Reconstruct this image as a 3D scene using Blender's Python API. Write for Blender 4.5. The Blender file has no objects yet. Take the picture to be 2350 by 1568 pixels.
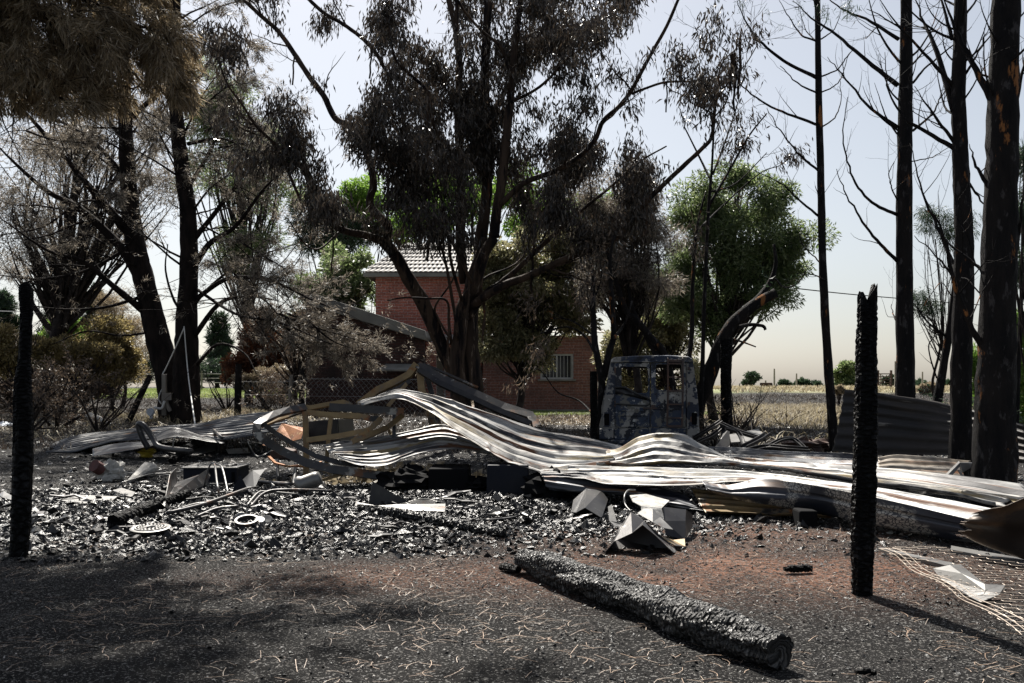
import bpy, math, random
import numpy as np
from mathutils import Vector, Matrix

# ------------------------------------------------------------------ camera, sky, sun, exposure
SC = bpy.context.scene
COL = SC.collection
SUN_AZ = math.radians(-14)          # from +Y, towards -X
SUN_EL = math.radians(50)
cam_d = bpy.data.cameras.new('camera')
cam = bpy.data.objects.new('camera', cam_d)
COL.objects.link(cam)
cam.location = (0, 0, 1.5)
cam.rotation_euler = (math.radians(90), 0, 0)
cam_d.sensor_width = 36.0
cam_d.lens = 36.0 * 996 / 1024
cam_d.shift_y = (387 - 341.5) / 1024
cam_d.clip_end = 6000
cam_d.clip_start = 0.05
SC.camera = cam
SC.render.engine = 'CYCLES'
SC.view_settings.view_transform = 'Standard'
SC.view_settings.look = 'None'
SC.view_settings.exposure = 1.1
SC.view_settings.gamma = 1.0
SC.cycles.max_bounces = 5
SC.cycles.transparent_max_bounces = 4
world = bpy.data.worlds.new('World')
SC.world = world
world.use_nodes = True
wn = world.node_tree
for n in list(wn.nodes):
    wn.nodes.remove(n)
w_out = wn.nodes.new('ShaderNodeOutputWorld')
w_bg = wn.nodes.new('ShaderNodeBackground')
w_sky = wn.nodes.new('ShaderNodeTexSky')
w_sky.sky_type = 'NISHITA'
w_sky.sun_disc = False
w_sky.sun_elevation = SUN_EL
w_sky.sun_rotation = SUN_AZ
w_sky.air_density = 1.0
w_sky.dust_density = 1.6
w_sky.ozone_density = 1.0
w_hs = wn.nodes.new('ShaderNodeHueSaturation')
w_hs.inputs['Saturation'].default_value = 0.5
w_bg.inputs['Strength'].default_value = 0.053
wn.links.new(w_sky.outputs[0], w_hs.inputs['Color'])
wn.links.new(w_hs.outputs[0], w_bg.inputs['Color'])
wn.links.new(w_bg.outputs[0], w_out.inputs['Surface'])
sun_d = bpy.data.lights.new('sun', 'SUN')
sun_d.energy = 5.0
sun_d.angle = math.radians(0.5)
sun_d.color = (1.0, 0.95, 0.87)
sun = bpy.data.objects.new('sun', sun_d)
COL.objects.link(sun)
sdir = Vector((math.sin(SUN_AZ) * math.cos(SUN_EL), math.cos(SUN_AZ) * math.cos(SUN_EL), math.sin(SUN_EL)))
sun.rotation_euler = sdir.to_track_quat('Z', 'Y').to_euler()
sun.location = (-5, 20, 30)

# ------------------------------------------------------------------ numeric helpers
def vnoise(x, y, seed=0):
    x = np.asarray(x, float); y = np.asarray(y, float)
    xi = np.floor(x).astype(np.int64); yi = np.floor(y).astype(np.int64)
    fx = x - xi; fy = y - yi
    fx = fx * fx * (3 - 2 * fx); fy = fy * fy * (3 - 2 * fy)
    def h(a, b):
        n = (a * 374761393 + b * 668265263 + seed * 974634777) & 0x7fffffff
        n = ((n ^ (n >> 13)) * 1274126177) & 0x7fffffff
        n = n ^ (n >> 16)
        return (n & 0xffff) / 65535.0
    return (h(xi, yi) * (1 - fx) + h(xi + 1, yi) * fx) * (1 - fy) + (h(xi, yi + 1) * (1 - fx) + h(xi + 1, yi + 1) * fx) * fy

def fbm(x, y, seed=0, oct=4):
    s = 0; a = 0.5
    for k in range(oct):
        s = s + a * (vnoise(x, y, seed + k * 17) - 0.5)
        x = np.asarray(x) * 2.03; y = np.asarray(y) * 2.03; a *= 0.5
    return s

def sstep(a, b, v):
    t = np.clip((np.asarray(v, float) - a) / (b - a), 0, 1)
    return t * t * (3 - 2 * t)

def zg(x, y):
    """height of the ground"""
    x = np.asarray(x, float); y = np.asarray(y, float)
    z = 0.45 * sstep(12, 38, y) + 0.9 * sstep(45, 70, y)
    z = z + 0.10 * fbm(x * 0.35, y * 0.35, 3, 3) * (1 - sstep(60, 90, y))
    # the heap of rubble bulges a little
    m = np.exp(-(((x + 2.6) / 3.6) ** 2 + ((y - 12.6) / 2.2) ** 2) ** 1.5)
    return z + 0.10 * m

F = 2285.8          # focal length in the units of the 2350 px wide view of the photo
def W(x, y, Y):
    return Vector(((x - 1175) / F * Y, Y, 1.5 - (y - 888) / F * Y))
REG = {'0': (0, 0, 1), '1': (0, 0, .3659), '2': (688.5, 0, .3659), '3': (1491.7, 0, .3659), '4': (0, 516.3, .3418),
       '5': (631, 516.3, .2927), '6': (1147.4, 573.7, .3293), '7': (1663.7, 516.3, .3293), 'A': (0, 889.2, .293),
       'B': (573.7, 803.2, .293), 'C': (1204.8, 946.6, .293), 'D': (1721, 975.3, .3779), 'V': (1348.2, 791.7, .2688),
       'L': (0, 631, .3843), 'E': (344.2, 1004, .299), 'S': (1491.6, 803.2, .3418), 'T': (1950.6, 918, .3843)}
def cv(r, x, y):
    a, b, s = REG[r]
    return a + s * x, b + s * y
def P(r, x, y, Y):
    x, y = cv(r, x, y)
    return W(x, y, Y)
def L(r, pts, Y0, Y1=None):
    """polyline: pixel pairs (or triples with a depth) of the photo turned into points at their distance"""
    Y1 = Y0 if Y1 is None else Y1
    n = len(pts)
    out = []
    for i, p in enumerate(pts):
        Y = p[2] if len(p) > 2 else Y0 + (Y1 - Y0) * i / max(1, n - 1)
        out.append(P(r, p[0], p[1], Y))
    return out
def G(r, x, y, dz=0.0):
    """point of the ground seen at a pixel"""
    x, y = cv(r, x, y)
    Y = 10.0
    for _ in range(60):
        z = float(zg((x - 1175) / F * Y, Y))
        Y = 0.5 * Y + 0.5 * (1.5 - z) * F / max(2.0, (y - 888))
    p = W(x, y, Y)
    p.z = float(zg(p.x, p.y)) + dz
    return p
def onground(x, y, dz=0.0):
    return Vector((x, y, float(zg(x, y)) + dz))

# ------------------------------------------------------------------ mesh builder
ORG = {}
class MB:
    def __init__(s):
        s.v = []; s.n = 0; s.q = []; s.t = []; s.g = []
    def addv(s, a):
        a = np.asarray(a, float).reshape(-1, 3)
        k = s.n; s.v.append(a); s.n += len(a)
        return k
    def quads(s, a, k=0): s.q.append(np.asarray(a, np.int64).reshape(-1, 4) + k)
    def tris(s, a, k=0): s.t.append(np.asarray(a, np.int64).reshape(-1, 3) + k)
    def ngon(s, idx): s.g.append(list(idx))
    def box(s, c, size, R=None, taper=1.0):
        hx, hy, hz = size[0] / 2, size[1] / 2, size[2] / 2
        v = np.array([(-hx, -hy, -hz), (hx, -hy, -hz), (hx, hy, -hz), (-hx, hy, -hz),
                      (-hx * taper, -hy * taper, hz), (hx * taper, -hy * taper, hz), (hx * taper, hy * taper, hz), (-hx * taper, hy * taper, hz)])
        if R is not None: v = v @ np.array(R.to_3x3()).T
        k = s.addv(v + np.array(c))
        s.quads([(0, 3, 2, 1), (4, 5, 6, 7), (0, 1, 5, 4), (1, 2, 6, 5), (2, 3, 7, 6), (3, 0, 4, 7)], k)
        return s
    def sweep(s, prof, path, up=(0, 0, 1), cap=True, scale=None, twist=None):
        """closed 2-D profile carried along a path"""
        P_ = np.array([tuple(p) for p in path], float); n = len(P_); m = len(prof)
        T = np.gradient(P_, axis=0) if n > 2 else np.repeat([P_[1] - P_[0]], n, 0)
        T /= np.linalg.norm(T, axis=1)[:, None] + 1e-9
        up = np.array(up, float); prof = np.array(prof, float); out = []
        for i in range(n):
            sd = np.cross(T[i], up); sd /= np.linalg.norm(sd) + 1e-9
            u = np.cross(sd, T[i])
            if twist is not None:
                a = twist[i]; sd, u = sd * math.cos(a) + u * math.sin(a), u * math.cos(a) - sd * math.sin(a)
            k_ = 1 if scale is None else scale[i]
            out.append(P_[i] + k_ * (prof[:, :1] * sd + prof[:, 1:2] * u))
        k = s.addv(np.concatenate(out))
        a = np.arange(n - 1)[:, None] * m; j = np.arange(m)[None, :]; j2 = (j + 1) % m
        s.quads(np.stack([a + j, a + j2, a + m + j2, a + m + j], -1).reshape(-1, 4), k)
        if cap:
            s.ngon([k + i for i in range(m)][::-1]); s.ngon([k + (n - 1) * m + i for i in range(m)])
        return s
    def tube(s, path, R, n=7, rough=0.0, rng=None, cap=True):
        P_ = np.array([tuple(p) for p in path], float); k_ = len(P_)
        R = np.broadcast_to(np.asarray(R, float), (k_,))
        T = np.gradient(P_, axis=0) if k_ > 2 else np.repeat([P_[1] - P_[0]], k_, 0)
        T /= np.linalg.norm(T, axis=1)[:, None] + 1e-9
        a = np.array([0.0, 0, 1]) if abs(T[0][2]) < 0.9 else np.array([1.0, 0, 0])
        N = np.cross(T[0], a); N /= np.linalg.norm(N)
        th = np.arange(n) / n * 2 * math.pi; c = np.cos(th)[:, None]; sn = np.sin(th)[:, None]
        out = np.empty((k_, n, 3))
        for i in range(k_):
            N = N - T[i] * N.dot(T[i]); N /= np.linalg.norm(N) + 1e-9
            B = np.cross(T[i], N)
            out[i] = P_[i] + R[i] * (c * N + sn * B)
        if rough and rng is not None:
            out += (out - P_[:, None, :]) * (rng.random((k_, n, 1)) - 0.5) * 2 * rough
        k = s.addv(out)
        a = np.arange(k_ - 1)[:, None] * n; j = np.arange(n)[None, :]; j2 = (j + 1) % n
        s.quads(np.stack([a + j, a + j2, a + n + j2, a + n + j], -1).reshape(-1, 4), k)
        if cap:
            s.ngon([k + i for i in range(n)][::-1]); s.ngon([k + (k_ - 1) * n + i for i in range(n)])
        return s
    def lathe(s, prof, c, n=28, R=None):
        prof = np.array(prof, float); th = np.arange(n) / n * 2 * math.pi
        v = np.stack([np.outer(prof[:, 0], np.cos(th)), np.outer(prof[:, 0], np.sin(th)), np.repeat(prof[:, 1:2], n, 1)], -1).reshape(-1, 3)
        if R is not None: v = v @ np.array(R.to_3x3()).T
        k = s.addv(v + np.array(c)); m = len(prof)
        a = np.arange(m - 1)[:, None] * n; j = np.arange(n)[None, :]; j2 = (j + 1) % n
        s.quads(np.stack([a + j, a + j2, a + n + j2, a + n + j], -1).reshape(-1, 4), k)
        return s
    def slab(s, pts, th):
        """polygon with thickness th (a vector)"""
        a = np.array([tuple(p) for p in pts], float); n = len(a); t = np.array(tuple(th), float)
        k = s.addv(np.concatenate([a, a + t]))
        s.ngon([k + i for i in range(n)]); s.ngon([k + n + i for i in range(n)][::-1])
        s.quads([(k + i, k + n + i, k + n + (i + 1) % n, k + (i + 1) % n) for i in range(n)])
        return s
    def ring(s, outer, inner, th):
        """frame between two loops of equal count, with thickness th (a vector)"""
        o = np.array([tuple(p) for p in outer], float); i_ = np.array([tuple(p) for p in inner], float); n = len(o); t = np.array(tuple(th), float)
        k = s.addv(np.concatenate([o, i_, o + t, i_ + t]))
        q = []
        for a in range(n):
            b = (a + 1) % n
            q += [(a, b, n + b, n + a), (2 * n + a, 3 * n + a, 3 * n + b, 2 * n + b), (a, 2 * n + a, 2 * n + b, b), (n + a, n + b, 3 * n + b, 3 * n + a)]
        s.quads(q, k)
        return s
    def build(s, name, mat, parent=None, smooth=False, uv=None, bevel=0, solid=0, org=None):
        me = bpy.data.meshes.new(name)
        V = np.concatenate(s.v) if s.v else np.zeros((0, 3))
        if parent is not None: org = ORG[parent.name]
        if org is None:
            lo = V.min(0); hi = V.max(0); org = ((lo[0] + hi[0]) / 2, (lo[1] + hi[1]) / 2, lo[2])
        o3 = np.array(tuple(org), float)
        V = V - o3
        loops = []; tot = []
        if s.q:
            q = np.concatenate(s.q); loops.append(q.ravel()); tot.append(np.full(len(q), 4))
        if s.t:
            t = np.concatenate(s.t); loops.append(t.ravel()); tot.append(np.full(len(t), 3))
        if s.g:
            loops.append(np.array([i for g in s.g for i in g])); tot.append(np.array([len(g) for g in s.g]))
        loops = np.concatenate(loops).astype(np.int32); tot = np.concatenate(tot).astype(np.int32)
        me.vertices.add(len(V)); me.vertices.foreach_set('co', V.ravel().astype(np.float32))
        me.loops.add(len(loops)); me.loops.foreach_set('vertex_index', loops)
        me.polygons.add(len(tot)); st = np.concatenate([[0], np.cumsum(tot)[:-1]]).astype(np.int32)
        me.polygons.foreach_set('loop_start', st); me.polygons.foreach_set('loop_total', tot)
        me.update(calc_edges=True)
        if uv is not None:
            l = me.uv_layers.new(name='UVMap'); l.data.foreach_set('uv', np.asarray(uv, np.float32)[loops].ravel())
        me.validate()
        me.polygons.foreach_set('use_smooth', np.full(len(me.polygons), bool(smooth)))
        if mat is not None: me.materials.append(mat)
        o = bpy.data.objects.new(name, me); COL.objects.link(o)
        if parent is not None: o.parent = parent
        else: o.location = org
        ORG[o.name] = tuple(org)
        if bevel:
            b = o.modifiers.new('bevel', 'BEVEL'); b.width = bevel; b.segments = 2; b.limit_method = 'ANGLE'
        if solid:
            b = o.modifiers.new('solid', 'SOLIDIFY'); b.thickness = solid; b.offset = 0
        return o

def tag(o, label=None, cat=None, group=None, kind=None):
    if label: o['label'] = label
    if cat: o['category'] = cat
    if group: o['group'] = group
    if kind: o['kind'] = kind
    return o
def thing(name, label, cat, loc, group=None):
    o = bpy.data.objects.new(name, None); COL.objects.link(o)
    o.location = tuple(loc); ORG[o.name] = tuple(loc); o.empty_display_size = 0.2
    return tag(o, label, cat, group)
def dup(root, loc, rotz=0.0, label=None, group=None, scale=None):
    def cp(o, par):
        c = o.copy(); COL.objects.link(c)
        if par is not None: c.parent = par
        for ch in o.children: cp(ch, c)
        return c
    r = cp(root, None); r.location = tuple(loc); r.rotation_euler = (0, 0, rotz)
    if scale: r.scale = (scale,) * 3
    if label: r['label'] = label
    if group: r['group'] = group
    return r
def smoothline(pts, n=4):
    """Catmull-Rom through the points"""
    p = np.array([tuple(q) for q in pts], float)
    if len(p) < 3: return np.array([p[0] + (p[1] - p[0]) * t for t in np.linspace(0, 1, n + 1)])
    e = np.concatenate([[2 * p[0] - p[1]], p, [2 * p[-1] - p[-2]]]); out = []
    for i in range(len(p) - 1):
        a, b, c, d = e[i:i + 4]
        for k in range(n):
            t = k / n
            out.append(0.5 * ((2 * b) + (c - a) * t + (2 * a - 5 * b + 4 * c - d) * t * t + (3 * b - a - 3 * c + d) * t ** 3))
    out.append(p[-1])
    return np.array(out)

# ------------------------------------------------------------------ materials
def nd(nt, t, **kw):
    n = nt.nodes.new(t)
    for k, v in kw.items(): setattr(n, k, v)
    return n
def c4(c): return (c[0], c[1], c[2], 1.0) if not isinstance(c, (int, float)) else (c, c, c, 1.0)
def pm(name, base, base2=None, scale=3.0, rough=0.7, metal=0.0, layers=(), bump=0.0, bscale=20.0, coord='Object', stretch=(1, 1, 1), spec=0.5, trans=0.0, transcol=None, island=None, bdist=0.02):
    """noise-mixed base, threshold layers (colour, scale, lo, hi, stretch[, rough]), bump"""
    m = bpy.data.materials.new(name); m.use_nodes = True; nt = m.node_tree; lk = nt.links
    b = nt.nodes['Principled BSDF']; out = nt.nodes['Material Output']
    tc = nd(nt, 'ShaderNodeTexCoord')
    def coords(st):
        mp = nd(nt, 'ShaderNodeMapping'); lk.new(tc.outputs[coord], mp.inputs['Vector']); mp.inputs['Scale'].default_value = st
        return mp.outputs[0]
    def noise(sc, st, det=5.0, r=0.6):
        n = nd(nt, 'ShaderNodeTexNoise'); n.inputs['Scale'].default_value = sc; n.inputs['Detail'].default_value = det; n.inputs['Roughness'].default_value = r
        lk.new(coords(st), n.inputs['Vector']); return n.outputs['Fac']
    def ramp(fac, lo, hi):
        r = nd(nt, 'ShaderNodeMapRange'); r.inputs['From Min'].default_value = lo; r.inputs['From Max'].default_value = hi
        lk.new(fac, r.inputs['Value']); return r.outputs[0]
    def mix(fac, a, c):
        x = nd(nt, 'ShaderNodeMix', data_type='RGBA')
        if fac is not None: lk.new(fac, x.inputs['Factor'])
        if hasattr(a, 'links'): lk.new(a, x.inputs['A'])
        else: x.inputs['A'].default_value = c4(a)
        if hasattr(c, 'links'): lk.new(c, x.inputs['B'])
        else: x.inputs['B'].default_value = c4(c)
        return x.outputs['Result']
    col = mix(ramp(noise(scale, stretch), 0.35, 0.65), base, base if base2 is None else base2)
    if island:
        g = nd(nt, 'ShaderNodeNewGeometry'); r = nd(nt, 'ShaderNodeValToRGB'); r.color_ramp.interpolation = 'LINEAR'
        els = r.color_ramp.elements
        while len(els) < len(island): els.new(0.5)
        for i, c in enumerate(island): els[i].position = i / (len(island) - 1); els[i].color = c4(c)
        lk.new(g.outputs['Random Per Island'], r.inputs[0])
        col = mix(None, col, r.outputs[0]); nt.nodes[-1].inputs['Factor'].default_value = 0.75
    rv = None
    for ly in layers:
        f = ramp(noise(ly[1], ly[4] if len(ly) > 4 else stretch, 6.0, 0.65), ly[2], ly[3])
        col = mix(f, col, ly[0])
        if len(ly) > 5:
            x = nd(nt, 'ShaderNodeMix', data_type='FLOAT'); lk.new(f, x.inputs['Factor'])
            if rv is None: x.inputs['A'].default_value = rough
            else: lk.new(rv, x.inputs['A'])
            x.inputs['B'].default_value = ly[5]; rv = x.outputs['Result']
    lk.new(col, b.inputs['Base Color'])
    b.inputs['Roughness'].default_value = rough; b.inputs['Metallic'].default_value = metal
    b.inputs['Specular IOR Level'].default_value = spec
    if rv is not None: lk.new(rv, b.inputs['Roughness'])
    if bump:
        bp = nd(nt, 'ShaderNodeBump'); bp.inputs['Strength'].default_value = bump; bp.inputs['Distance'].default_value = bdist
        lk.new(noise(bscale, stretch, 6.0, 0.7), bp.inputs['Height']); lk.new(bp.outputs[0], b.inputs['Normal'])
    if trans:
        t = nd(nt, 'ShaderNodeBsdfTranslucent')
        if transcol: t.inputs['Color'].default_value = c4(transcol)
        else: lk.new(col, t.inputs['Color'])
        s = nd(nt, 'ShaderNodeMixShader'); s.inputs[0].default_value = trans
        lk.new(b.outputs[0], s.inputs[1]); lk.new(t.outputs[0], s.inputs[2]); lk.new(s.outputs[0], out.inputs['Surface'])
    m['_b'] = b.name
    return m
M = {}
M['char'] = pm('charred_wood', (.012, .011, .011), (.03, .028, .028), 8, .55, spec=.2, bump=.8, bscale=30, layers=[((.09, .09, .09), 22, .62, .72)])
M['char_bark'] = pm('charred_bark', spec=.06, base=(.010, .010, .011), base2=(.022, .019, .018), scale=5, rough=.75, bump=.9, bscale=14, stretch=(1, 1, .25), layers=[((.28, .12, .045), 3.5, .615, .65, (1, 1, .3)), ((.06, .055, .055), 9, .58, .64, (1, 1, .4))], bdist=.06)
M['pine_bark'] = pm('scorched_pine_bark', spec=.06, base=(.009, .008, .008), base2=(.026, .020, .018), scale=6, rough=.85, bump=.9, bscale=9, stretch=(1, 1, .3), bdist=.05)
M['euc_bark'] = pm('eucalypt_bark', spec=.06, base=(.025, .018, .015), base2=(.075, .052, .038), scale=3, rough=.7, bump=.5, bscale=10, stretch=(1, 1, .15), layers=[((.26, .20, .16), 2.5, .60, .66, (2, 2, .25)), ((.012, .010, .011), 2.0, .50, .58, (2, 2, .3)), ((.17, .06, .025), 3, .66, .70, (2, 2, .3))], bdist=.03)
M['twig'] = pm('dead_twig', spec=.06, base=(.014, .012, .012), base2=(.055, .045, .04), scale=4, rough=.7)
M['euc_leaf'] = pm('scorched_eucalypt_leaf', (.04, .034, .028), (.025, .022, .02), 1, .30, island=[(.010, .010, .010), (.04, .032, .025), (.09, .065, .045), (.025, .022, .02), (.17, .14, .11)], trans=.25, spec=.4)
M['needle_tan'] = pm('scorched_pine_needle', (.22, .17, .11), (.13, .10, .07), 1.2, .5, island=[(0.072, 0.054, 0.036), (0.312, 0.24, 0.132), (0.504, 0.432, 0.324), (0.24, 0.168, 0.078), (0.048, 0.036, 0.03)], trans=0.5)
M['needle_grey'] = pm('grey_burnt_needle', (.11, .095, .08), (.06, .05, .045), 1.2, .5, island=[(0.034, 0.031, 0.028), (0.161, 0.138, 0.109), (0.483, 0.425, 0.345), (0.149, 0.115, 0.081)], trans=0.45)
M['leaf_green'] = pm('green_leaf', (.06, .10, .03), (.10, .13, .045), 1, .36, island=[(0.036, 0.054, 0.024), (0.132, 0.204, 0.06), (0.36, 0.408, 0.216), (0.096, 0.132, 0.054)], trans=0.6, spec=.8)
M['leaf_olive'] = pm('olive_leaf', (.12, .12, .06), (.15, .13, .07), 1, .36, island=[(0.046, 0.044, 0.029), (0.23, 0.23, 0.103), (0.506, 0.483, 0.31), (0.253, 0.207, 0.103), (0.138, 0.172, 0.069)], trans=0.6, spec=.8)
M['leaf_dark'] = pm('dark_green_leaf', (.025, .045, .028), (.035, .06, .03), 1, .45, island=[(0.018, 0.034, 0.024), (0.042, 0.072, 0.038), (0.06, 0.096, 0.048)], trans=0.35)
M['leaf_bright'] = pm('bright_green_leaf', (.12, .22, .03), (.16, .26, .05), 1, .45, island=[(0.104, 0.208, 0.026), (0.208, 0.351, 0.065), (0.26, 0.364, 0.091)], trans=0.6)
M['leaf_yellow'] = pm('yellow_brown_leaf', (.17, .13, .055), (.12, .09, .045), 1, .45, island=[(0.065, 0.052, 0.039), (0.312, 0.247, 0.091), (0.468, 0.39, 0.195), (0.169, 0.13, 0.065)], trans=0.5)
M['leaf_orange'] = pm('orange_brown_leaf', (.20, .07, .025), (.10, .05, .03), 1, .5, island=[(0.06, 0.042, 0.036), (0.288, 0.102, 0.036), (0.168, 0.072, 0.036), (0.216, 0.12, 0.072)], trans=0.5)
M['leaf_tan'] = pm('dry_tan_leaf', (.34, .28, .19), (.22, .18, .12), 1, .5, island=[(.14, .11, .07), (.36, .30, .20), (.45, .38, .27)], trans=.35)
M['leaf_brown'] = pm('dead_brown_leaf', (.075, .055, .04), (.04, .03, .025), 1, .5, island=[(0.051, 0.043, 0.037), (0.145, 0.105, 0.076), (0.238, 0.178, 0.128)], trans=0.4)
M['grass'] = pm('grass_blade', (.14, .21, .05), (.22, .27, .09), .6, .6, island=[(0.132, 0.198, 0.044), (0.242, 0.308, 0.088), (0.33, 0.352, 0.143)], trans=0.5)
M['dry'] = pm('dry_stalk', (.35, .29, .17), (.16, .13, .09), .35, .6, island=[(0.069, 0.057, 0.046), (0.391, 0.333, 0.196), (0.529, 0.471, 0.345), (0.23, 0.172, 0.103)], trans=0.4)
M['stub'] = pm('burnt_stubble', (.05, .042, .038), (.10, .08, .06), .5, .6, island=[(.012, .012, .012), (.06, .045, .035), (.22, .18, .14), (.13, .08, .045)], trans=.1)
M['needle_litter'] = pm('fallen_needle', (.4, .28, .19), (.30, .2, .14), 2, .55, island=[(.20, .14, .10), (.45, .30, .20), (.42, .35, .28)])
M['coal'] = pm('charcoal_lump', (.010, .010, .010), (.02, .02, .02), 3, .30, island=[(.005, .005, .006), (.010, .010, .011), (.014, .014, .014), (.010, .010, .010), (.02, .019, .019), (.06, .058, .055)], bump=.4, bscale=60, spec=.28)
M['flake'] = pm('ash_flake', (.3, .29, .28), (.18, .17, .16), 2, .7, island=[(.05, .05, .05), (.18, .17, .16), (.36, .345, .32), (.13, .08, .05)])
M['galv'] = pm('burnt_zinc_sheet', (.34, .34, .33), (.22, .22, .22), 1.3, .5, .15, coord='UV', stretch=(.35, 1.6, 1), spec=.5,
               layers=[((.085, .082, .085), 1.5, .50, .56, (.35, 2.6, 1), .5), ((.19, .145, .07), 1.2, .52, .60, (.3, 3.0, 1), .55), ((.36, .35, .33), 1.9, .50, .55, (.3, 3.4, 1), .5), ((.11, .045, .018), 1.8, .565, .61, (.3, 3.4, 1), .7), ((.018, .018, .022), 1.3, .55, .585, (.3, 4.5, 1), .5), ((.02, .02, .02), 5.0, .585, .62, (.2, 5, 1), .6)], bump=.4, bscale=5, bdist=.015)
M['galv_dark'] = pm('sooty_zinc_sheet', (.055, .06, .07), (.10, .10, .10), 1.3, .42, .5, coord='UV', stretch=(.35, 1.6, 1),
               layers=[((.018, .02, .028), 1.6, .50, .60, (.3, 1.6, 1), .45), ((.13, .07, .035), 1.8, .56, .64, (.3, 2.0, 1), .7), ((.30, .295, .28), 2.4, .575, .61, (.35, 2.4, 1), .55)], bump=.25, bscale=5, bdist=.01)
M['steel_tan'] = pm('heat_stained_steel', (.25, .18, .085), (.15, .10, .055), 3, .5, .4, layers=[((.36, .32, .25), 3, .54, .62), ((.20, .08, .025), 4, .56, .64), ((.02, .02, .02), 3, .54, .62)])
M['steel_dark'] = pm('blackened_steel', (.03, .031, .036), (.065, .06, .055), 3, .42, .5, layers=[((.25, .24, .22), 4, .57, .62), ((.14, .065, .03), 3, .56, .64)])
M['steel_black'] = pm('soot_black_steel', (.02, .02, .024), (.05, .048, .046), 4, .4, .4, layers=[((.20, .20, .20), 9, .64, .70)])
M['rust'] = pm('orange_rust', (.38, .15, .04), (.22, .075, .025), 3, .7, .2, layers=[((.45, .30, .12), 5, .58, .66), ((.10, .05, .03), 3, .60, .70)], bump=.3, bscale=20)
M['rust_dark'] = pm('dark_rust', (.09, .045, .03), (.045, .03, .026), 4, .7, .2)
M['van'] = pm('burnt_van_paint', (.016, .028, .062), (.030, .042, .07), 2.5, .5, .3, layers=[((.26, .25, .235), 2.0, .535, .55), ((.13, .125, .11), 3.1, .56, .575), ((.008, .010, .018), 2.3, .55, .575), ((.12, .055, .035), 3.0, .64, .67), ((.42, .41, .40), 5.0, .615, .625)], bump=.3, bscale=18, bdist=.01)
M['van_light'] = pm('ash_grey_van_paint', (.27, .26, .245), (.18, .17, .16), 3, .6, .2, layers=[((.018, .024, .042), 2.6, .50, .515), ((.12, .06, .04), 3.3, .62, .65), ((.5, .49, .46), 6.0, .63, .65)], bump=.3, bscale=18, bdist=.01)
M['van_rust'] = pm('rusty_ladder_steel', (.10, .055, .04), (.05, .04, .04), 5, .6, .3, layers=[((.25, .22, .2), 8, .62, .66)])
M['concrete'] = pm('concrete', (.24, .235, .21), (.17, .165, .15), 1.5, .85, layers=[((.09, .09, .08), 3, .62, .72)], bump=.3, bscale=25)
M['white_wire'] = pm('white_cable', (.6, .6, .58), None, 3, .6)
M['white'] = pm('white_paint', (.5, .5, .49), (.38, .38, .37), 3, .6)
M['pale_wood'] = pm('weathered_post', (.25, .23, .20), (.16, .145, .13), 6, .8, stretch=(1, 1, .2))
M['glass_dark'] = pm('dark_pane', (.012, .014, .02), None, 3, .1)
M['blue_grey'] = pm('pale_blue_panel', (.50, .54, .60), (.42, .46, .52), 2, .6)
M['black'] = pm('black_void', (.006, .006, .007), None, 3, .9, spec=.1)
M['mesh_wire'] = pm('burnt_wire', (.42, .36, .30), (.24, .19, .15), 5, .5, .4)
M['chain'] = pm('chain_link_wire', (.30, .30, .29), (.20, .19, .18), 5, .45, .6)
M['ash'] = pm('white_ash', (.5, .49, .46), (.30, .29, .27), 8, .85, bump=.8, bscale=18)
M['yellow'] = pm('yellow_plastic', (.55, .42, .04), (.45, .32, .05), 8, .5)
M['brick_red'] = pm('terracotta', (.12, .045, .04), (.07, .03, .03), 8, .8)

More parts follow.
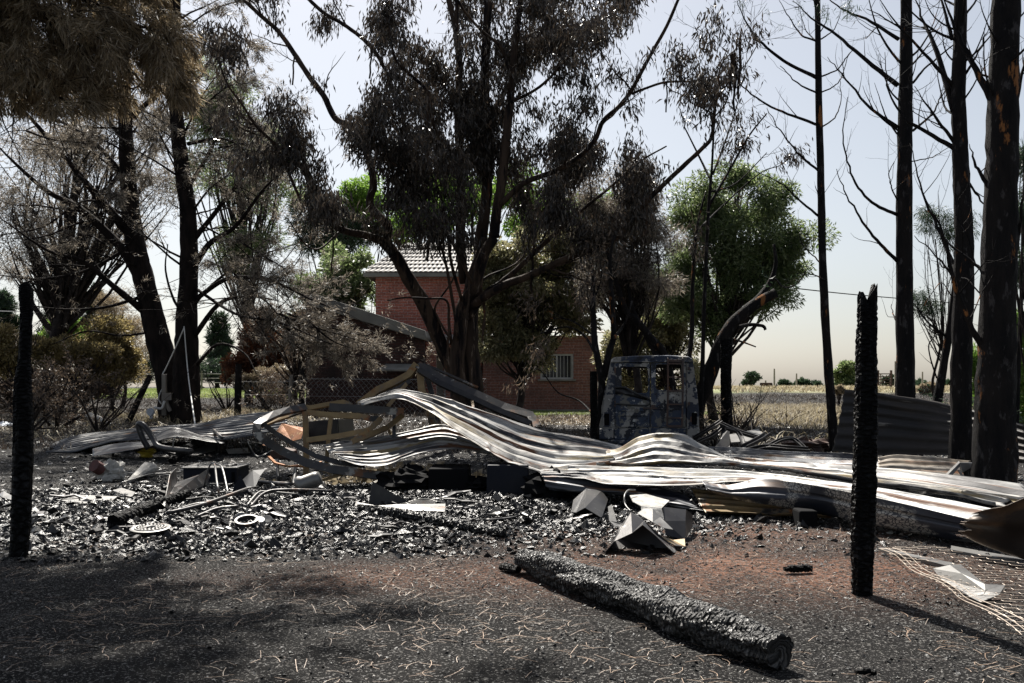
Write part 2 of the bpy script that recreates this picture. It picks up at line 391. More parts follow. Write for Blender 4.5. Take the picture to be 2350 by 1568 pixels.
def brick_mat(name, a, b, mortar, soot):
    m = bpy.data.materials.new(name); m.use_nodes = True; nt = m.node_tree; lk = nt.links; B = nt.nodes['Principled BSDF']
    g = nd(nt, 'ShaderNodeNewGeometry'); sp = nd(nt, 'ShaderNodeSeparateXYZ'); lk.new(g.outputs['Position'], sp.inputs[0])
    ad = nd(nt, 'ShaderNodeMath', operation='ADD'); lk.new(sp.outputs[0], ad.inputs[0]); lk.new(sp.outputs[1], ad.inputs[1])
    cb = nd(nt, 'ShaderNodeCombineXYZ'); lk.new(ad.outputs[0], cb.inputs[0]); lk.new(sp.outputs[2], cb.inputs[1])
    n0 = nd(nt, 'ShaderNodeTexNoise'); n0.inputs['Scale'].default_value = 9
    lk.new(cb.outputs[0], n0.inputs['Vector'])
    vm = nd(nt, 'ShaderNodeVectorMath', operation='MULTIPLY_ADD'); lk.new(n0.outputs['Color'], vm.inputs[0]); vm.inputs[1].default_value = (.03, .03, 0); lk.new(cb.outputs[0], vm.inputs[2])
    br = nd(nt, 'ShaderNodeTexBrick'); lk.new(vm.outputs[0], br.inputs['Vector'])
    br.inputs['Scale'].default_value = 1.0; br.inputs['Brick Width'].default_value = .36; br.inputs['Row Height'].default_value = .115
    br.inputs['Mortar Size'].default_value = .009; br.inputs['Mortar Smooth'].default_value = .3
    br.inputs['Color1'].default_value = c4(a); br.inputs['Color2'].default_value = c4(b); br.inputs['Mortar'].default_value = c4(mortar); br.inputs['Bias'].default_value = 0
    n1 = nd(nt, 'ShaderNodeTexNoise'); n1.inputs['Scale'].default_value = .9; n1.inputs['Detail'].default_value = 6; lk.new(g.outputs['Position'], n1.inputs['Vector'])
    mr = nd(nt, 'ShaderNodeMapRange'); mr.inputs['From Min'].default_value = .48; mr.inputs['From Max'].default_value = .7; lk.new(n1.outputs['Fac'], mr.inputs[0])
    mx = nd(nt, 'ShaderNodeMix', data_type='RGBA'); lk.new(mr.outputs[0], mx.inputs['Factor']); lk.new(br.outputs['Color'], mx.inputs['A']); mx.inputs['B'].default_value = c4(soot)
    n2 = nd(nt, 'ShaderNodeTexNoise'); n2.inputs['Scale'].default_value = 14; n2.inputs['Detail'].default_value = 4; lk.new(g.outputs['Position'], n2.inputs['Vector'])
    mm = nd(nt, 'ShaderNodeMix', data_type='RGBA', blend_type='MULTIPLY'); mm.inputs['Factor'].default_value = .7; lk.new(mx.outputs['Result'], mm.inputs['A'])
    m3 = nd(nt, 'ShaderNodeMapRange'); m3.inputs['From Min'].default_value = .3; m3.inputs['From Max'].default_value = .7; m3.inputs['To Min'].default_value = .35; m3.inputs['To Max'].default_value = 1.35; lk.new(n2.outputs['Fac'], m3.inputs[0])
    lk.new(m3.outputs[0], mm.inputs['B']); lk.new(mm.outputs['Result'], B.inputs['Base Color'])
    B.inputs['Roughness'].default_value = .85
    bp = nd(nt, 'ShaderNodeBump'); bp.inputs['Strength'].default_value = .6; bp.inputs['Distance'].default_value = .02; lk.new(br.outputs['Fac'], bp.inputs['Height']); bp.invert = True; lk.new(bp.outputs[0], B.inputs['Normal'])
    return m
M['brick'] = brick_mat('red_brickwork', (.50, .17, .12), (.36, .12, .09), (.46, .40, .37), (.26, .11, .085))
M['brick_dark'] = brick_mat('shaded_brickwork', (.07, .028, .022), (.045, .02, .016), (.06, .05, .045), (.022, .013, .012))  # brick colours darkened to hold the shade under the lean-to roof
M['brick_wing'] = brick_mat('brown_brickwork', (.26, .115, .085), (.19, .08, .06), (.27, .23, .21), (.11, .06, .05))

# ------------------------------------------------------------------ ground
def masks(x, y):
    u = (x / np.maximum(y, .1)) * F + 1175
    # red earth laid bare in front of the sheets
    r = np.exp(-(((x - 2.0) / 2.2) ** 2 + ((y - 8.2) / 1.15) ** 2) ** 1.3) + .75 * np.exp(-((x - 1.9) / 2.8) ** 2 - ((y - 10.2) / .6) ** 2) + .55 * np.exp(-((x + .9) / 1.3) ** 2 - ((y - 7.9) / .5) ** 2) + .5 * np.exp(-((x + 5.6) / .9) ** 2 - ((y - 12.3) / .35) ** 2)
    r = np.clip(r * (.75 + 1.6 * fbm(x * 1.6, y * 1.6, 40, 4)), 0, 1)
    n = fbm(x * .25, y * .25, 51, 4) * 12
    lawn = sstep(56, 58, y + n * .15) * (1 - sstep(69, 72, y + n * .3)) * (1 - sstep(-2, 2, x))
    lawn = np.maximum(lawn, sstep(36.5, 37.5, y + n * .1) * (1 - sstep(43, 46, y)) * sstep(-1, 1.5, x) * (1 - sstep(7.0, 8.5, x)))
    far = sstep(61, 64, y + n * .4) * sstep(8, 14, x)
    dry = .5 * sstep(33, 38, y + n * .8) * (1 - sstep(48, 54, y + n)) * sstep(6, 10, x) + .4 * sstep(27, 30, y + n) * sstep(7, 9, x) * (1 - sstep(34, 38, y + n))
    litter = sstep(30, 33, y + n * .3) * (1 - sstep(36.5, 37.5, y)) * sstep(0, 2, x) * (1 - sstep(7, 8, x))
    return r, np.clip(lawn, 0, 1), np.clip(np.maximum(dry * .8, far * .0), 0, 1), np.clip(far, 0, 1), litter
def make_ground():
    def axis(lo, hi, d, grow, lim):
        a = list(np.arange(lo, hi, d)); s = d
        while a[-1] < lim: s *= grow; a.append(a[-1] + s)
        return a
    ys = axis(3.6, 22, .045, 1.045, 4000)
    b = [3.6]; s = .06
    while b[-1] > -60: s *= 1.25; b.append(b[-1] - s)
    ys = np.array(b[:0:-1] + ys)
    xr = axis(0, 9, .06, 1.06, 4000); xs = np.array([-v for v in xr[:0:-1]] + xr)
    X, Y = np.meshgrid(xs, ys)
    Z = zg(X, Y)
    near = (1 - sstep(25, 45, Y)) * (1 - sstep(9, 14, np.abs(X)))
    Z = Z + near * (.035 * fbm(X * 2.2, Y * 2.2, 11, 3) + .022 * fbm(X * 9, Y * 9, 12, 3))
    rub = np.exp(-(((X + 2.8) / 3.9) ** 2 + ((Y - 12.2) / 2.3) ** 2) ** 1.6)
    Z = Z + rub * .05 * fbm(X * 6, Y * 6, 14, 3)
    mb = MB(); mb.addv(np.stack([X, Y, Z], -1))
    ny, nx = X.shape; i = np.arange(ny - 1)[:, None] * nx; j = np.arange(nx - 1)[None, :]
    mb.quads(np.stack([i + j, i + j + 1, i + nx + j + 1, i + nx + j], -1).reshape(-1, 4))
    m = bpy.data.materials.new('burnt_ground'); m.use_nodes = True; nt = m.node_tree; lk = nt.links; B = nt.nodes['Principled BSDF']
    tc = nd(nt, 'ShaderNodeTexCoord')
    def noise(sc, det=6, r=.65, out='Fac'):
        n = nd(nt, 'ShaderNodeTexNoise'); n.inputs['Scale'].default_value = sc; n.inputs['Detail'].default_value = det; n.inputs['Roughness'].default_value = r
        lk.new(tc.outputs['Object'], n.inputs['Vector']); return n.outputs[out]
    def rng_(f, a, b, c=0, d=1):
        r = nd(nt, 'ShaderNodeMapRange'); lk.new(f, r.inputs[0]); r.inputs[1].default_value = a; r.inputs[2].default_value = b; r.inputs[3].default_value = c; r.inputs[4].default_value = d; return r.outputs[0]
    def mix(f, a, b, mode='MIX'):
        x = nd(nt, 'ShaderNodeMix', data_type='RGBA', blend_type=mode)
        if isinstance(f, float): x.inputs['Factor'].default_value = f
        else: lk.new(f, x.inputs['Factor'])
        for k, v in (('A', a), ('B', b)):
            if hasattr(v, 'links'): lk.new(v, x.inputs[k])
            else: x.inputs[k].default_value = c4(v)
        return x.outputs['Result']
    def mul(a, b):
        x = nd(nt, 'ShaderNodeMath', operation='MULTIPLY'); lk.new(a, x.inputs[0])
        if hasattr(b, 'links'): lk.new(b, x.inputs[1])
        else: x.inputs[1].default_value = b
        return x.outputs[0]
    at = nd(nt, 'ShaderNodeAttribute', attribute_name='zone'); sp = nd(nt, 'ShaderNodeSeparateColor'); lk.new(at.outputs['Color'], sp.inputs[0])
    at2 = nd(nt, 'ShaderNodeAttribute', attribute_name='zone2'); sp2 = nd(nt, 'ShaderNodeSeparateColor'); lk.new(at2.outputs['Color'], sp2.inputs[0])
    col = mix(rng_(noise(1.3), .35, .65), (.007, .007, .0075), (.022, .021, .020))
    col = mix(rng_(noise(38, 3), .50, .60), col, (.014, .013, .013))
    red = mix(rng_(noise(22, 5), .45, .6), (.36, .18, .115), (.15, .085, .06))
    col = mix(mul(sp.outputs[0], rng_(noise(26, 4), .38, .56)), col, red)
    fleck = rng_(noise(55, 3), .575, .615)
    col = mix(fleck, col, (.27, .26, .245))
    lawn = mix(rng_(noise(.8), .4, .6), (.13, .19, .045), (.24, .25, .10))
    col = mix(sp.outputs[1], col, lawn)
    col = mix(mul(sp.outputs[2], rng_(noise(2.2), .42, .58)), col, (.30, .25, .16))
    far = mix(rng_(noise(.06), .35, .6), (.22, .25, .12), (.38, .35, .24))
    col = mix(sp2.outputs[0], col, far)
    col = mix(mul(sp2.outputs[1], rng_(noise(9), .42, .55)), col, (.38, .29, .22))
    lk.new(col, B.inputs['Base Color']); B.inputs['Roughness'].default_value = .9; B.inputs['Specular IOR Level'].default_value = .12
    ca = nd(nt, 'ShaderNodeMath', operation='ADD'); lk.new(noise(30, 6, .75), ca.inputs[0]); lk.new(mul(noise(110, 3), .5), ca.inputs[1])
    bp = nd(nt, 'ShaderNodeBump'); bp.inputs['Strength'].default_value = 1.0; bp.inputs['Distance'].default_value = .05
    lk.new(ca.outputs[0], bp.inputs['Height']); lk.new(bp.outputs[0], B.inputs['Normal'])
    o = mb.build('ground', m, smooth=True, org=(0, 0, 0))
    r, la, dr, fa, li = masks(X, Y)
    for nm, ch in (('zone', (r, la, dr)), ('zone2', (fa, li, r * 0))):
        a = o.data.color_attributes.new(nm, 'FLOAT_COLOR', 'POINT')
        a.data.foreach_set('color', np.stack([c.ravel() for c in ch] + [np.ones(X.size)], -1).astype(np.float32).ravel())
    tag(o, kind='structure')
make_ground()
#==PART2==
# ------------------------------------------------------------------ vegetation library
def unit(v):
    return v / (np.linalg.norm(v) + 1e-9)
class Tree:
    """limbs as curved tapering tubes, twigs spawned along them, anchors for leaves"""
    def __init__(s, seed):
        s.rng = np.random.default_rng(seed); s.mb = MB(); s.lv = {0: [], 1: [], 2: [], 3: []}
    def limb(s, pts, r0, r1, lv=0, n=8, wob=0.0, sub=5, rough=.08):
        p = smoothline(pts, sub)
        if wob: p = p + s.rng.normal(0, wob, p.shape) * np.linspace(0, 1, len(p))[:, None] ** .5
        R = np.linspace(r0, r1, len(p)) if not hasattr(r0, '__len__') else np.interp(np.linspace(0, 1, len(p)), np.linspace(0, 1, len(r0)), r0)
        s.mb.tube(p, R, n, rough, s.rng)
        s.lv[lv].append((p, R)); return p, R
    def spawn(s, src, dst, per_m, ln, ang, up=0.1, wander=.25, t0=.15, rk=.45, rmin=.003, k=6, n=4, flat=0.0, outv=None, bend=0.0, keep=None, curve_up=0.0):
        rng = s.rng
        for p, R in s.lv[src]:
            seg = np.linalg.norm(np.diff(p, axis=0), axis=1); Lp = seg.sum(); cum = np.concatenate([[0], np.cumsum(seg)])
            m = rng.poisson(per_m * Lp * (1 - t0))
            for _ in range(m):
                t = t0 + (1 - t0) * rng.random(); d = t * Lp; i = min(len(seg) - 1, np.searchsorted(cum, d) - 1); i = max(i, 0); f = (d - cum[i]) / (seg[i] + 1e-9)
                o = p[i] * (1 - f) + p[i + 1] * f
                if keep is not None and not keep(o): continue
                T = unit(p[i + 1] - p[i]); r0 = max(rmin, (R[i] * (1 - f) + R[i + 1] * f) * rk)
                q = rng.normal(size=3); q[2] *= (1 - flat); q = unit(q - T * q.dot(T))
                if outv is not None: q = unit(q + np.array(outv) * rng.random())
                a = math.radians(ang[0] + (ang[1] - ang[0]) * rng.random())
                D = unit(T * math.cos(a) + q * math.sin(a)); l = (ln[0] + (ln[1] - ln[0]) * rng.random()) * (1 - .45 * t)
                pts = [o]; B = rng.normal(0, 1, 3) * bend
                for j in range(k):
                    D = unit(D + rng.normal(0, wander, 3) / k ** .5 + np.array([0, 0, up + curve_up * j / k]) / k * 2 + B / k)
                    pts.append(pts[-1] + D * l / k)
                pp = np.array(pts); RR = np.linspace(min(r0, .012 * l + rmin), rmin * .6, k + 1)
                s.mb.tube(pp, RR, n, 0, None, cap=False)
                s.lv[dst].append((pp, RR))
    def anchors(s, lvs, per_m, t0=.2):
        A = []; D = []
        for lv in lvs:
            for p, R in s.lv[lv]:
                seg = np.linalg.norm(np.diff(p, axis=0), axis=1).sum(); m = s.rng.poisson(per_m * seg)
                for _ in range(m):
                    t = (t0 + (1 - t0) * s.rng.random()) * (len(p) - 1); i = min(int(t), len(p) - 2); f = t - i
                    A.append(p[i] * (1 - f) + p[i + 1] * f); D.append(unit(p[i + 1] - p[i]))
        return np.array(A).reshape(-1, 3), np.array(D).reshape(-1, 3)
def rhombs(mb, C, D, ln, wd, rng, fold=0.0):
    """leaf faces: base C, direction D"""
    n = len(C)
    if n == 0: return
    D = D / (np.linalg.norm(D, axis=1)[:, None] + 1e-9); q = rng.normal(size=(n, 3)); S = np.cross(D, q); S /= np.linalg.norm(S, axis=1)[:, None] + 1e-9
    l = (ln * (.6 + .8 * rng.random(n)))[:, None]; w = (wd * (.6 + .8 * rng.random(n)))[:, None]
    N = np.cross(D, S) * l * .12 * rng.normal(size=(n, 1))
    V = np.stack([C, C + D * l * .45 + S * w * .5 + N, C + D * l, C + D * l * .45 - S * w * .5 + N], 1).reshape(-1, 3)
    k = mb.addv(V); i = np.arange(n)[:, None] * 4
    mb.quads(np.concatenate([i, i + 1, i + 2, i + 3], 1), k)
def leaves(mb, A, D, rng, per, spread, ln, wd, droop=0.0, follow=.5, rnd=.6):
    n = len(A)
    if n == 0: return
    i = np.repeat(np.arange(n), per); C = A[i] + rng.normal(0, 1, (len(i), 3)) * spread
    dd = D[i] * follow + rng.normal(0, rnd, (len(i), 3)) + np.array([0, 0, -droop])
    rhombs(mb, C, dd, ln, wd, rng)
def crown_mesh(parent, mat, fn, name='crown'):
    mb = MB(); fn(mb)
    return mb.build(name, mat, parent)
def trunk_base(x, Y, u=None):
    X = (x - 1175) / F * Y
    return onground(X, Y, -.05)
BM = 2.0
def bushy(name, label, cat, bx, Y, blobs, nleaf, ln, wd, mat, seed, group=None, tw=.12, bark='twig', droop=.1, conifer=False, dY=None, sub=9, twigs=0):
    """a tree or bush: trunk, limbs to the clumps, leaf faces through the clumps. blobs: (x, y, rx, ry) in photo units at distance Y"""
    nleaf = int(nleaf * BM); blobs = [(b[0], b[1]) + tuple(v * 1.14 for v in b[2:]) for b in blobs]
    rng = np.random.default_rng(seed); s = Y / F
    base = trunk_base(bx, Y); root = thing(name, label, cat, base, group)
    T = Tree(seed + 1); tm = MB(); T.mb = tm
    cs = []
    for b in blobs:
        ry = b[3] if len(b) > 3 else b[2]
        c = np.array(W(b[0], b[1], Y)) + np.array([0, (rng.random() - .5) * (dY if dY is not None else b[2] * s), 0])
        cs.append((c, np.array([b[2] * s, b[2] * s * .9, ry * s])))
    b0 = np.array(base); top = max(c[2] for c, r in cs)
    ctr = np.array([np.mean([c[0] for c, r in cs]), np.mean([c[1] for c, r in cs]), top])
    mid = b0 + (ctr - b0) * np.array([.5, .5, .45]); hi = b0 + (ctr - b0) * np.array([.9, .9, .9])
    if conifer: mid = b0 + np.array([0, 0, (top - b0[2]) * .5]); hi = b0 + np.array([0, 0, (top - b0[2])])
    T.limb([b0, b0 * .6 + mid * .4 + rng.normal(0, .03 * (top - b0[2]), 3) * [1, 1, 0], mid, hi], tw, tw * .25, 0, 8)
    LC = []; LD = []
    tot = sum(float(r[0] * r[2]) for c, r in cs)
    for c, r in cs:
        m = max(3, int(sub))
        u = rng.normal(size=(m, 3)); u /= np.linalg.norm(u, axis=1)[:, None]; u *= (.35 + .6 * rng.random((m, 1)))
        sc_ = c + u * r
        for q in sc_:
            st = b0 + (mid - b0) * (.5 + .5 * rng.random()) if not conifer else np.array([b0[0], b0[1], q[2] - .1 * r[2]])
            if q[2] > b0[2] + .1:
                m_ = (st + q) / 2 + rng.normal(0, .06, 3) * np.linalg.norm(q - st)
                T.limb([st, m_, q], tw * .28, .006, 1, 5, sub=3)
        kk = int(nleaf * float(r[0] * r[2]) / tot)
        j = rng.integers(0, m, kk); rad = r * (.30 + .25 * rng.random((m, 3)))[j]
        g = rng.normal(size=(kk, 3)); g /= np.linalg.norm(g, axis=1)[:, None]; g *= rng.random((kk, 1)) ** .45
        C = sc_[j] + g * rad
        C[:, 2] = np.maximum(C[:, 2], zg(C[:, 0], C[:, 1]) + .03)
        LC.append(C); LD.append(g + rng.normal(0, .6, (kk, 3)) + [0, 0, -droop])
    if twigs: T.spawn(1, 2, twigs, (.15 * ln * 12, .4 * ln * 12), (25, 60), .1, .3, .2, .5, .004, 4, 3)
    tm.build('trunk', M[bark], root, smooth=True)
    mb = MB(); rhombs(mb, np.concatenate(LC), np.concatenate(LD), ln, wd, rng); mb.build('crown', M[mat], root)
    return root
# ------------------------------------------------------------------ house
def wall(mb, x0, x1, z0, z1, y, th=.25):
    mb.box(((x0 + x1) / 2, y + th / 2, (z0 + z1) / 2), (x1 - x0, th, z1 - z0))
def wx(x, Y): return (x - 1175) / F * Y
def wz(y, Y): return 1.5 - (y - 888) / F * Y
def tile_roof(p00, p10, p01, p11, rows, cols, name, root):
    """courses of curved tiles; p00-p10 the eave, p01-p11 the ridge"""
    mb = MB(); p00, p10, p01, p11 = [np.array(p, float) for p in (p00, p10, p01, p11)]
    nrm = unit(np.cross(p10 - p00, p01 - p00)); n = cols * 8 + 1
    for r in range(rows):
        a = r / rows; b = (r + 1.12) / rows
        u = np.linspace(0, 1, n)[:, None]; ph = (u[:, 0] * cols + (.5 * (r % 2))) % 1
        h = (np.abs(np.sin(ph * math.pi)) * .035)[:, None]
        lo = (p00 * (1 - a) + p01 * a) * (1 - u) + (p10 * (1 - a) + p11 * a) * u + nrm * (h + .055)
        hi = (p00 * (1 - b) + p01 * b) * (1 - u) + (p10 * (1 - b) + p11 * b) * u + nrm * (h + .005)
        un = lo - nrm * .035
        k = mb.addv(np.concatenate([un, lo, hi])); i = np.arange(n - 1)[:, None]
        mb.quads(np.concatenate([i, i + 1, n + i + 1, n + i], 1), k); mb.quads(np.concatenate([n + i, n + i + 1, 2 * n + i + 1, 2 * n + i], 1), k)
    return mb.build(name, M['tile'], root)
M['tile'] = pm('grey_roof_tile', (.42, .40, .37), (.30, .285, .27), 6, .75, layers=[((.12, .11, .10), 5, .60, .68)])
def make_house():
    root = thing('brick_house', 'two storey red brick house with tiled roof and sloping concrete lean-to', 'house', onground(-3.0, 41))
    Y = 41.0; g = .3
    # tall block
    x0, x1 = wx(862, Y), wx(1108, Y); ze = wz(630, Y)
    mb = MB(); wall(mb, x0, x1, g, ze, Y, .25); mb.box((x0 + .125, Y + 2.5, (g + ze) / 2), (.25, 4.5, ze - g)); mb.box((x1 - .125, Y + 2.5, (g + ze) / 2), (.25, 4.5, ze - g)); wall(mb, x0, x1, g, ze, Y + 4.75, .25)
    mb.build('tall_wall', M['brick'], root)
    e = .45; zr = wz(555, Y + 1.6)
    roof = tile_roof((x0 - e, Y - e, ze + .02), (x1 + e, Y - e, ze + .02), (x0 + 1.0, Y + 2.2, zr), (x1 - .6, Y + 2.2, zr), 8, 26, 'roof', root)
    mb = MB(); mb.slab([(x0 - e, Y - e, ze), (x0 - e, Y + 5 + e, ze), (x0 + 1.0, Y + 2.2, zr - .02)], (.02, 0, -.03)); mb.slab([(x1 + e, Y - e, ze), (x1 + e, Y + 5 + e, ze), (x1 - .6, Y + 2.2, zr - .02)], (-.02, 0, -.03))
    mb.slab([(x0 - e, Y + 5 + e, ze), (x1 + e, Y + 5 + e, ze), (x1 - .6, Y + 2.3, zr - .02), (x0 + 1, Y + 2.3, zr - .02)], (0, 0, -.03)); mb.build('roof_hip', M['tile'], root)
    mb = MB(); mb.box(((x0 + x1) / 2, Y - e + .02, ze - .05), (x1 - x0 + 2 * e, .06, .16)); mb.box(((x0 + x1) / 2, Y - e / 2, ze - .09), (x1 - x0 + 2 * e - .02, e - .06, .04)); mb.build('eaves_board', M['concrete'], root)
    mb = MB(); a, b = wx(1112, 43), wx(1165, 43)
    mb.slab([(a - .9, 43.5, wz(604, 43)), (b + .25, 43.5, wz(604, 43)), (b, 43.5, wz(548, 43)), (a + .2, 43.5, wz(548, 43))], (0, .12, 0)); mb.build('gable_panel', M['blue_grey'], root)
    # lean-to with the sloping concrete slab
    Y2 = 38.0
    ps = [W(703, 677, Y2), W(722, 674, Y2), W(975, 758, Y2), W(978, 772, Y2), W(974, 780, Y2), W(703, 698, Y2)]
    mb = MB(); mb.slab(ps, (0, 3.2, 0)); mb.build('concrete_slab_roof', M['concrete'], root, bevel=.02)
    xa, xb = wx(702, Y2 + .3), wx(974, Y2 + .3)
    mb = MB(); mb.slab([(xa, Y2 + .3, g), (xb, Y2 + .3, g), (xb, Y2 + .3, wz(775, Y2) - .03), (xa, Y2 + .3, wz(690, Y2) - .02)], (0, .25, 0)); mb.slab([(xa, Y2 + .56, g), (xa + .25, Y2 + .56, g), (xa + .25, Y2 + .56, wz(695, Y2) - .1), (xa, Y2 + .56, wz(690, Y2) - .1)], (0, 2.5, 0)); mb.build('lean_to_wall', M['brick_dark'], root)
    mb = MB(); mb.slab([W(866, 848, Y2 - .75), W(985, 848, Y2 - .75), W(985, 835, Y2 + .29), W(886, 835, Y2 + .29)], (0, 0, -.06)); mb.build('awning', M['concrete'], root)
    # sunlit return wall with the door
    mb = MB(); wall(mb, wx(978, 39), wx(1000, 39), g, wz(785, 39), 39.0, .3); mb.build('porch_pier', M['brick'], root)
    mb = MB(); mb.box((wx(1009, 40.7), 40.75, g + 1.25), (.30, .08, 2.3)); dr = mb.build('door', M['pale_wood'], root)
    mb = MB(); mb.ring([(wx(999, 40.6), 40.66, g), (wx(1022, 40.6), 40.66, g), (wx(1022, 40.6), 40.66, wz(800, 40.6)), (wx(999, 40.6), 40.66, wz(800, 40.6))],
                       [(wx(1002, 40.6), 40.66, g + .02), (wx(1019, 40.6), 40.66, g + .02), (wx(1019, 40.6), 40.66, wz(804, 40.6)), (wx(1002, 40.6), 40.66, wz(804, 40.6))], (0, .05, 0)); mb.build('door_frame', M['white'], dr)
    mb = MB(); tile_roof(W(985, 790, 39.4), W(1072, 790, 39.4), W(1000, 770, 40.9), W(1072, 770, 40.9), 3, 9, 'porch_roof', root)
    # low wing
    xl, xr = wx(1104, 41), wx(1372, 41); zt = wz(770, 41); wl, wr, wb, wt = wx(1240, 41), wx(1316, 41), wz(870, 41), wz(812, 41)
    mb = MB(); wall(mb, xl + .01, wl, g, zt, 41.0); wall(mb, wr, xr, g, zt, 41.0); wall(mb, wl, wr, g, wb, 41.0); wall(mb, wl, wr, wt, zt, 41.0); mb.box((xr - .125, 44, (g + zt) / 2), (.25, 5.4, zt - g)); mb.build('wing_wall', M['brick_wing'], root)
    mb = MB(); mb.box(((xl + xr) / 2, 40.96, g + .14), (xr - xl, .06, .28)); mb.build('plinth', M['concrete'], root)
    mb = MB(); o = [(wl, 41.05, wb), (wr, 41.05, wb), (wr, 41.05, wt), (wl, 41.05, wt)]; i_ = [(wl + .07, 41.05, wb + .07), (wr - .07, 41.05, wb + .07), (wr - .07, 41.05, wt - .07), (wl + .07, 41.05, wt - .07)]
    mb.ring(o, i_, (0, .07, 0)); mb.box(((wl + wr) / 2, 41.08, (wb + wt) / 2), (.06, .05, wt - wb - .15)); win = mb.build('window', M['white'], root)
    mb = MB(); mb.box(((wl + wr) / 2, 41.14, (wb + wt) / 2), (wr - wl - .04, .02, wt - wb - .04)); mb.build('pane', M['glass_dark'], win)
    mb = MB(); mb.box(((wl + wr) / 2, 40.95, wb - .04), (wr - wl + .2, .14, .06)); mb.build('sill', M['concrete'], win)
    mb = MB()
    for k in range(9): mb.box((wl + .1 + k * (wr - wl - .2) / 8, 40.99, (wb + wt) / 2), (.018, .018, wt - wb - .06))
    mb.build('window_bars', M['white'], win)
    tile_roof((xl - .1, 40.6, zt + .05), (xr + .4, 40.6, zt + .05), (xl + .3, 43.6, zt + 1.2), (xr - 1.2, 43.6, zt + 1.2), 8, 30, 'wing_roof', root)
make_house()

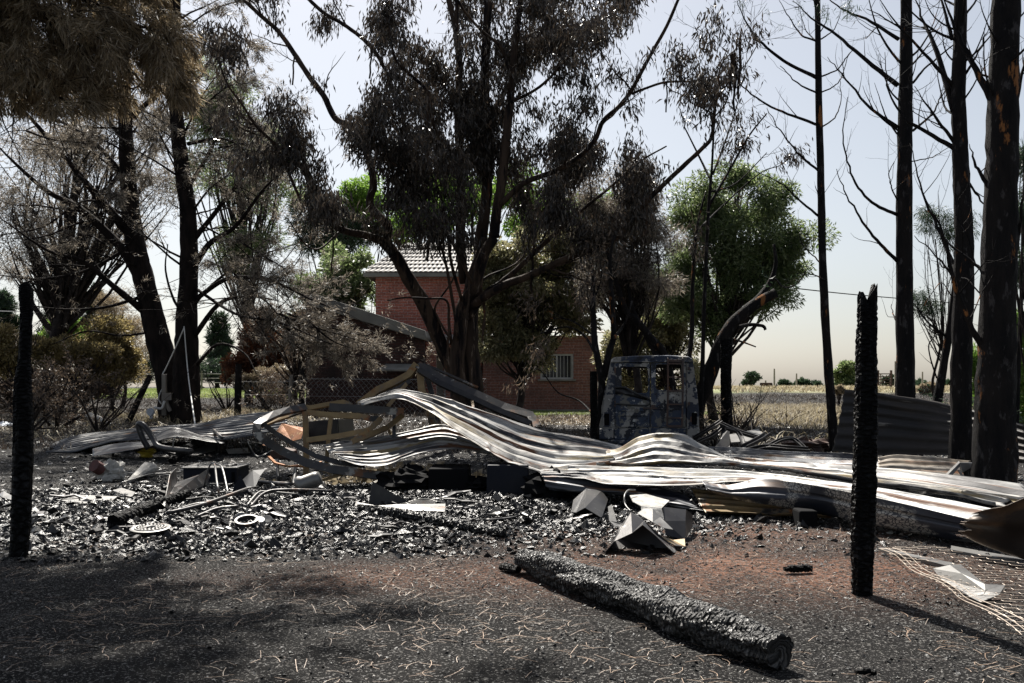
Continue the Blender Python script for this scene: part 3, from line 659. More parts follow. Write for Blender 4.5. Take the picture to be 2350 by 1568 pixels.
# ------------------------------------------------------------------ big eucalypt in the middle
def make_euc():
    Y = 24.0; base = trunk_base(1055, Y)
    root = thing('eucalyptus_tree', 'big many-stemmed eucalyptus with scorched hanging leaves, in front of the brick house', 'tree', base)
    T = Tree(5); k = Y / F / 2
    b = tuple(base)
    def st(r, pts, w0, w1, Y0, Y1, pre=(), n=9, lv=0):
        q = [Vector(p) for p in pre] + L(r, pts, Y0, Y1)
        return T.limb(q, w0 * k, w1 * k, lv, n)
    bz = W(1066, 900, Y); bz2 = W(1040, 900, Y)
    T.limb([b, W(1060, 940, Y), W(1052, 880, Y), W(1046, 838, Y)], [58 * k, 50 * k, 46 * k, 40 * k], 0, 0, 12)
    T.limb([Vector(b) + Vector((.2, 0, 0)), W(1085, 930, Y), W(1080, 860, Y), W(1072, 760, Y), W(1082, 680, Y), W(1100, 604, Y - .2), W(1120, 549, Y - .3)], [60 * k, 52 * k, 50 * k, 48 * k, 44 * k, 34 * k, 30 * k], 0, 0, 12)
    T.limb([W(1044, 860, Y - .1), W(1020, 809, Y - .2), W(976, 706, Y - .5), W(938, 642, Y - .8), W(909, 589, Y - 1), W(880, 554, Y - 1.1)], [34 * k, 32 * k, 34 * k, 30 * k, 26 * k, 24 * k], 0, 0, 11)
    T.limb([W(1060, 900, Y - .3), W(1049, 838, Y - .4), W(1056, 760, Y - .4), W(1064, 700, Y - .4), W(1088, 662, Y - .5), W(1108, 590, Y - .6), W(1134, 545, Y - .6)], [34 * k, 34 * k, 32 * k, 32 * k, 28 * k, 24 * k, 22 * k], 0, 0, 10)
    A = [('0', [(880, 554), (836, 539), (795, 531), (762, 512), (736, 457), (710, 402), (688, 348), (667, 300)], 18, 7, Y - 1.1, Y - 2.5),
         ('0', [(795, 531), (750, 487), (713, 421), (677, 366), (622, 322), (585, 285), (556, 240), (520, 190), (500, 130)], 11, 3, Y - 1.3, Y - 3),
         ('0', [(885, 560), (890, 520), (849, 470), (857, 421), (842, 348), (809, 293), (769, 271), (743, 220), (710, 176), (680, 130), (640, 73), (600, 37), (560, 0)], 20, 9, Y - 1.1, Y + .5),
         ('0', [(1134, 545), (1138, 500), (1153, 402), (1164, 293), (1175, 183), (1181, 110), (1190, 37), (1198, -30)], 25, 12, Y - .6, Y - .8),
         ('0', [(1100, 604), (1104, 549), (1117, 439), (1117, 329), (1113, 256), (1113, 146), (1120, 0), (1122, -40)], 30, 17, Y, Y + .5),
         ('0', [(1066, 650), (1056, 549), (1058, 402), (1054, 329), (1051, 256), (1054, 146), (1047, 73), (1030, 0), (1020, -30)], 24, 12, Y + .2, Y + .4),
         ('0', [(1056, 400), (1062, 366), (1109, 293), (1164, 201), (1219, 110), (1248, 62), (1285, -10)], 15, 9, Y + .1, Y + 1.0),
         ('0', [(965, 560), (930, 300), (908, 220), (871, 135), (835, 91), (787, 55), (743, 29), (700, -10)], 10, 9, Y + 1, Y + 1.5),
         ('0', [(1076, 730), (1114, 674), (1143, 654), (1187, 618), (1231, 575), (1292, 520), (1329, 487), (1400, 430), (1470, 370), (1530, 335)], 17, 3, Y - .3, Y - 2),
         ('0', [(1084, 700), (1114, 680), (1158, 654), (1202, 638), (1246, 618), (1320, 585), (1400, 556), (1455, 500), (1492, 454), (1565, 384), (1612, 340), (1634, 311), (1642, 238), (1656, 209)], 20, 5, Y - .5, Y - 4),
         ('0', [(1656, 209), (1649, 176), (1660, 140), (1690, 110), (1700, 80)], 4, 1.5, Y - 4, Y - 4.2),
         ('0', [(1656, 209), (1672, 190), (1684, 165), (1686, 120), (1700, 90)], 3.5, 1.5, Y - 4, Y - 4.4),
         ('0', [(1148, 470), (1201, 421), (1274, 392), (1329, 359), (1365, 322), (1384, 278), (1420, 245), (1450, 205), (1492, 128), (1530, 60), (1556, 0), (1570, -30)], 13, 6, Y - .7, Y - 2),
         ('0', [(1450, 215), (1475, 205), (1530, 188), (1600, 187), (1640, 180), (1700, 160), (1740, 100)], 6, 2, Y - 1.8, Y - 2.6),
         ('0', [(1175, 180), (1150, 110), (1108, 73), (1069, 30), (1045, -10)], 8, 5, Y - .8, Y - 1.6),
         ('0', [(1195, 88), (1260, 64), (1330, 55), (1400, 28), (1450, -5)], 7, 3, Y + .5, Y),
         ('0', [(1172, 235), (1230, 205), (1270, 170), (1300, 135), (1345, 100), (1360, 40)], 7, 3, Y - .8, Y - 2),
         ('0', [(1050, 360), (1020, 330), (994, 280), (980, 210), (940, 170), (905, 130), (890, 40)], 10, 5, Y, Y - 1),
         ('0', [(1052, 780), (1040, 700), (1010, 560), (940, 440), (880, 400), (860, 340)], 8, 3, Y - .6, Y - 2),
         ('0', [(1060, 690), (1035, 600), (1022, 500), (1000, 420), (940, 330), (900, 260)], 8, 3, Y - .6, Y - 2.2),
         ('0', [(1082, 650), (1040, 560), (960, 450), (930, 400), (870, 350), (830, 330)], 8, 3, Y - .9, Y - 3),
         ('0', [(1036, 790), (1030, 740), (1025, 690), (980, 685), (930, 683), (889, 689)], 7, 3, Y - .4, Y - 2),
         ('0', [(1035, 780), (1005, 730), (1000, 700), (1040, 640), (1062, 560), (1070, 480)], 6, 3, Y - .5, Y - .5),
         ('0', [(1110, 690), (1110, 640), (1200, 590), (1240, 450), (1290, 400), (1400, 360)], 6, 2.5, Y - .4, Y + 1.5),
         ('0', [(690, 460), (640, 350), (600, 300), (560, 270), (530, 220)], 7, 3, Y - 1.5, Y - 1.8),
         ('0', [(780, 530), (735, 570), (700, 560), (660, 500)], 5, 2, Y - 1.3, Y - 3)]
    for a in A: st(*a)
    inv = lambda o: o[2] < 11.4 and o[2] > 4.0
    T.lv[0] = T.lv[0][4:]
    T.spawn(0, 1, 2.5, (1.0, 2.4), (25, 65), .35, .5, .22, .5, .006, 7, 5, keep=inv)
    hi = [b_ for b_ in T.lv[0]]
    T.spawn(1, 2, 3.4, (.4, 1.1), (25, 65), .05, .6, .15, .5, .0035, 5, 3)
    T.mb.build('trunk', M['euc_bark'], root, smooth=True)
    rng = np.random.default_rng(55); A_, D_ = T.anchors((1, 2), 4.2, .2)
    m = (A_[:, 2] < 11.5) & (A_[:, 2] > 3.6)
    px_ = A_[:, 0] / A_[:, 1] * F + 1175; py_ = 888 - (A_[:, 2] - 1.5) / A_[:, 1] * F
    dens = np.ones(len(A_)); dens[(px_ > 1480)] = .12; dens[(px_ < 700) & (py_ < 330)] = .45; dens[(px_ < 720) & (py_ > 330)] = .55; dens[(py_ > 560)] = .22; dens[(px_ > 1380) & (py_ < 330) & (py_ > 100)] = .3
    cl = vnoise(A_[:, 0] * 1.1, A_[:, 2] * 1.1 + A_[:, 1] * .3, 9); dens *= np.clip((cl - .15) * 1.8, 0.10, 1)
    m &= rng.random(len(A_)) < dens
    A_, D_ = A_[m], D_[m]; print('euc anchors', len(A_))
    per = max(4, int(80000 / max(1, len(A_))))
    crown_mesh(root, M['euc_leaf'], lambda mb: leaves(mb, A_, D_, rng, per, .15, .17, .034, droop=1.5, follow=.3, rnd=.45))
    # strips of bark hanging from the forks
    for _ in range(40):
        mb = MB()
        p, R = T.lv[0][rng.integers(0, len(T.lv[0]))]; q = p[rng.integers(0, len(p))]; l = .3 + .9 * rng.random(); w = .012 + .02 * rng.random()
        pts = [q + np.array([.02 * math.sin(j), .02 * math.cos(j * 1.7), -l * j / 5]) + rng.normal(0, .012, 3) for j in range(6)]
        mb.sweep([(-w, -.002), (w, -.002), (w, .002), (-w, .002)], pts, up=(0, 1, 0)); mb.build('bark_strip', M['euc_bark'], root)
make_euc()

# ------------------------------------------------------------------ the two scorched pines at left
def make_pine(name, label, Y, stem, w, limbs, seed, base, ndl, dens, boughs=()):
    root = thing(name, label, 'tree', base); T = Tree(seed); k = Y / F / 2
    T.limb([base] + [W(x, y, Y) for x, y in stem], [w[0] * k * 1.15] + [a * k for a in w], 0, 0, 12)
    main = T.lv[0][:]
    T.lv[0] = []
    for pts, w0, Y1 in limbs: T.limb([W(x, y, Y + (Y1 - Y) * i / (len(pts) - 1)) for i, (x, y) in enumerate(pts)], w0 * k, 2.2 * k, 0, 7)
    T.lv[0] += main
    T.spawn(0, 1, 3.0, (1.8, 5.0), (40, 82), .10, .35, .30, .35, .007, 9, 5, flat=.3, keep=lambda o: o[2] > 3.2)
    T.lv[0] = T.lv[0][:-1]
    T.spawn(1, 2, 2.6, (.5, 1.8), (25, 60), .12, .45, .15, .5, .0045, 6, 3)
    T.spawn(2, 3, 2.2, (.25, .7), (25, 60), .1, .4, .2, .6, .003, 4, 3)
    T2 = Tree(seed + 50); T2.mb = T.mb
    for pts, Ya, Yb in boughs: T2.limb([W(x, y, Ya + (Yb - Ya) * i / (len(pts) - 1)) for i, (x, y) in enumerate(pts)], 5 * k, 1.5 * k, 0, 5)
    T2.spawn(0, 1, 5.0, (.5, 1.4), (20, 60), .0, .4, .1, .6, .004, 6, 4); T2.spawn(1, 2, 5.0, (.2, .5), (20, 60), .0, .4, .1, .6, .003, 4, 3)
    T4 = Tree(seed + 90); T4.mb = T.mb; c0 = np.array(W(stem[-1][0], stem[-1][1], Y)); T4.limb([c0, c0 + [.1, 0, 2], c0 + [0, .1, 4.5]], .2, .05, 0, 8)
    T4.spawn(0, 1, 7, (2.2, 4.2), (60, 85), .1, .3, .0, .4, .01, 6, 4); T4.spawn(1, 2, 2.0, (.5, 1.3), (30, 60), .05, .3, .2, .5, .005, 4, 3)
    T.mb.build('trunk', M['pine_bark'], root, smooth=True)
    A4, D4 = T4.anchors((1, 2), 2.6, .2)
    crown_mesh(root, M[ndl], lambda mb: leaves(mb, A4, D4, T4.rng, 12, .12, .25, .04, droop=.3, follow=.8, rnd=.6), 'upper_crown')
    rng = np.random.default_rng(seed + 7); A_, D_ = T.anchors((2, 3), 5.0, .3); B2, E2 = T2.anchors((1, 2), 9, .1)
    d = dens(A_[:, 0] / A_[:, 1] * F + 1175, 888 - (A_[:, 2] - 1.5) / A_[:, 1] * F)
    cl = vnoise(A_[:, 0] * .8, A_[:, 2] * .8 + A_[:, 1] * .3, seed); d = d * np.clip((cl - .2) * 2.2, 0.12, 1)
    m = rng.random(len(A_)) < d; A_, D_ = np.concatenate([A_[m], B2]), np.concatenate([D_[m], E2]); print(name, 'anchors', len(A_))
    crown_mesh(root, M[ndl], lambda mb: leaves(mb, A_, D_, rng, 12, .05, .15, .017, droop=.3, follow=1.0, rnd=.6))
    return root
def densA(px_, py_):
    d = np.full(len(px_), .25); d[py_ < 480] = .6; d[(px_ > 440) & (py_ < 480)] = .85; d[(py_ > 480) & (px_ > 480)] = .5; return d
make_pine('pine_tree', 'left trunk of the pair of scorched pines, leaning left with long bare limbs', 32.5,
          [(392, 880), (368, 800), (345, 700), (320, 600), (302, 500), (292, 380), (286, 250), (284, 100), (284, -60)], [62, 56, 50, 46, 42, 36, 30, 26, 22],
          [([(322, 640), (270, 560), (183, 480), (110, 440), (40, 380), (-20, 320)], 26, 31), ([(300, 540), (240, 470), (183, 402), (73, 274), (0, 200)], 24, 30),
           ([(338, 720), (270, 665), (190, 600), (110, 575), (0, 500)], 18, 29), ([(330, 680), (240, 705), (150, 710), (60, 700)], 9, 30), ([(310, 560), (200, 620), (90, 640), (0, 632)], 9, 33),
           ([(296, 420), (220, 330), (120, 270), (20, 240)], 14, 33), ([(288, 280), (380, 200), (470, 120), (530, 60)], 14, 33), ([(290, 330), (200, 220), (100, 150)], 12, 34), ([(300, 500), (200, 460), (100, 520), (0, 540)], 8, 31),
           ([(360, 760), (280, 770), (200, 760), (120, 790)], 6, 30)],
          101, trunk_base(400, 32.5), 'needle_grey', densA,
          [([(300, 420), (330, 380), (350, 330)], 32, 31), ([(290, 300), (340, 310), (380, 340)], 32, 31), ([(180, 400), (220, 440), (260, 450)], 30, 30), ([(60, 300), (120, 320), (200, 330)], 30, 30), ([(240, 560), (200, 540), (140, 560)], 30, 30), ([(290, 350), (230, 320), (180, 330)], 31, 30), ([(300, 240), (360, 270), (400, 300)], 32, 31)])
make_pine('pine_tree', 'right upright trunk of the scorched pine pair, white cable down its side', 31.5,
          [(428, 880), (428, 800), (430, 700), (434, 600), (430, 480), (415, 366), (404, 256), (401, 110), (402, -60)], [62, 54, 46, 42, 38, 34, 30, 27, 24],
          [([(440, 620), (480, 560), (540, 520), (600, 440), (640, 400)], 16, 29), ([(444, 690), (520, 640), (600, 640), (650, 655), (720, 690), (800, 720)], 12, 26), ([(440, 780), (500, 700), (560, 680), (640, 690)], 14, 29),
           ([(436, 560), (500, 480), (560, 400), (600, 330)], 14, 31), ([(445, 700), (480, 660), (560, 600), (680, 560)], 9, 30), ([(425, 440), (490, 330), (520, 220)], 12, 32), ([(404, 240), (470, 160), (530, 40)], 12, 33),
           ([(430, 730), (400, 690), (380, 620), (385, 560)], 8, 30), ([(450, 840), (500, 790), (560, 810), (590, 860)], 8, 29), ([(430, 330), (520, 320), (600, 380)], 9, 31), ([(446, 660), (540, 720), (640, 740), (760, 790)], 8, 26)],
          131, trunk_base(428, 31.5), 'needle_grey', densA,
          [([(640, 720), (700, 745), (770, 765), (850, 790)], 28, 26.5), ([(660, 720), (720, 740), (790, 760), (860, 775)], 28, 27), ([(640, 740), (700, 780), (760, 805), (830, 815)], 28, 26.5), ([(620, 750), (680, 795), (740, 820), (800, 820)], 28, 27), ([(700, 730), (760, 780), (810, 800)], 27, 26.5), ([(560, 620), (620, 640), (690, 650)], 29, 28), ([(560, 660), (620, 700), (660, 760)], 29, 28), ([(540, 700), (590, 740), (620, 790)], 29, 28),
           ([(560, 560), (610, 590), (660, 620)], 29, 28), ([(470, 300), (530, 280), (600, 290)], 31, 30), ([(460, 250), (520, 200), (580, 190)], 31, 30), ([(460, 350), (540, 370), (620, 420)], 31, 30), ([(480, 420), (540, 440), (600, 470)], 31, 30), ([(470, 520), (540, 560), (580, 600)], 30, 29), ([(500, 340), (560, 330), (610, 350)], 31, 31), ([(440, 200), (500, 260), (560, 300)], 32, 31), ([(480, 600), (540, 630), (570, 680)], 30, 29),
           ([(500, 60), (560, 90), (600, 130)], 32, 31), ([(430, 60), (490, 20), (560, 0)], 32, 31), ([(440, 130), (510, 120), (560, 150)], 32, 31)])
bushy('pine_tree', 'shadowy pine standing behind the scorched pair at far left', 'tree', 120, 40, [(60, 330, 110, 70), (180, 380, 90, 80), (60, 480, 100, 60), (230, 270, 90, 60), (340, 420, 80, 90), (120, 560, 110, 40), (250, 520, 90, 60), (360, 300, 70, 70), (30, 600, 60, 30)], 15000, .24, .028, 'needle_grey', 571, None, tw=.3, sub=14, twigs=2.5)
# near bough of a pine that stands outside the picture at left
def near_pine():
    Y = 13.0; base = onground(-8.6, 12.6, -.05)
    root = thing('pine_tree', 'near pine whose golden-brown drooping boughs fill the top left corner', 'tree', base); T = Tree(211)
    b = np.array(base)
    T.limb([b, b + [.1, 0, 3], b + [0, .2, 7], b + [.2, .1, 12]], [.30, .26, .2, .1], 0, 0, 12)
    T.lv[0] = []
    bo = [([(-420, 120), (-150, 20), (120, 30), (300, 90), (430, 170)], 12.6), ([(-420, 40), (-150, -80), (60, -60), (240, 10), (400, 90)], 12.0), ([(-430, 200), (-200, 100), (0, 110), (160, 150), (300, 215)], 12.9), ([(-430, -60), (-200, -160), (100, -140), (330, -60), (420, 40)], 12.3),
          ([(-420, 260), (-250, 160), (-60, 160), (80, 200), (170, 240)], 11.6), ([(-420, 0), (-160, -40), (60, 20), (200, 80)], 11.2)]
    for pts, yy in bo: T.limb([W(x, y, 12.6 + (yy - 12.6) * i / 4) for i, (x, y) in enumerate(pts)], .055, .012, 0, 7, .04)
    T.spawn(0, 1, 9.0, (.8, 1.9), (20, 60), -.28, .3, .22, .45, .006, 7, 4, flat=.4)
    T.spawn(1, 2, 6.0, (.25, .6), (25, 55), -.35, .4, .2, .5, .004, 5, 3)
    T.mb.build('trunk', M['pine_bark'], root, smooth=True)
    rng = np.random.default_rng(213); A_, D_ = T.anchors((1, 2), 15, .1)
    # its boughs overhead, above the picture, whose shade falls on the foreground
    T3 = Tree(215); T3.mb = MB()
    for x in (-6.6, -5.4, -4.3, -3.2, -2.1, -1.1):
        for y in (10.8, 12.2, 13.6, 15.0):
            if x > -1.8 and y > 13: continue
            if T3.rng.random() < .12: continue
            q = np.array([x + T3.rng.normal(0, .3), y + T3.rng.normal(0, .3), 7.9 + .5 * T3.rng.random() + (y - 11) * .25]); T3.limb([b + [0, .1, 7.4], (b + [0, 0, 8.2]) * .5 + q * .5 + [0, 0, .5], q], .06, .015, 0, 6, .08)
    T3.spawn(0, 1, 2.6, (.7, 1.7), (25, 65), -.1, .3, .35, .4, .006, 5, 3, flat=.6); T3.mb.build('overhead_limbs', M['pine_bark'], root, smooth=True)
    A3, D3 = T3.anchors((1,), 9, .1); m = (888 - (A3[:, 2] - 1.5) / A3[:, 1] * F) < -15; A3, D3 = A3[m], D3[m]; print('overhead', len(A3))
    crown_mesh(root, M['needle_tan'], lambda mb: leaves(mb, A3, D3, rng, 13, .10, .24, .03, droop=.3, follow=.8, rnd=.6), 'overhead_crown')
    px_ = A_[:, 0] / A_[:, 1] * F + 1175; py_ = 888 - (A_[:, 2] - 1.5) / A_[:, 1] * F
    m = ~((py_ > 255 - np.clip(px_ - 150, 0, 300) * .05) & (px_ < 600)) & ~((px_ > 445) & (py_ > -20)); A_, D_ = A_[m], D_[m]; print('near pine', len(A_))
    crown_mesh(root, M['needle_tan'], lambda mb: leaves(mb, A_, D_, rng, 12, .035, .16, .011, droop=.5, follow=1.1, rnd=.42))
near_pine()

# ------------------------------------------------------------------ bare burnt trunks at right
def bare_tree(label, Y, stem, w, limbs, seed, base, extra=(0, 0), ymax=420, ln=(1.2, 3.2), per=1.1, group='bare burnt trunks on the right', tuft=None, twig_keep=None):
    root = thing('burnt_tree', label, 'tree', base, group); T = Tree(seed); k = Y / F / 2
    T.limb([base] + [W(x, y, Y) for x, y in stem], [w[0] * k * 1.1] + [a * k for a in w], 0, 0, 14, rough=.09)
    main = T.lv[0][:]; T.lv[0] = []
    for pts, w0 in limbs:
        Yb = Y + (T.rng.random() - .5) * 2.4
        T.limb([W(x, y, Y + (Yb - Y) * i / (len(pts) - 1)) for i, (x, y) in enumerate(pts)], w0 * k, 1.4 * k, 1, 6, .01)
    zmin = float(wz(ymax, Y)); T.lv[0] = main
    T.spawn(0, 1, per * 3.0, (ln[0], ln[1] * 1.15), (50, 85), .45, .25, .3, .28, .006, 10, 5, flat=.5, keep=lambda o: zmin < o[2] < 12, curve_up=.9)
    T.spawn(1, 2, 2.6, (.4, 1.4), (30, 70), .25, .35, .2, .5, .0035, 6, 3, curve_up=.6)
    T.spawn(2, 3, 2.2, (.2, .6), (30, 70), .2, .35, .3, .6, .0022, 4, 3, curve_up=.5)
    T.mb.build('trunk', M['char_bark'], root, smooth=True)
    if tuft:
        rng = np.random.default_rng(seed + 3); A_, D_ = T.anchors((2, 3), 4.0, .5)
        px_ = A_[:, 0] / A_[:, 1] * F + 1175; py_ = 888 - (A_[:, 2] - 1.5) / A_[:, 1] * F
        m = tuft(px_, py_) & (rng.random(len(A_)) < .9); A_, D_ = A_[m], D_[m]
        if len(A_): crown_mesh(root, M['leaf_dark'], lambda mb: leaves(mb, A_, D_, rng, 14, .06, .14, .012, droop=.9, follow=.7, rnd=.4))
    return root
bare_tree('slender bare burnt trunk, thinnest of the row, right of the wrecked van', 21.0, [(1908, 940), (1898, 800), (1888, 600), (1884, 420), (1879, 220), (1876, 0), (1875, -60)], [21, 20, 18, 17, 15, 13, 11],
          [([(1884, 500), (1830, 455), (1790, 420), (1730, 390)], 6), ([(1882, 395), (1830, 350), (1790, 300), (1760, 250)], 6), ([(1880, 288), (1820, 265), (1760, 240), (1705, 200), (1690, 175)], 7), ([(1879, 215), (1830, 190), (1790, 150)], 5), ([(1878, 180), (1800, 140), (1740, 90), (1712, 50), (1690, 0)], 9),
           ([(1877, 95), (1840, 80), (1810, 40), (1790, 0)], 5), ([(1888, 290), (1915, 270), (1930, 230), (1928, 180)], 4), ([(1884, 212), (1910, 200), (1930, 180), (1950, 120)], 4), ([(1886, 175), (1920, 160), (1945, 130), (1960, 110)], 4), ([(1893, 620), (1870, 590), (1840, 560), (1832, 520)], 4), ([(1896, 645), (1870, 632), (1826, 628)], 4), ([(1888, 470), (1880, 450), (1870, 425)], 4)],
          301, trunk_base(1916, 21.0), ymax=120, per=1.6, ln=(.8, 2.2), tuft=lambda a, b: (b < 62) & (a < 1850) & (a > 1690))
bare_tree('tall straight bare burnt trunk rising behind the upright corrugated sheet', 17.5, [(2078, 930), (2077, 800), (2075, 600), (2076, 400), (2078, 250), (2080, 100), (2079, -60)], [44, 40, 37, 34, 32, 28, 24],
          [([(2060, 600), (2020, 560), (1980, 510), (1945, 450), (1918, 390)], 9), ([(2058, 492), (2010, 470), (1970, 430), (1945, 370), (1935, 300), (1945, 220)], 8), ([(2060, 292), (2000, 250), (1940, 180), (1900, 130)], 10), ([(2060, 195), (1990, 140), (1920, 80), (1860, 40), (1820, 0)], 13), ([(2062, 90), (2000, 50), (1930, 20), (1880, -20)], 10),
           ([(2095, 300), (2140, 260), (2160, 220), (2200, 180)], 6), ([(2095, 190), (2130, 150), (2190, 100), (2230, 60)], 6), ([(2060, 460), (2045, 430), (2040, 400), (2052, 370)], 4), ([(2060, 740), (2050, 720), (2046, 700)], 5), ([(2094, 370), (2140, 360), (2180, 335)], 3)],
          321, trunk_base(2080, 17.5), ymax=330, per=1.9, ln=(1.0, 2.8), tuft=lambda a, b: (b < 40) & (a < 1960) & (a > 1850))
bare_tree('bare burnt trunk with many crossed limbs, second from the right edge', 14.6, [(2206, 960), (2207, 800), (2213, 600), (2208, 450), (2203, 330), (2200, 200), (2204, 60), (2204, -60)], [48, 46, 42, 38, 34, 32, 28, 26],
          [([(2196, 640), (2185, 600), (2150, 520), (2110, 420), (2090, 330)], 13), ([(2196, 345), (2130, 305), (2075, 270), (2040, 210), (2030, 120)], 12), ([(2190, 255), (2150, 120), (2120, 50), (2095, -20)], 16), ([(2192, 640), (2160, 600), (2100, 540)], 7), ([(2218, 410), (2250, 460), (2270, 480)], 7), ([(2192, 330), (2140, 260), (2100, 200)], 9), ([(2190, 200), (2120, 120), (2060, 60), (1990, 20)], 9),
           ([(2215, 170), (2240, 130), (2270, 60)], 7), ([(2215, 620), (2190, 680), (2160, 650), (2120, 700)], 3), ([(2185, 90), (2160, 0), (2150, -40)], 9)],
          341, trunk_base(2204, 14.6), ymax=300, per=2.1, ln=(.8, 2.2), tuft=lambda a, b: (a > 2170) & (a < 2260) & (b > 180) & (b < 240))
bare_tree('massive charred trunk at the right edge, patches of orange bark low down', 12.6, [(2284, 980), (2285, 850), (2290, 700), (2296, 500), (2300, 330), (2303, 180), (2310, 0), (2312, -60)], [92, 84, 80, 74, 70, 66, 62, 58],
          [([(2262, 810), (2225, 740), (2190, 650), (2170, 560), (2150, 500), (2120, 480)], 16), ([(2268, 640), (2235, 605), (2180, 560), (2130, 500)], 10), ([(2270, 430), (2240, 380), (2225, 330)], 12), ([(2282, 240), (2240, 160), (2190, 60), (2160, -20)], 20), ([(2335, 560), (2345, 470), (2362, 380)], 9), ([(2262, 690), (2220, 640), (2200, 645)], 4), ([(2330, 240), (2350, 150), (2372, 60)], 10)],
          361, trunk_base(2280, 12.6), ymax=260, per=1.9, ln=(.7, 1.6))
root = thing('burnt_tree', 'thin burnt stem leaning right, between two straight trunks behind the upright sheet', 'tree', trunk_base(2148, 24), 'bare burnt trunks on the right')
T = Tree(381); k = 24 / F / 2
T.limb([trunk_base(2140, 24), W(2152, 915, 24), (W(2172, 800, 24)), W(2186, 700, 24), W(2196, 600, 24)], [24 * k, 22 * k, 18 * k, 15 * k, 10 * k], 0, 0, 8)
T.limb([W(2150, 868, 24), W(2135, 820, 24), W(2132, 790, 24), W(2145, 768, 24), W(2138, 730, 24)], 4 * k, 2 * k, 1, 5); T.limb([W(2170, 770, 24), W(2130, 740, 24), W(2105, 705, 24)], 7 * k, 3 * k, 1, 5)
T.spawn(1, 2, 2.5, (.4, 1.0), (30, 70), .1, .5, .2, .5, .004, 5, 3); T.mb.build('trunk', M['char_bark'], root, smooth=True)
root = thing('burnt_tree', 'thin dark stem at the very right edge in front of yellow-green scrub', 'tree', trunk_base(2330, 20), 'bare burnt trunks on the right')
T = Tree(383); k = 20 / F / 2
T.limb([trunk_base(2328, 20), W(2333, 960, 20), W(2337, 850, 20), W(2343, 700, 20), W(2350, 540, 20), W(2352, 300, 20)], [13 * k, 12 * k, 11 * k, 9 * k, 7 * k, 4 * k], 0, 0, 8)
T.spawn(0, 1, 1.4, (.4, 1.3), (30, 70), .2, .5, .2, .5, .004, 6, 3); T.spawn(1, 2, 2.5, (.2, .6), (30, 70), .1, .5, .2, .5, .003, 4, 3); T.mb.build('trunk', M['char_bark'], root, smooth=True)
# small dark trees around the van
def stems(name, label, cat, Y, polys, seed, base, sp=None, leaf=None, bark='char_bark', group=None):
    root = thing(name, label, cat, base, group); T = Tree(seed); k = Y / F / 2
    for i, (pts, w) in enumerate(polys):
        q = [W(x, y, Y + (.25 * i if j else 0)) for j, (x, y) in enumerate(pts)]
        if i == 0: q = [base] + q
        T.limb(q, w[0] * k, w[1] * k, 0, 9)
    if sp:
        T.spawn(0, 1, sp[0], sp[1], (25, 60), .25, .45, .35, .5, .005, 6, 4, keep=lambda o: o[2] > base.z + sp[2]); T.spawn(1, 2, 2.4, (.2, .8), (25, 60), .1, .5, .2, .5, .003, 5, 3)
    T.mb.build('trunk', M[bark], root, smooth=True)
    if leaf:
        rng = np.random.default_rng(seed + 3); A_, D_ = T.anchors((1, 2), leaf[1], .3); cl = vnoise(A_[:, 0] * 1.2, A_[:, 2] * 1.2, seed); m = rng.random(len(A_)) < np.clip((cl - .3) * 3, .03, 1)
        crown_mesh(root, M[leaf[0]], lambda mb: leaves(mb, A_[m], D_[m], rng, leaf[2], .10, leaf[3], leaf[4], droop=leaf[5], follow=.5, rnd=.5))
    return root
stems('burnt_tree', 'charred forked tree touching the left side of the wrecked van', 'tree', 20.5, [([(1376, 1000), (1381, 880), (1366, 790), (1361, 700), (1362, 620)], (24, 9)), ([(1384, 870), (1400, 800), (1408, 770), (1404, 690), (1400, 600), (1410, 540)], (18, 7)), ([(1409, 775), (1425, 755), (1437, 735), (1450, 690)], (8, 4)), ([(1366, 810), (1340, 770), (1300, 750), (1240, 765)], (7, 3)), ([(1363, 770), (1310, 735), (1260, 730)], (5, 2.5)), ([(1370, 960), (1330, 920), (1280, 900), (1240, 850), (1200, 845)], (5, 2))],
      401, trunk_base(1378, 20.5), (1.3, (.8, 2.2), 1.6), ('leaf_brown', 5, 9, .15, .03, .9))
stems('eucalyptus_tree', 'slim young eucalyptus with two dark stems and drooping leaves, just right of the van', 'tree', 22.5, [([(1606, 960), (1612, 850), (1616, 700), (1626, 480), (1634, 380), (1640, 250)], (14, 4)), ([(1580, 830), (1588, 760), (1590, 640), (1600, 520), (1620, 440)], (13, 4)), ([(1628, 470), (1680, 380), (1720, 310), (1760, 260)], (7, 3)), ([(1634, 420), (1600, 350), (1570, 290)], (6, 3)), ([(1630, 440), (1690, 420), (1760, 350)], (5, 2)), ([(1636, 400), (1680, 280), (1700, 210)], (5, 2)), ([(1610, 520), (1650, 480), (1740, 400), (1790, 380)], (5, 2))],
      411, trunk_base(1606, 22.5), (1.8, (.6, 1.7), 4.2), ('euc_leaf', 6, 11, .17, .028, 1.4))
stems('broken_tree', 'thick leaning charred trunk broken off at its top, right of the van', 'tree', 23.5, [([(1600, 930), (1625, 870), (1650, 800), (1680, 745), (1730, 700), (1780, 672)], (42, 22)), ([(1720, 705), (1760, 660), (1780, 610), (1776, 560)], (18, 6)), ([(1690, 752), (1720, 745), (1750, 748), (1757, 757)], (10, 7)), ([(1678, 778), (1705, 785), (1735, 796)], (6, 3)), ([(1780, 640), (1800, 660), (1830, 650), (1850, 620)], (5, 2.5))],
      421, trunk_base(1590, 23.5), (.5, (.6, 1.6), 2.5), ('leaf_dark', 5, 8, .16, .03, .6))
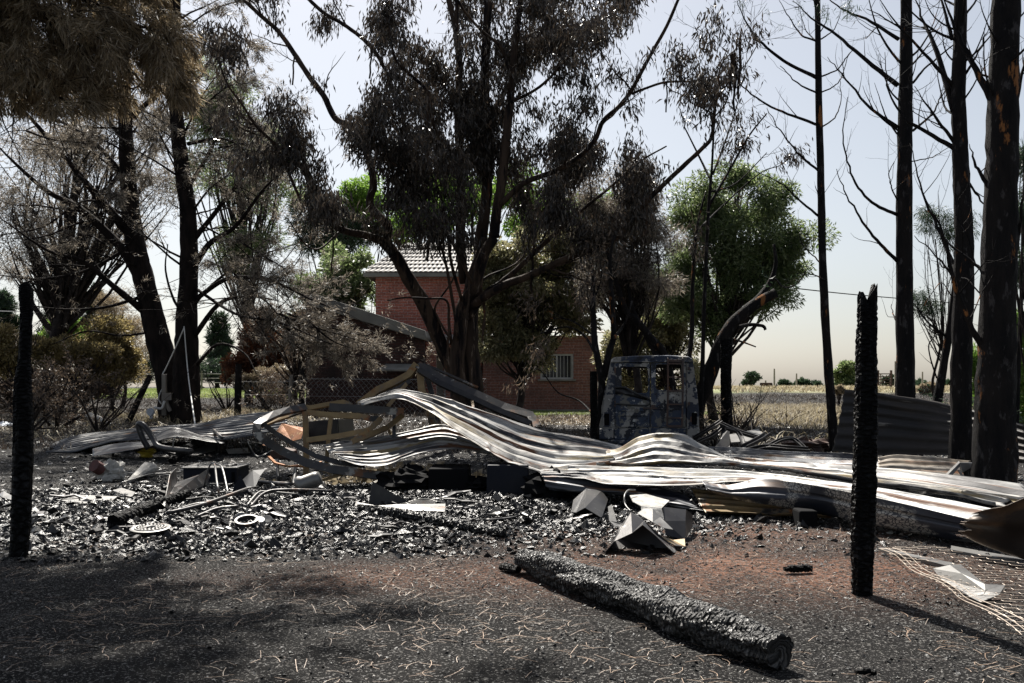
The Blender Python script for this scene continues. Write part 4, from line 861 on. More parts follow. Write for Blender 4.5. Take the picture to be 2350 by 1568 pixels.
stems('leaning_tree', 'pair of dark trunks leaning left behind the van roof', 'tree', 26.0, [([(1530, 830), (1490, 771), (1454, 728), (1437, 712), (1400, 600), (1380, 500)], (22, 8)), ([(1510, 820), (1480, 760), (1452, 710), (1440, 640)], (18, 6))], 431, trunk_base(1560, 26), (.8, (.8, 2.0), 3.0), ('leaf_brown', 5, 10, .17, .035, .7))
# background trees, bushes (each a thing)
BT = 'scrub and trees around the yard'
bushy('broadleaf_tree', 'rounded green tree left of the house, above the sloping concrete slab', 'tree', 800, 44, [(770, 640, 80, 60), (820, 660, 60, 50), (735, 690, 60, 60), (830, 610, 40, 30), (780, 740, 80, 60)], 15000, .17, .07, 'leaf_green', 501, BT)
bushy('pine_tree', 'dark green pine behind the left end of the tiled roof', 'tree', 800, 56, [(790, 560, 80, 45), (745, 540, 60, 50), (850, 520, 60, 40), (700, 480, 40, 50), (790, 480, 60, 40)], 12000, .22, .05, 'leaf_dark', 503, BT, tw=.2)
bushy('pine_tree', 'tall bright green pine glimpsed between the pines and the eucalyptus, upper left', 'tree', 570, 52, [(560, 440, 70, 60), (600, 320, 55, 60), (520, 300, 60, 80), (470, 200, 60, 70), (640, 400, 50, 60), (540, 220, 50, 50), (560, 560, 70, 60), (480, 390, 60, 60)], 16000, .24, .05, 'leaf_green', 505, BT, tw=.25)
bushy('broadleaf_tree', 'olive leafy tree leaning over the low brick wing, left of the window', 'tree', 1180, 30, [(1180, 620, 90, 70), (1140, 700, 70, 80), (1210, 720, 80, 70), (1270, 650, 80, 80), (1150, 790, 60, 40), (1230, 800, 60, 35), (1320, 700, 70, 70), (1300, 580, 70, 60)], 34000, .13, .05, 'leaf_olive', 507, BT, droop=.8, tw=.14, sub=12)
bushy('broadleaf_tree', 'bright green tree glimpsed behind the eucalyptus crown', 'tree', 1080, 55, [(960, 480, 90, 70), (1080, 440, 90, 60), (1200, 470, 90, 60), (1330, 520, 80, 60), (850, 450, 60, 60)], 13000, .24, .10, 'leaf_bright', 509, BT, tw=.3)
bushy('pine_tree', 'brown burnt pine standing over the van, left of the young eucalyptus', 'tree', 1450, 27, [(1450, 460, 70, 80), (1480, 560, 80, 70), (1430, 620, 80, 60), (1490, 660, 60, 60), (1400, 520, 60, 70), (1380, 660, 50, 50), (1470, 400, 40, 40), (1330, 450, 50, 50)], 26000, .16, .018, 'needle_grey', 511, BT, droop=.5, tw=.14, sub=12, twigs=2)
bushy('broadleaf_tree', 'large green tree right of the van with its crown leaning to the right', 'tree', 1640, 31, [(1700, 480, 90, 60), (1790, 520, 80, 70), (1740, 600, 90, 70), (1640, 560, 80, 80), (1600, 480, 60, 60), (1800, 620, 50, 50), (1760, 690, 60, 40), (1560, 640, 60, 70), (1620, 700, 70, 60), (1690, 400, 50, 30)], 38000, .14, .038, 'leaf_green', 513, BT, droop=.3, tw=.16, sub=12)
bushy('broadleaf_tree', 'grey-olive tree directly behind the van', 'tree', 1530, 34, [(1500, 760, 80, 60), (1440, 800, 60, 50), (1570, 760, 50, 60), (1550, 700, 60, 40), (1480, 860, 70, 40), (1590, 860, 40, 40)], 16000, .15, .05, 'leaf_olive', 515, BT, sub=11)
bushy('bush', 'orange-brown scorched bush left of the lean-to wall', 'bush', 610, 43, [(590, 800, 55, 40), (640, 810, 50, 40), (560, 840, 40, 35), (660, 780, 40, 40), (600, 760, 40, 30)], 10000, .15, .07, 'leaf_orange', 517, BT)
bushy('bush', 'pale straw-coloured bush below the orange-brown one', 'bush', 610, 41, [(590, 872, 40, 18), (635, 868, 40, 22), (560, 880, 25, 14)], 6000, .09, .05, 'leaf_tan', 519, BT)
bushy('bush', 'grey-brown burnt bush against the left corner of the lean-to', 'bush', 690, 39, [(690, 830, 40, 50), (650, 890, 45, 40), (700, 760, 40, 40), (640, 740, 60, 50)], 9000, .13, .03, 'leaf_brown', 521, BT, twigs=2)
for i, (x, y, rx, ry, mt, lb) in enumerate([(40, 790, 80, 60, 'leaf_yellow', 'yellow-brown bush behind the charred post at the left edge'), (170, 790, 90, 55, 'leaf_yellow', 'yellow-brown bush in the middle of the left scrub, under the bright green conifer'), (260, 800, 60, 70, 'leaf_yellow', 'yellow-brown bush just left of the pine pair'), (60, 880, 90, 55, 'leaf_brown', 'dark brown bush low behind the charred post at the left edge'), (190, 870, 70, 50, 'leaf_brown', 'dark brown tangled bush behind the small burnt shrub')]):
    bushy('bush', lb, 'bush', x, 37 + 1.7 * i, [(x, y, rx, ry), (x - rx * .6, y + ry * .4, rx * .6, ry * .6), (x + rx * .6, y + ry * .3, rx * .5, ry * .6)], 8000, .15, .055, mt, 530 + i, BT, twigs=1)
def conifer(label, x, ytop, ybot, Y, wpx, mat, seed, n=5000):
    bl = []; m = 6
    for i in range(m):
        f = (i + .5) / m; bl.append((x + 4 * math.sin(i * 2.1), ytop + (ybot - ytop) * f, wpx * (.25 + .75 * f), (ybot - ytop) / m * .8))
    bushy('conifer', label, 'tree', x, Y, bl, n, .3 * Y / 60, .06 * Y / 60, mat, seed, BT, conifer=True, tw=.2, sub=7, droop=-.1)
conifer('dark conifer, tallest of the distant ones at left, above the bright green conifer', 133, 648, 780, 62, 32, 'leaf_dark', 551)
conifer('dark conifer of the distant left row, just left of the pine pair', 215, 660, 780, 60, 32, 'leaf_dark', 553)
conifer('dark conifer at the far left edge, behind the yellow-brown bush', 15, 670, 790, 58, 40, 'leaf_dark', 555)
conifer('bright lime-green conifer in the distance at left', 150, 692, 790, 54, 50, 'leaf_bright', 557, 7000)
conifer('dim conifer seen between the pine pair and the orange-brown bush', 500, 720, 880, 75, 40, 'leaf_dark', 559)
bushy('pine_tree', 'brown pine seen just left of the pine pair above the yellow-brown bushes', 'tree', 280, 48, [(270, 720, 60, 50), (310, 780, 50, 50), (240, 690, 40, 30), (300, 850, 50, 40)], 8000, .18, .02, 'needle_tan', 561, BT, twigs=1)
bushy('bush', 'bluish dark thicket in the distance between the pine trunks and the bushes', 'bush', 470, 72, [(480, 850, 50, 25), (440, 850, 40, 25), (360, 840, 40, 30), (300, 850, 50, 25)], 5000, .25, .05, 'leaf_dark', 563, BT)
bushy('bush', 'yellow-green scrub at the right edge behind the massive trunk', 'bush', 2320, 24, [(2330, 860, 50, 60), (2300, 920, 40, 50), (2360, 950, 40, 50), (2245, 840, 26, 45), (2250, 900, 26, 40), (2340, 760, 40, 50)], 10000, .14, .03, 'leaf_bright', 565, BT)
bushy('conifer', 'dark drooping foliage in the air at the right edge beside the massive trunk', 'tree', 2372, 17, [(2362, 480, 32, 50), (2368, 600, 32, 70), (2360, 360, 24, 40)], 3500, .14, .014, 'leaf_dark', 567, BT, droop=1, tw=.08, twigs=2)
bushy('conifer', 'thin feathery foliage behind the second trunk from the right edge', 'tree', 2180, 30, [(2150, 500, 40, 40), (2190, 520, 40, 50), (2130, 700, 40, 30), (2110, 680, 30, 20)], 3000, .16, .014, 'leaf_dark', 569, BT, droop=1, tw=.06, twigs=2)
# horizon trees at right
HT = 'distant trees along the right horizon'
bushy('broadleaf_tree', 'rounded dark green tree on the horizon beside the notched charred post', 'tree', 1942, 110, [(1942, 848, 13, 14), (1932, 868, 14, 14), (1950, 870, 14, 16), (1942, 886, 20, 10)], 4500, .5, .25, 'leaf_green', 571, HT, tw=.3)
bushy('pine_tree', 'small flat-topped pine on the horizon, right of the charred trunk', 'tree', 1726, 150, [(1722, 862, 14, 5), (1732, 866, 9, 4), (1718, 880, 10, 6), (1728, 872, 6, 4)], 1500, .5, .2, 'leaf_dark', 573, HT, tw=.25)
for i, (x, y, rx, ry, lb) in enumerate([(1842, 884, 12, 7, 'low dark tree on the horizon, left of the slender bare trunk'), (1866, 886, 14, 4, 'long low tree row on the horizon, just left of the slender bare trunk'), (1800, 882, 8, 3, 'tiny low bush on the horizon between two poles'), (2040, 880, 18, 10, 'dark green tree on the horizon right of the farm gate'), (2112, 884, 14, 8, 'dark tree on the horizon between the straight and the leaning trunk'), (2170, 884, 16, 10, 'dark tree on the horizon right of the leaning stem')]):
    bushy('broadleaf_tree', lb, 'tree', x, 150 + 6 * i, [(x, y, rx, ry), (x + rx * .7, y + ry * .3, rx * .6, ry * .6)], 1200, .7, .4, 'leaf_dark', 580 + i, HT, tw=.2, sub=6)
bushy('bush', 'dry tan bush on the field edge right of the notched post', 'bush', 2128, 60, [(2120, 892, 14, 7), (2138, 890, 12, 8)], 1800, .16, .08, 'leaf_tan', 590, HT)
bushy('bush', 'dry straw bush on the field edge left of the notched post', 'bush', 1925, 48, [(1925, 893, 10, 7)], 1200, .12, .06, 'leaf_tan', 591, HT)
#==PART3==
M['fence_sheet'] = pm('backlit_brown_sheet', (.022, .018, .016), (.04, .032, .027), 1.3, .6, .2, coord='UV', stretch=(.35, 1.4, 1), layers=[((.02, .018, .018), 1.2, .50, .62, (.4, 1.2, 1)), ((.20, .18, .16), 2.5, .60, .66, (.3, 2.5, 1))], bump=.3, bscale=5, bdist=.01)  # near-black brown holds the backlit shade of the fence panel
M['rust_sheet'] = pm('rust_stained_sheet', (.16, .12, .08), (.26, .24, .21), 1.4, .5, .4, coord='UV', stretch=(.35, 1.6, 1), layers=[((.24, .10, .04), 1.6, .54, .64, (.3, 1.8, 1)), ((.05, .045, .04), 2.0, .56, .66, (.3, 1.8, 1))], bump=.25, bscale=5, bdist=.01)
M['galv2'] = pm('pale_zinc_scrap', (.22, .215, .205), (.12, .118, .115), 2.5, .42, .45, layers=[((.20, .10, .05), 3, .62, .70), ((.10, .10, .10), 3.5, .60, .68)], bump=.25, bscale=9, bdist=.01)
M['scrap'] = pm('dark_sheet_scrap', (.03, .028, .03), (.06, .055, .052), 2.5, .45, .45, layers=[((.34, .33, .31), 5, .60, .66), ((.10, .055, .035), 3, .58, .66)], bump=.25, bscale=9, bdist=.01)
M['galv_plain'] = pm('grey_enamel_plate', (.20, .195, .185), (.12, .115, .11), 5, .42, .3, layers=[((.06, .055, .05), 6, .58, .66), ((.18, .10, .06), 5, .64, .72)])
# ------------------------------------------------------------------ sheet metal
def rib_prof(t, per, h, kind):
    ph = (t / per) % 1.0
    if kind == 'box':
        return h * (np.clip((.11 - np.abs(ph - .5)) / .03, 0, 1) - .35 * np.clip((.16 - np.abs(ph - .5)) / .03, 0, 1) * 0)
    return h * .5 * np.sin(ph * 2 * math.pi)
def crackle_mat():  # blue-black base carries the skirt's shade; the crackle is real paint
    m = pm('crackled_paint_on_sheet', (.022, .028, .045), (.045, .045, .05), 1.3, .45, .3, coord='UV', stretch=(.35, 1.4, 1), layers=[((.10, .055, .03), 1.2, .56, .66, (.25, 2.6, 1))], bump=.2, bscale=6, bdist=.01)
    nt = m.node_tree; lk = nt.links; B = nt.nodes['Principled BSDF']; src = B.inputs['Base Color'].links[0].from_socket
    tc = nd(nt, 'ShaderNodeTexCoord'); v = nd(nt, 'ShaderNodeTexVoronoi', feature='DISTANCE_TO_EDGE'); v.inputs['Scale'].default_value = 30; lk.new(tc.outputs['UV'], v.inputs['Vector'])
    a = nd(nt, 'ShaderNodeMapRange'); a.inputs[1].default_value = .06; a.inputs[2].default_value = .12; lk.new(v.outputs['Distance'], a.inputs[0])
    n = nd(nt, 'ShaderNodeTexNoise'); n.inputs['Scale'].default_value = 1.3; n.inputs['Detail'].default_value = 5; lk.new(tc.outputs['UV'], n.inputs['Vector'])
    b = nd(nt, 'ShaderNodeMapRange'); b.inputs[1].default_value = .54; b.inputs[2].default_value = .57; lk.new(n.outputs['Fac'], b.inputs[0])
    k = nd(nt, 'ShaderNodeMath', operation='MULTIPLY'); lk.new(a.outputs[0], k.inputs[0]); lk.new(b.outputs[0], k.inputs[1])
    x = nd(nt, 'ShaderNodeMix', data_type='RGBA'); lk.new(k.outputs[0], x.inputs['Factor']); lk.new(src, x.inputs['A']); x.inputs['B'].default_value = (.36, .34, .30, 1); lk.new(x.outputs['Result'], B.inputs['Base Color']); return m
M['crackle'] = crackle_mat()
M['curl'] = pm('brown_curled_sheet', (.07, .042, .024), (.12, .075, .04), 1.3, .55, .3, coord='UV', stretch=(.35, 1.4, 1), layers=[((.02, .015, .012), 1.2, .48, .58, (.6, 1.2, 1))], bump=.2, bscale=5, bdist=.01)
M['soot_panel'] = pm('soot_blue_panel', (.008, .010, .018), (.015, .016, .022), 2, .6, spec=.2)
def sheet(name, rows, mat, per=.2, h=.028, kind='box', seed=0, ns=90, root=None, dent=.03, ragged=0.0, nt=None, long_rib=True, label=None, cat=None, group=None, fine=.006, soft=2.0):
    """corrugated sheet through rows of points (first to last row runs across the ribs)"""
    n_in = len(rows[0]); R_ = np.array([[tuple(p) for p in r] for r in rows], float)
    width = np.mean(np.linalg.norm(np.diff(R_, axis=0), axis=2).sum(0)); length = np.mean(np.linalg.norm(np.diff(R_, axis=1), axis=2).sum(1))
    nt = nt or int(np.clip(width / per * 22, 12, 260))
    def interp(A, n):
        # Catmull-Rom along axis 0
        m = len(A); t = np.linspace(0, m - 1, n); i = np.clip(t.astype(int), 0, m - 2); f = (t - i).reshape((-1,) + (1,) * (A.ndim - 1))
        E = np.concatenate([[2 * A[0] - A[1]], A, [2 * A[-1] - A[-2]]])
        a, b, c, d = E[i], E[i + 1], E[i + 2], E[i + 3]
        return .5 * ((2 * b) + (c - a) * f + (2 * a - 5 * b + 4 * c - d) * f ** 2 + (3 * b - a - 3 * c + d) * f ** 3)
    S = interp(R_, nt); S = np.swapaxes(interp(np.swapaxes(S, 0, 1), ns), 0, 1)          # nt x ns x 3
    if ragged:
        s_ = np.linspace(0, 1, ns)[None, :]; rg = (vnoise(np.arange(nt) * .35, np.zeros(nt), seed + 5) - .5) * ragged + (vnoise(np.arange(nt) * 1.3, np.zeros(nt), seed + 6) - .5) * ragged * .5
        dS = S[:, -1] - S[:, -4]; dS /= np.linalg.norm(dS, axis=1)[:, None]; wv = np.clip((s_ - .85) / .15, 0, 1)
        S = S + (wv * rg[:, None])[..., None] * dS[:, None, :]
    du = np.gradient(S, axis=1); dv = np.gradient(S, axis=0); N = np.cross(du, dv); N /= np.linalg.norm(N, axis=2)[..., None] + 1e-9
    if N[..., 2].mean() < 0: N = -N
    u = np.linspace(0, length, ns)[None, :].repeat(nt, 0); v = np.linspace(0, width, nt)[:, None].repeat(ns, 1)
    d = rib_prof(v + .02 * fbm(u * .8, v, seed, 2), per, h, kind) + dent * fbm(u * soft * .6, v * soft, seed + 1, 3) * 2 + fine * fbm(u * 7, v * 7, seed + 2, 2) * 2
    # sharp creases across the ribs
    rg = np.random.default_rng(seed + 70)
    for _ in range(int(length * 1.2)):
        cu = rg.random() * length; sl = rg.normal() * .5; cw = .02 + .03 * rg.random(); d = d + (rg.random() - .4) * .035 * np.exp(-np.abs(u - cu - sl * (v - width / 2)) / cw) * np.clip(np.sin(v / width * 6.28 * (1 + rg.random()) + rg.random() * 6), 0, 1)
    S = S + N * d[..., None]
    mb = MB(); mb.addv(S); i = np.arange(nt - 1)[:, None] * ns; j = np.arange(ns - 1)[None, :]
    mb.quads(np.stack([i + j, i + j + 1, i + ns + j + 1, i + ns + j], -1).reshape(-1, 4))
    uv = np.stack([u.ravel() + seed * 1.7, v.ravel() + seed * .9], -1)
    o = mb.build(name, M[mat], root, smooth=True, uv=uv, solid=.004)
    tag(o, label, cat, group); return o
def chan(w, f, t=.006):
    """C section"""
    return [(-w / 2, 0), (w / 2, 0), (w / 2, f), (w / 2 - t, f), (w / 2 - t, t), (-w / 2 + t, t), (-w / 2 + t, f), (-w / 2, f)]
def beam(name, pts, w, f, mat, label, group='twisted steel framing', up=(0, 0, 1), tw=None, sm=3, cat='steel beam', jit=.0, seed=1):
    w *= .68; f *= .85
    p = np.array([tuple(v) for v in pts]) if len(pts) > 2 else np.array([tuple(pts[0]), tuple((Vector(pts[0]) + Vector(pts[1])) / 2), tuple(pts[1])])
    if jit: p = p + np.random.default_rng(seed).normal(0, jit, p.shape)
    mb = MB(); mb.sweep(chan(w, f), p, up=[-v for v in up], twist=None if tw is None else np.linspace(tw[0], tw[1], len(p)))
    o = mb.build(name, M[mat], None, bevel=0); return tag(o, label, cat, group)
CS = 'buckled corrugated sheets of the collapsed roof'
# the long draped roof sheets
sheet('corrugated_sheet', [
    L('B', [(845, 428, 15.6), (1000, 375, 15.6), (1130, 325, 15.5), (1300, 340, 15.3), (1500, 375, 15.2), (1750, 455, 15.0), (1950, 515, 15.0), (2150, 590, 15.2), (2420, 660, 15.6), (2800, 735, 16.2), (2990, 790, 16.4)], 15),
    L('B', [(860, 432, 15.3), (1020, 388, 15.2), (1150, 350, 15.1), (1330, 395, 14.8), (1500, 465, 14.6), (1750, 590, 14.3), (1950, 700, 14.2), (2150, 770, 14.2), (2400, 830, 14.2), (2700, 850, 14.3), (2900, 850, 14.5)], 15),
    L('B', [(875, 436, 15.0), (1040, 398, 14.8), (1200, 390, 14.5), (1380, 470, 14.2), (1560, 600, 13.8), (1750, 725, 13.5), (1950, 840, 13.2), (2150, 915, 13.1), (2350, 960, 13.0), (2560, 940, 13.1), (2800, 905, 13.4)], 15)],
    'galv', .36, .045, 'box', 3, 150, dent=.05, label='long pale zinc sheet draped from the frame peak down to the right', cat='metal sheet', group=CS)
sheet('corrugated_sheet', [
    L('C', [(480, 350, 15.4), (700, 290, 15.2), (900, 190, 15.0), (1080, 160, 14.9), (1240, 190, 14.9), (1400, 275, 14.8), (1600, 375, 14.4), (1900, 405, 13.6), (2350, 418, 12.8), (3100, 470, 11.6), (3950, 580, 10.7)], 14),
    L('C', [(520, 400, 14.2), (700, 370, 14.1), (900, 300, 14.0), (1080, 285, 14.0), (1250, 300, 13.9), (1420, 350, 13.8), (1650, 400, 13.5), (1950, 420, 12.9), (2400, 460, 12.2), (3150, 560, 10.9), (3920, 680, 10.1)], 14),
    L('C', [(560, 425, 13.3), (750, 412, 13.3), (950, 408, 13.3), (1150, 412, 13.2), (1350, 420, 13.1), (1550, 430, 13.0), (1750, 438, 12.8), (2050, 460, 12.3), (2500, 520, 11.6), (3150, 630, 10.5), (3700, 740, 9.9)], 13)],
    'galv', .36, .045, 'box', 7, 170, dent=.055, ragged=.15, label='zinc sheet with a high rounded hump in front of the van', cat='metal sheet', group=CS)
sheet('corrugated_sheet', [
    L('C', [(90, 445, 13.4), (400, 425, 13.3), (800, 430, 13.2), (1200, 440, 12.9), (1700, 455, 12.5), (2200, 520, 11.8), (2800, 610, 10.8), (3800, 775, 9.6)], 13),
    L('C', [(110, 475, 13.0), (400, 470, 12.9), (800, 480, 12.7), (1200, 500, 12.4), (1700, 520, 12.0), (2150, 560, 11.4), (2700, 650, 10.5), (3700, 820, 9.3)], 13),
    L('C', [(135, 505, 12.7), (420, 515, 12.5), (700, 560, 12.2), (1250, 565, 11.85), (1750, 545, 11.5), (2150, 590, 11.1), (2650, 680, 10.2), (3500, 845, 9.1)], 12)],
    'galv', .22, .03, 'box', 11, 170, dent=.03, label='long flat zinc sheet lying under the humped one', cat='metal sheet', group=CS)
# front skirts, facing the camera, in shade
sheet('corrugated_sheet', [
    L('C', [(1380, 545, 11.7), (1600, 560, 11.5), (1850, 510, 11.3), (2200, 560, 10.9), (2700, 655, 10.1), (3450, 830, 9.1)], 11),
    L('C', [(1440, 600, 11.45), (1650, 640, 11.3), (1900, 650, 11.05), (2250, 700, 10.85), (2700, 790, 10.1), (3420, 930, 9.15)], 11),
    L('C', [(1500, 650, 11.5), (1700, 700, 11.35), (1950, 745, 11.1), (2300, 815, 10.95), (2650, 880, 10.25), (3350, 1020, 9.35)], 11)],
    'crackle', .26, .03, 'box', 13, 110, dent=.03, ragged=.15, label='shade-coloured dark side of the sheet behind the notched charred post', cat='metal sheet', group=CS)
sheet('corrugated_sheet', [
    L('C', [(140, 500, 12.7), (420, 515, 12.6), (700, 575, 12.4), (1000, 590, 12.2), (1250, 640, 12.0)], 12),
    L('C', [(160, 560, 12.6), (420, 600, 12.4), (800, 620, 12.2), (1050, 680, 11.9), (1350, 740, 11.6)], 12),
    L('C', [(200, 600, 12.6), (450, 630, 12.5), (850, 650, 12.2), (1150, 720, 11.8), (1440, 790, 11.4)], 12)],
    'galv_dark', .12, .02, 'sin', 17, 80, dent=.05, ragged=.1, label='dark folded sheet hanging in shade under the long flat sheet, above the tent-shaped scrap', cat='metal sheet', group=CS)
sheet('corrugated_sheet', [
    L('C', [(1300, 600, 12.1), (1600, 640, 12.0), (2000, 690, 11.8), (2300, 760, 11.5)], 12),
    L('C', [(1350, 690, 11.7), (1600, 700, 11.7), (2000, 730, 11.5), (2340, 790, 11.2)], 12),
    L('C', [(1420, 800, 11.3), (1700, 805, 11.3), (2100, 815, 11.1), (2400, 835, 10.9)], 12)],
    'steel_tan', .16, .03, 'box', 19, 70, dent=.02, label='brown-stained sheet edge low over the red earth, left of the dark stub', cat='metal sheet', group=CS)
sheet('corrugated_sheet', [
    L('D', [(1700, 430, 8.2), (1560, 490, 8.3), (1460, 510, 8.4), (1350, 530, 8.6)], 9),
    L('D', [(1760, 600, 8.2), (1600, 620, 8.35), (1480, 620, 8.45), (1320, 590, 8.6)], 9),
    L('D', [(1780, 850, 8.2), (1620, 800, 8.45), (1450, 740, 8.6), (1285, 675, 8.75)], 9)],
    'curl', .25, .02, 'sin', 23, 50, dent=.04, ragged=.1, label='brown curled end of the sheet at the right edge, seen from its shaded side', cat='metal sheet', group=CS)
# sheet of the left half under the frame
sheet('corrugated_sheet', [
    L('B', [(570, 765, 14.6), (700, 735, 14.8), (1000, 690, 15.0), (1300, 625, 15.2), (1480, 585, 15.3), (1640, 640, 15.0), (1850, 770, 14.6)], 15),
    L('B', [(640, 800, 14.2), (760, 800, 14.3), (1000, 790, 14.4), (1250, 740, 14.5), (1500, 700, 14.6), (1700, 740, 14.4), (1900, 800, 14.2)], 14),
    L('B', [(700, 850, 13.8), (850, 905, 13.7), (1050, 915, 13.6), (1250, 840, 13.7), (1450, 790, 13.8), (1700, 790, 13.8), (1950, 840, 13.7)], 14)],
    'galv', .15, .025, 'box', 29, 100, dent=.05, label='zinc sheet under the steel frame with patches of sun and a lifted front lip', cat='metal sheet', group=CS)
sheet('corrugated_sheet', [
    L('A', [(355, 470, 23.0), (600, 385, 23.5), (950, 330, 23.8), (1300, 300, 23.8), (1550, 285, 24.0), (1800, 235, 24.0), (2050, 195, 23.5), (2250, 180, 22.5)], 21),
    L('A', [(350, 500, 21.8), (600, 440, 22.0), (900, 390, 22.2), (1250, 350, 22.2), (1550, 330, 22.2), (1800, 300, 22.0), (2050, 270, 21.5), (2250, 250, 21.0)], 20),
    L('A', [(360, 522, 20.9), (600, 505, 20.8), (900, 430, 21.0), (1250, 395, 21.0), (1500, 400, 20.8), (1750, 415, 20.6), (2000, 370, 20.4), (2250, 330, 20.0)], 20)],
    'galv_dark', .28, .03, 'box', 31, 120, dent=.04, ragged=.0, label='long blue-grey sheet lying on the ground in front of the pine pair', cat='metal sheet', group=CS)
sheet('corrugated_sheet', [L('A', [(725, 480), (900, 440), (1100, 425), (1270, 395)], 20.3), L('A', [(725, 540), (900, 510), (1100, 475), (1270, 440)], 19.6)],
      'galv_dark', .6, .01, 'box', 33, 40, dent=.03, label='upturned grey flap along the near edge of the left sheet', cat='metal sheet', group=CS)
sheet('corrugated_sheet', [L('A', [(1200, 385), (1350, 310), (1450, 330), (1600, 385), (1760, 435)], 20.6), L('A', [(1230, 425), (1360, 395), (1480, 405), (1620, 430), (1750, 445)], 19.4)],
      'steel_black', .5, .01, 'box', 35, 40, dent=.04, label='black arched sheet standing open on the left sheet', cat='metal sheet', group=CS)
# right-hand sheets
sheet('corrugated_sheet', [
    L('7', [(835, 1145, 15.8), (1000, 1160, 15.9), (1200, 1190, 16.0), (1450, 1225, 16.0), (1700, 1280, 15.6), (2100, 1400, 14.6)], 16),
    L('7', [(800, 1350, 15.6), (1000, 1350, 15.8), (1200, 1370, 15.9), (1450, 1400, 15.8), (1700, 1440, 15.4), (2100, 1530, 14.4)], 16),
    L('7', [(745, 1575, 15.4), (1000, 1600, 15.6), (1200, 1600, 15.7), (1450, 1600, 15.6), (1700, 1610, 15.2), (2100, 1660, 14.2)], 16)],
    'fence_sheet', .16, .03, 'sin', 37, 90, dent=.03, label='upright corrugated fence sheet, dark brown, between the bare trunks at right', cat='fence panel')
sheet('corrugated_sheet', [
    L('C', [(1420, 275, 16.8), (1700, 285, 16.6), (2100, 320, 16.2), (2500, 330, 15.6), (2900, 370, 15.0)], 16),
    L('C', [(1520, 320, 15.9), (1800, 335, 15.7), (2100, 355, 15.4), (2500, 375, 14.9), (2900, 400, 14.4)], 15),
    L('C', [(1600, 375, 15.1), (1900, 400, 14.8), (2200, 410, 14.5), (2600, 425, 14.0), (3000, 450, 13.5)], 14)],
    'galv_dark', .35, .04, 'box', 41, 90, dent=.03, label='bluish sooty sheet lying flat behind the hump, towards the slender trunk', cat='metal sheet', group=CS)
sheet('corrugated_sheet', [
    L('D', [(780, 205, 14.2), (900, 188, 14.2), (1050, 190, 14.1), (1200, 205, 14.0), (1355, 225, 13.9)], 14),
    L('D', [(780, 240, 13.8), (900, 225, 13.8), (1050, 235, 13.7), (1200, 240, 13.6), (1300, 250, 13.5)], 14),
    L('D', [(780, 285, 13.3), (900, 290, 13.3), (1050, 300, 13.2), (1200, 318, 13.1), (1300, 330, 13.0)], 13)],
    'rust_sheet', .3, .03, 'box', 43, 60, dent=.03, label='brown rust-stained sheet right of the notched post, behind the bright one', cat='metal sheet', group=CS)
mb = MB(); mb.slab([P('D', 1185, 318, 12.6), P('D', 1275, 228, 12.7), P('D', 1285, 240, 12.7), P('D', 1215, 322, 12.6)], (0, .03, .02)); mb.slab([P('D', 1275, 228, 12.7), P('D', 1370, 228, 12.9), P('D', 1382, 235, 12.9), P('D', 1290, 290, 12.6)], (0, .04, .0)); mb.slab([P('D', 1262, 270, 12.6), P('D', 1275, 270, 12.6), P('D', 1310, 328, 12.5), P('D', 1295, 328, 12.5)], (0, .02, 0))
tag(mb.build('bent_flashing', M['galv2'], None), 'bent pale strip of flashing standing at the foot of the massive trunk', 'metal strip')
# sheet ends lying on the ground at right
for lb, pts, mt in (('pale sheet edge on the ground under the curled sheet end, upper of two', [(1210, 700, 8.9), (1700, 760, 8.6), (1700, 745, 9.6), (1260, 700, 9.6)], 'galv2'), ('pale board on the ground under the curled sheet end, lower of two', [(1220, 780, 8.55), (1700, 868, 8.2), (1720, 845, 8.7), (1222, 755, 9.0)], 'galv2'),
                    ('dark plank lying under the wire netting near the notched post', [(770, 760, 9.0), (1245, 865, 8.6), (1235, 890, 8.35), (870, 795, 8.8)], 'galv2')):
    mb = MB(); q = [G('D', a, b) for a, b, c in pts]; q = [Vector((p.x, p.y, p.z + .035)) for p in q]; mb.slab(q, (0, 0, -.03))
    tag(mb.build('metal_strip', M[mt], None), lb, 'metal strip', 'flat strips on the ground at right')
# folded white flashing on the netting
def fold(name, label, pts, quads, mat, cat, solid=.006, group=None):
    mb = MB(); mb.addv([tuple(p) for p in pts])
    for q in quads: mb.ngon(q)
    return tag(mb.build(name, M[mat], None, solid=solid), label, cat, group)
g = lambda x, y, dz=0: G('D', x, y, dz)
fold('bent_flashing', 'folded white metal strip lying on the wire netting at right', [g(1112, 912, .05), g(1215, 930, .10), g(1285, 985, .10), g(1430, 1060, .06), g(1515, 1075, .05), g(1400, 1095, .02), g(1330, 1060, .02), g(1160, 950, .02), g(1280, 918, .09), g(1425, 1045, .09), g(1550, 1052, .09)],
     [(0, 1, 2, 7), (7, 2, 3, 6), (6, 3, 4, 5), (1, 8, 9, 3, 2), (3, 9, 10, 4)], 'galv2', 'metal strip')
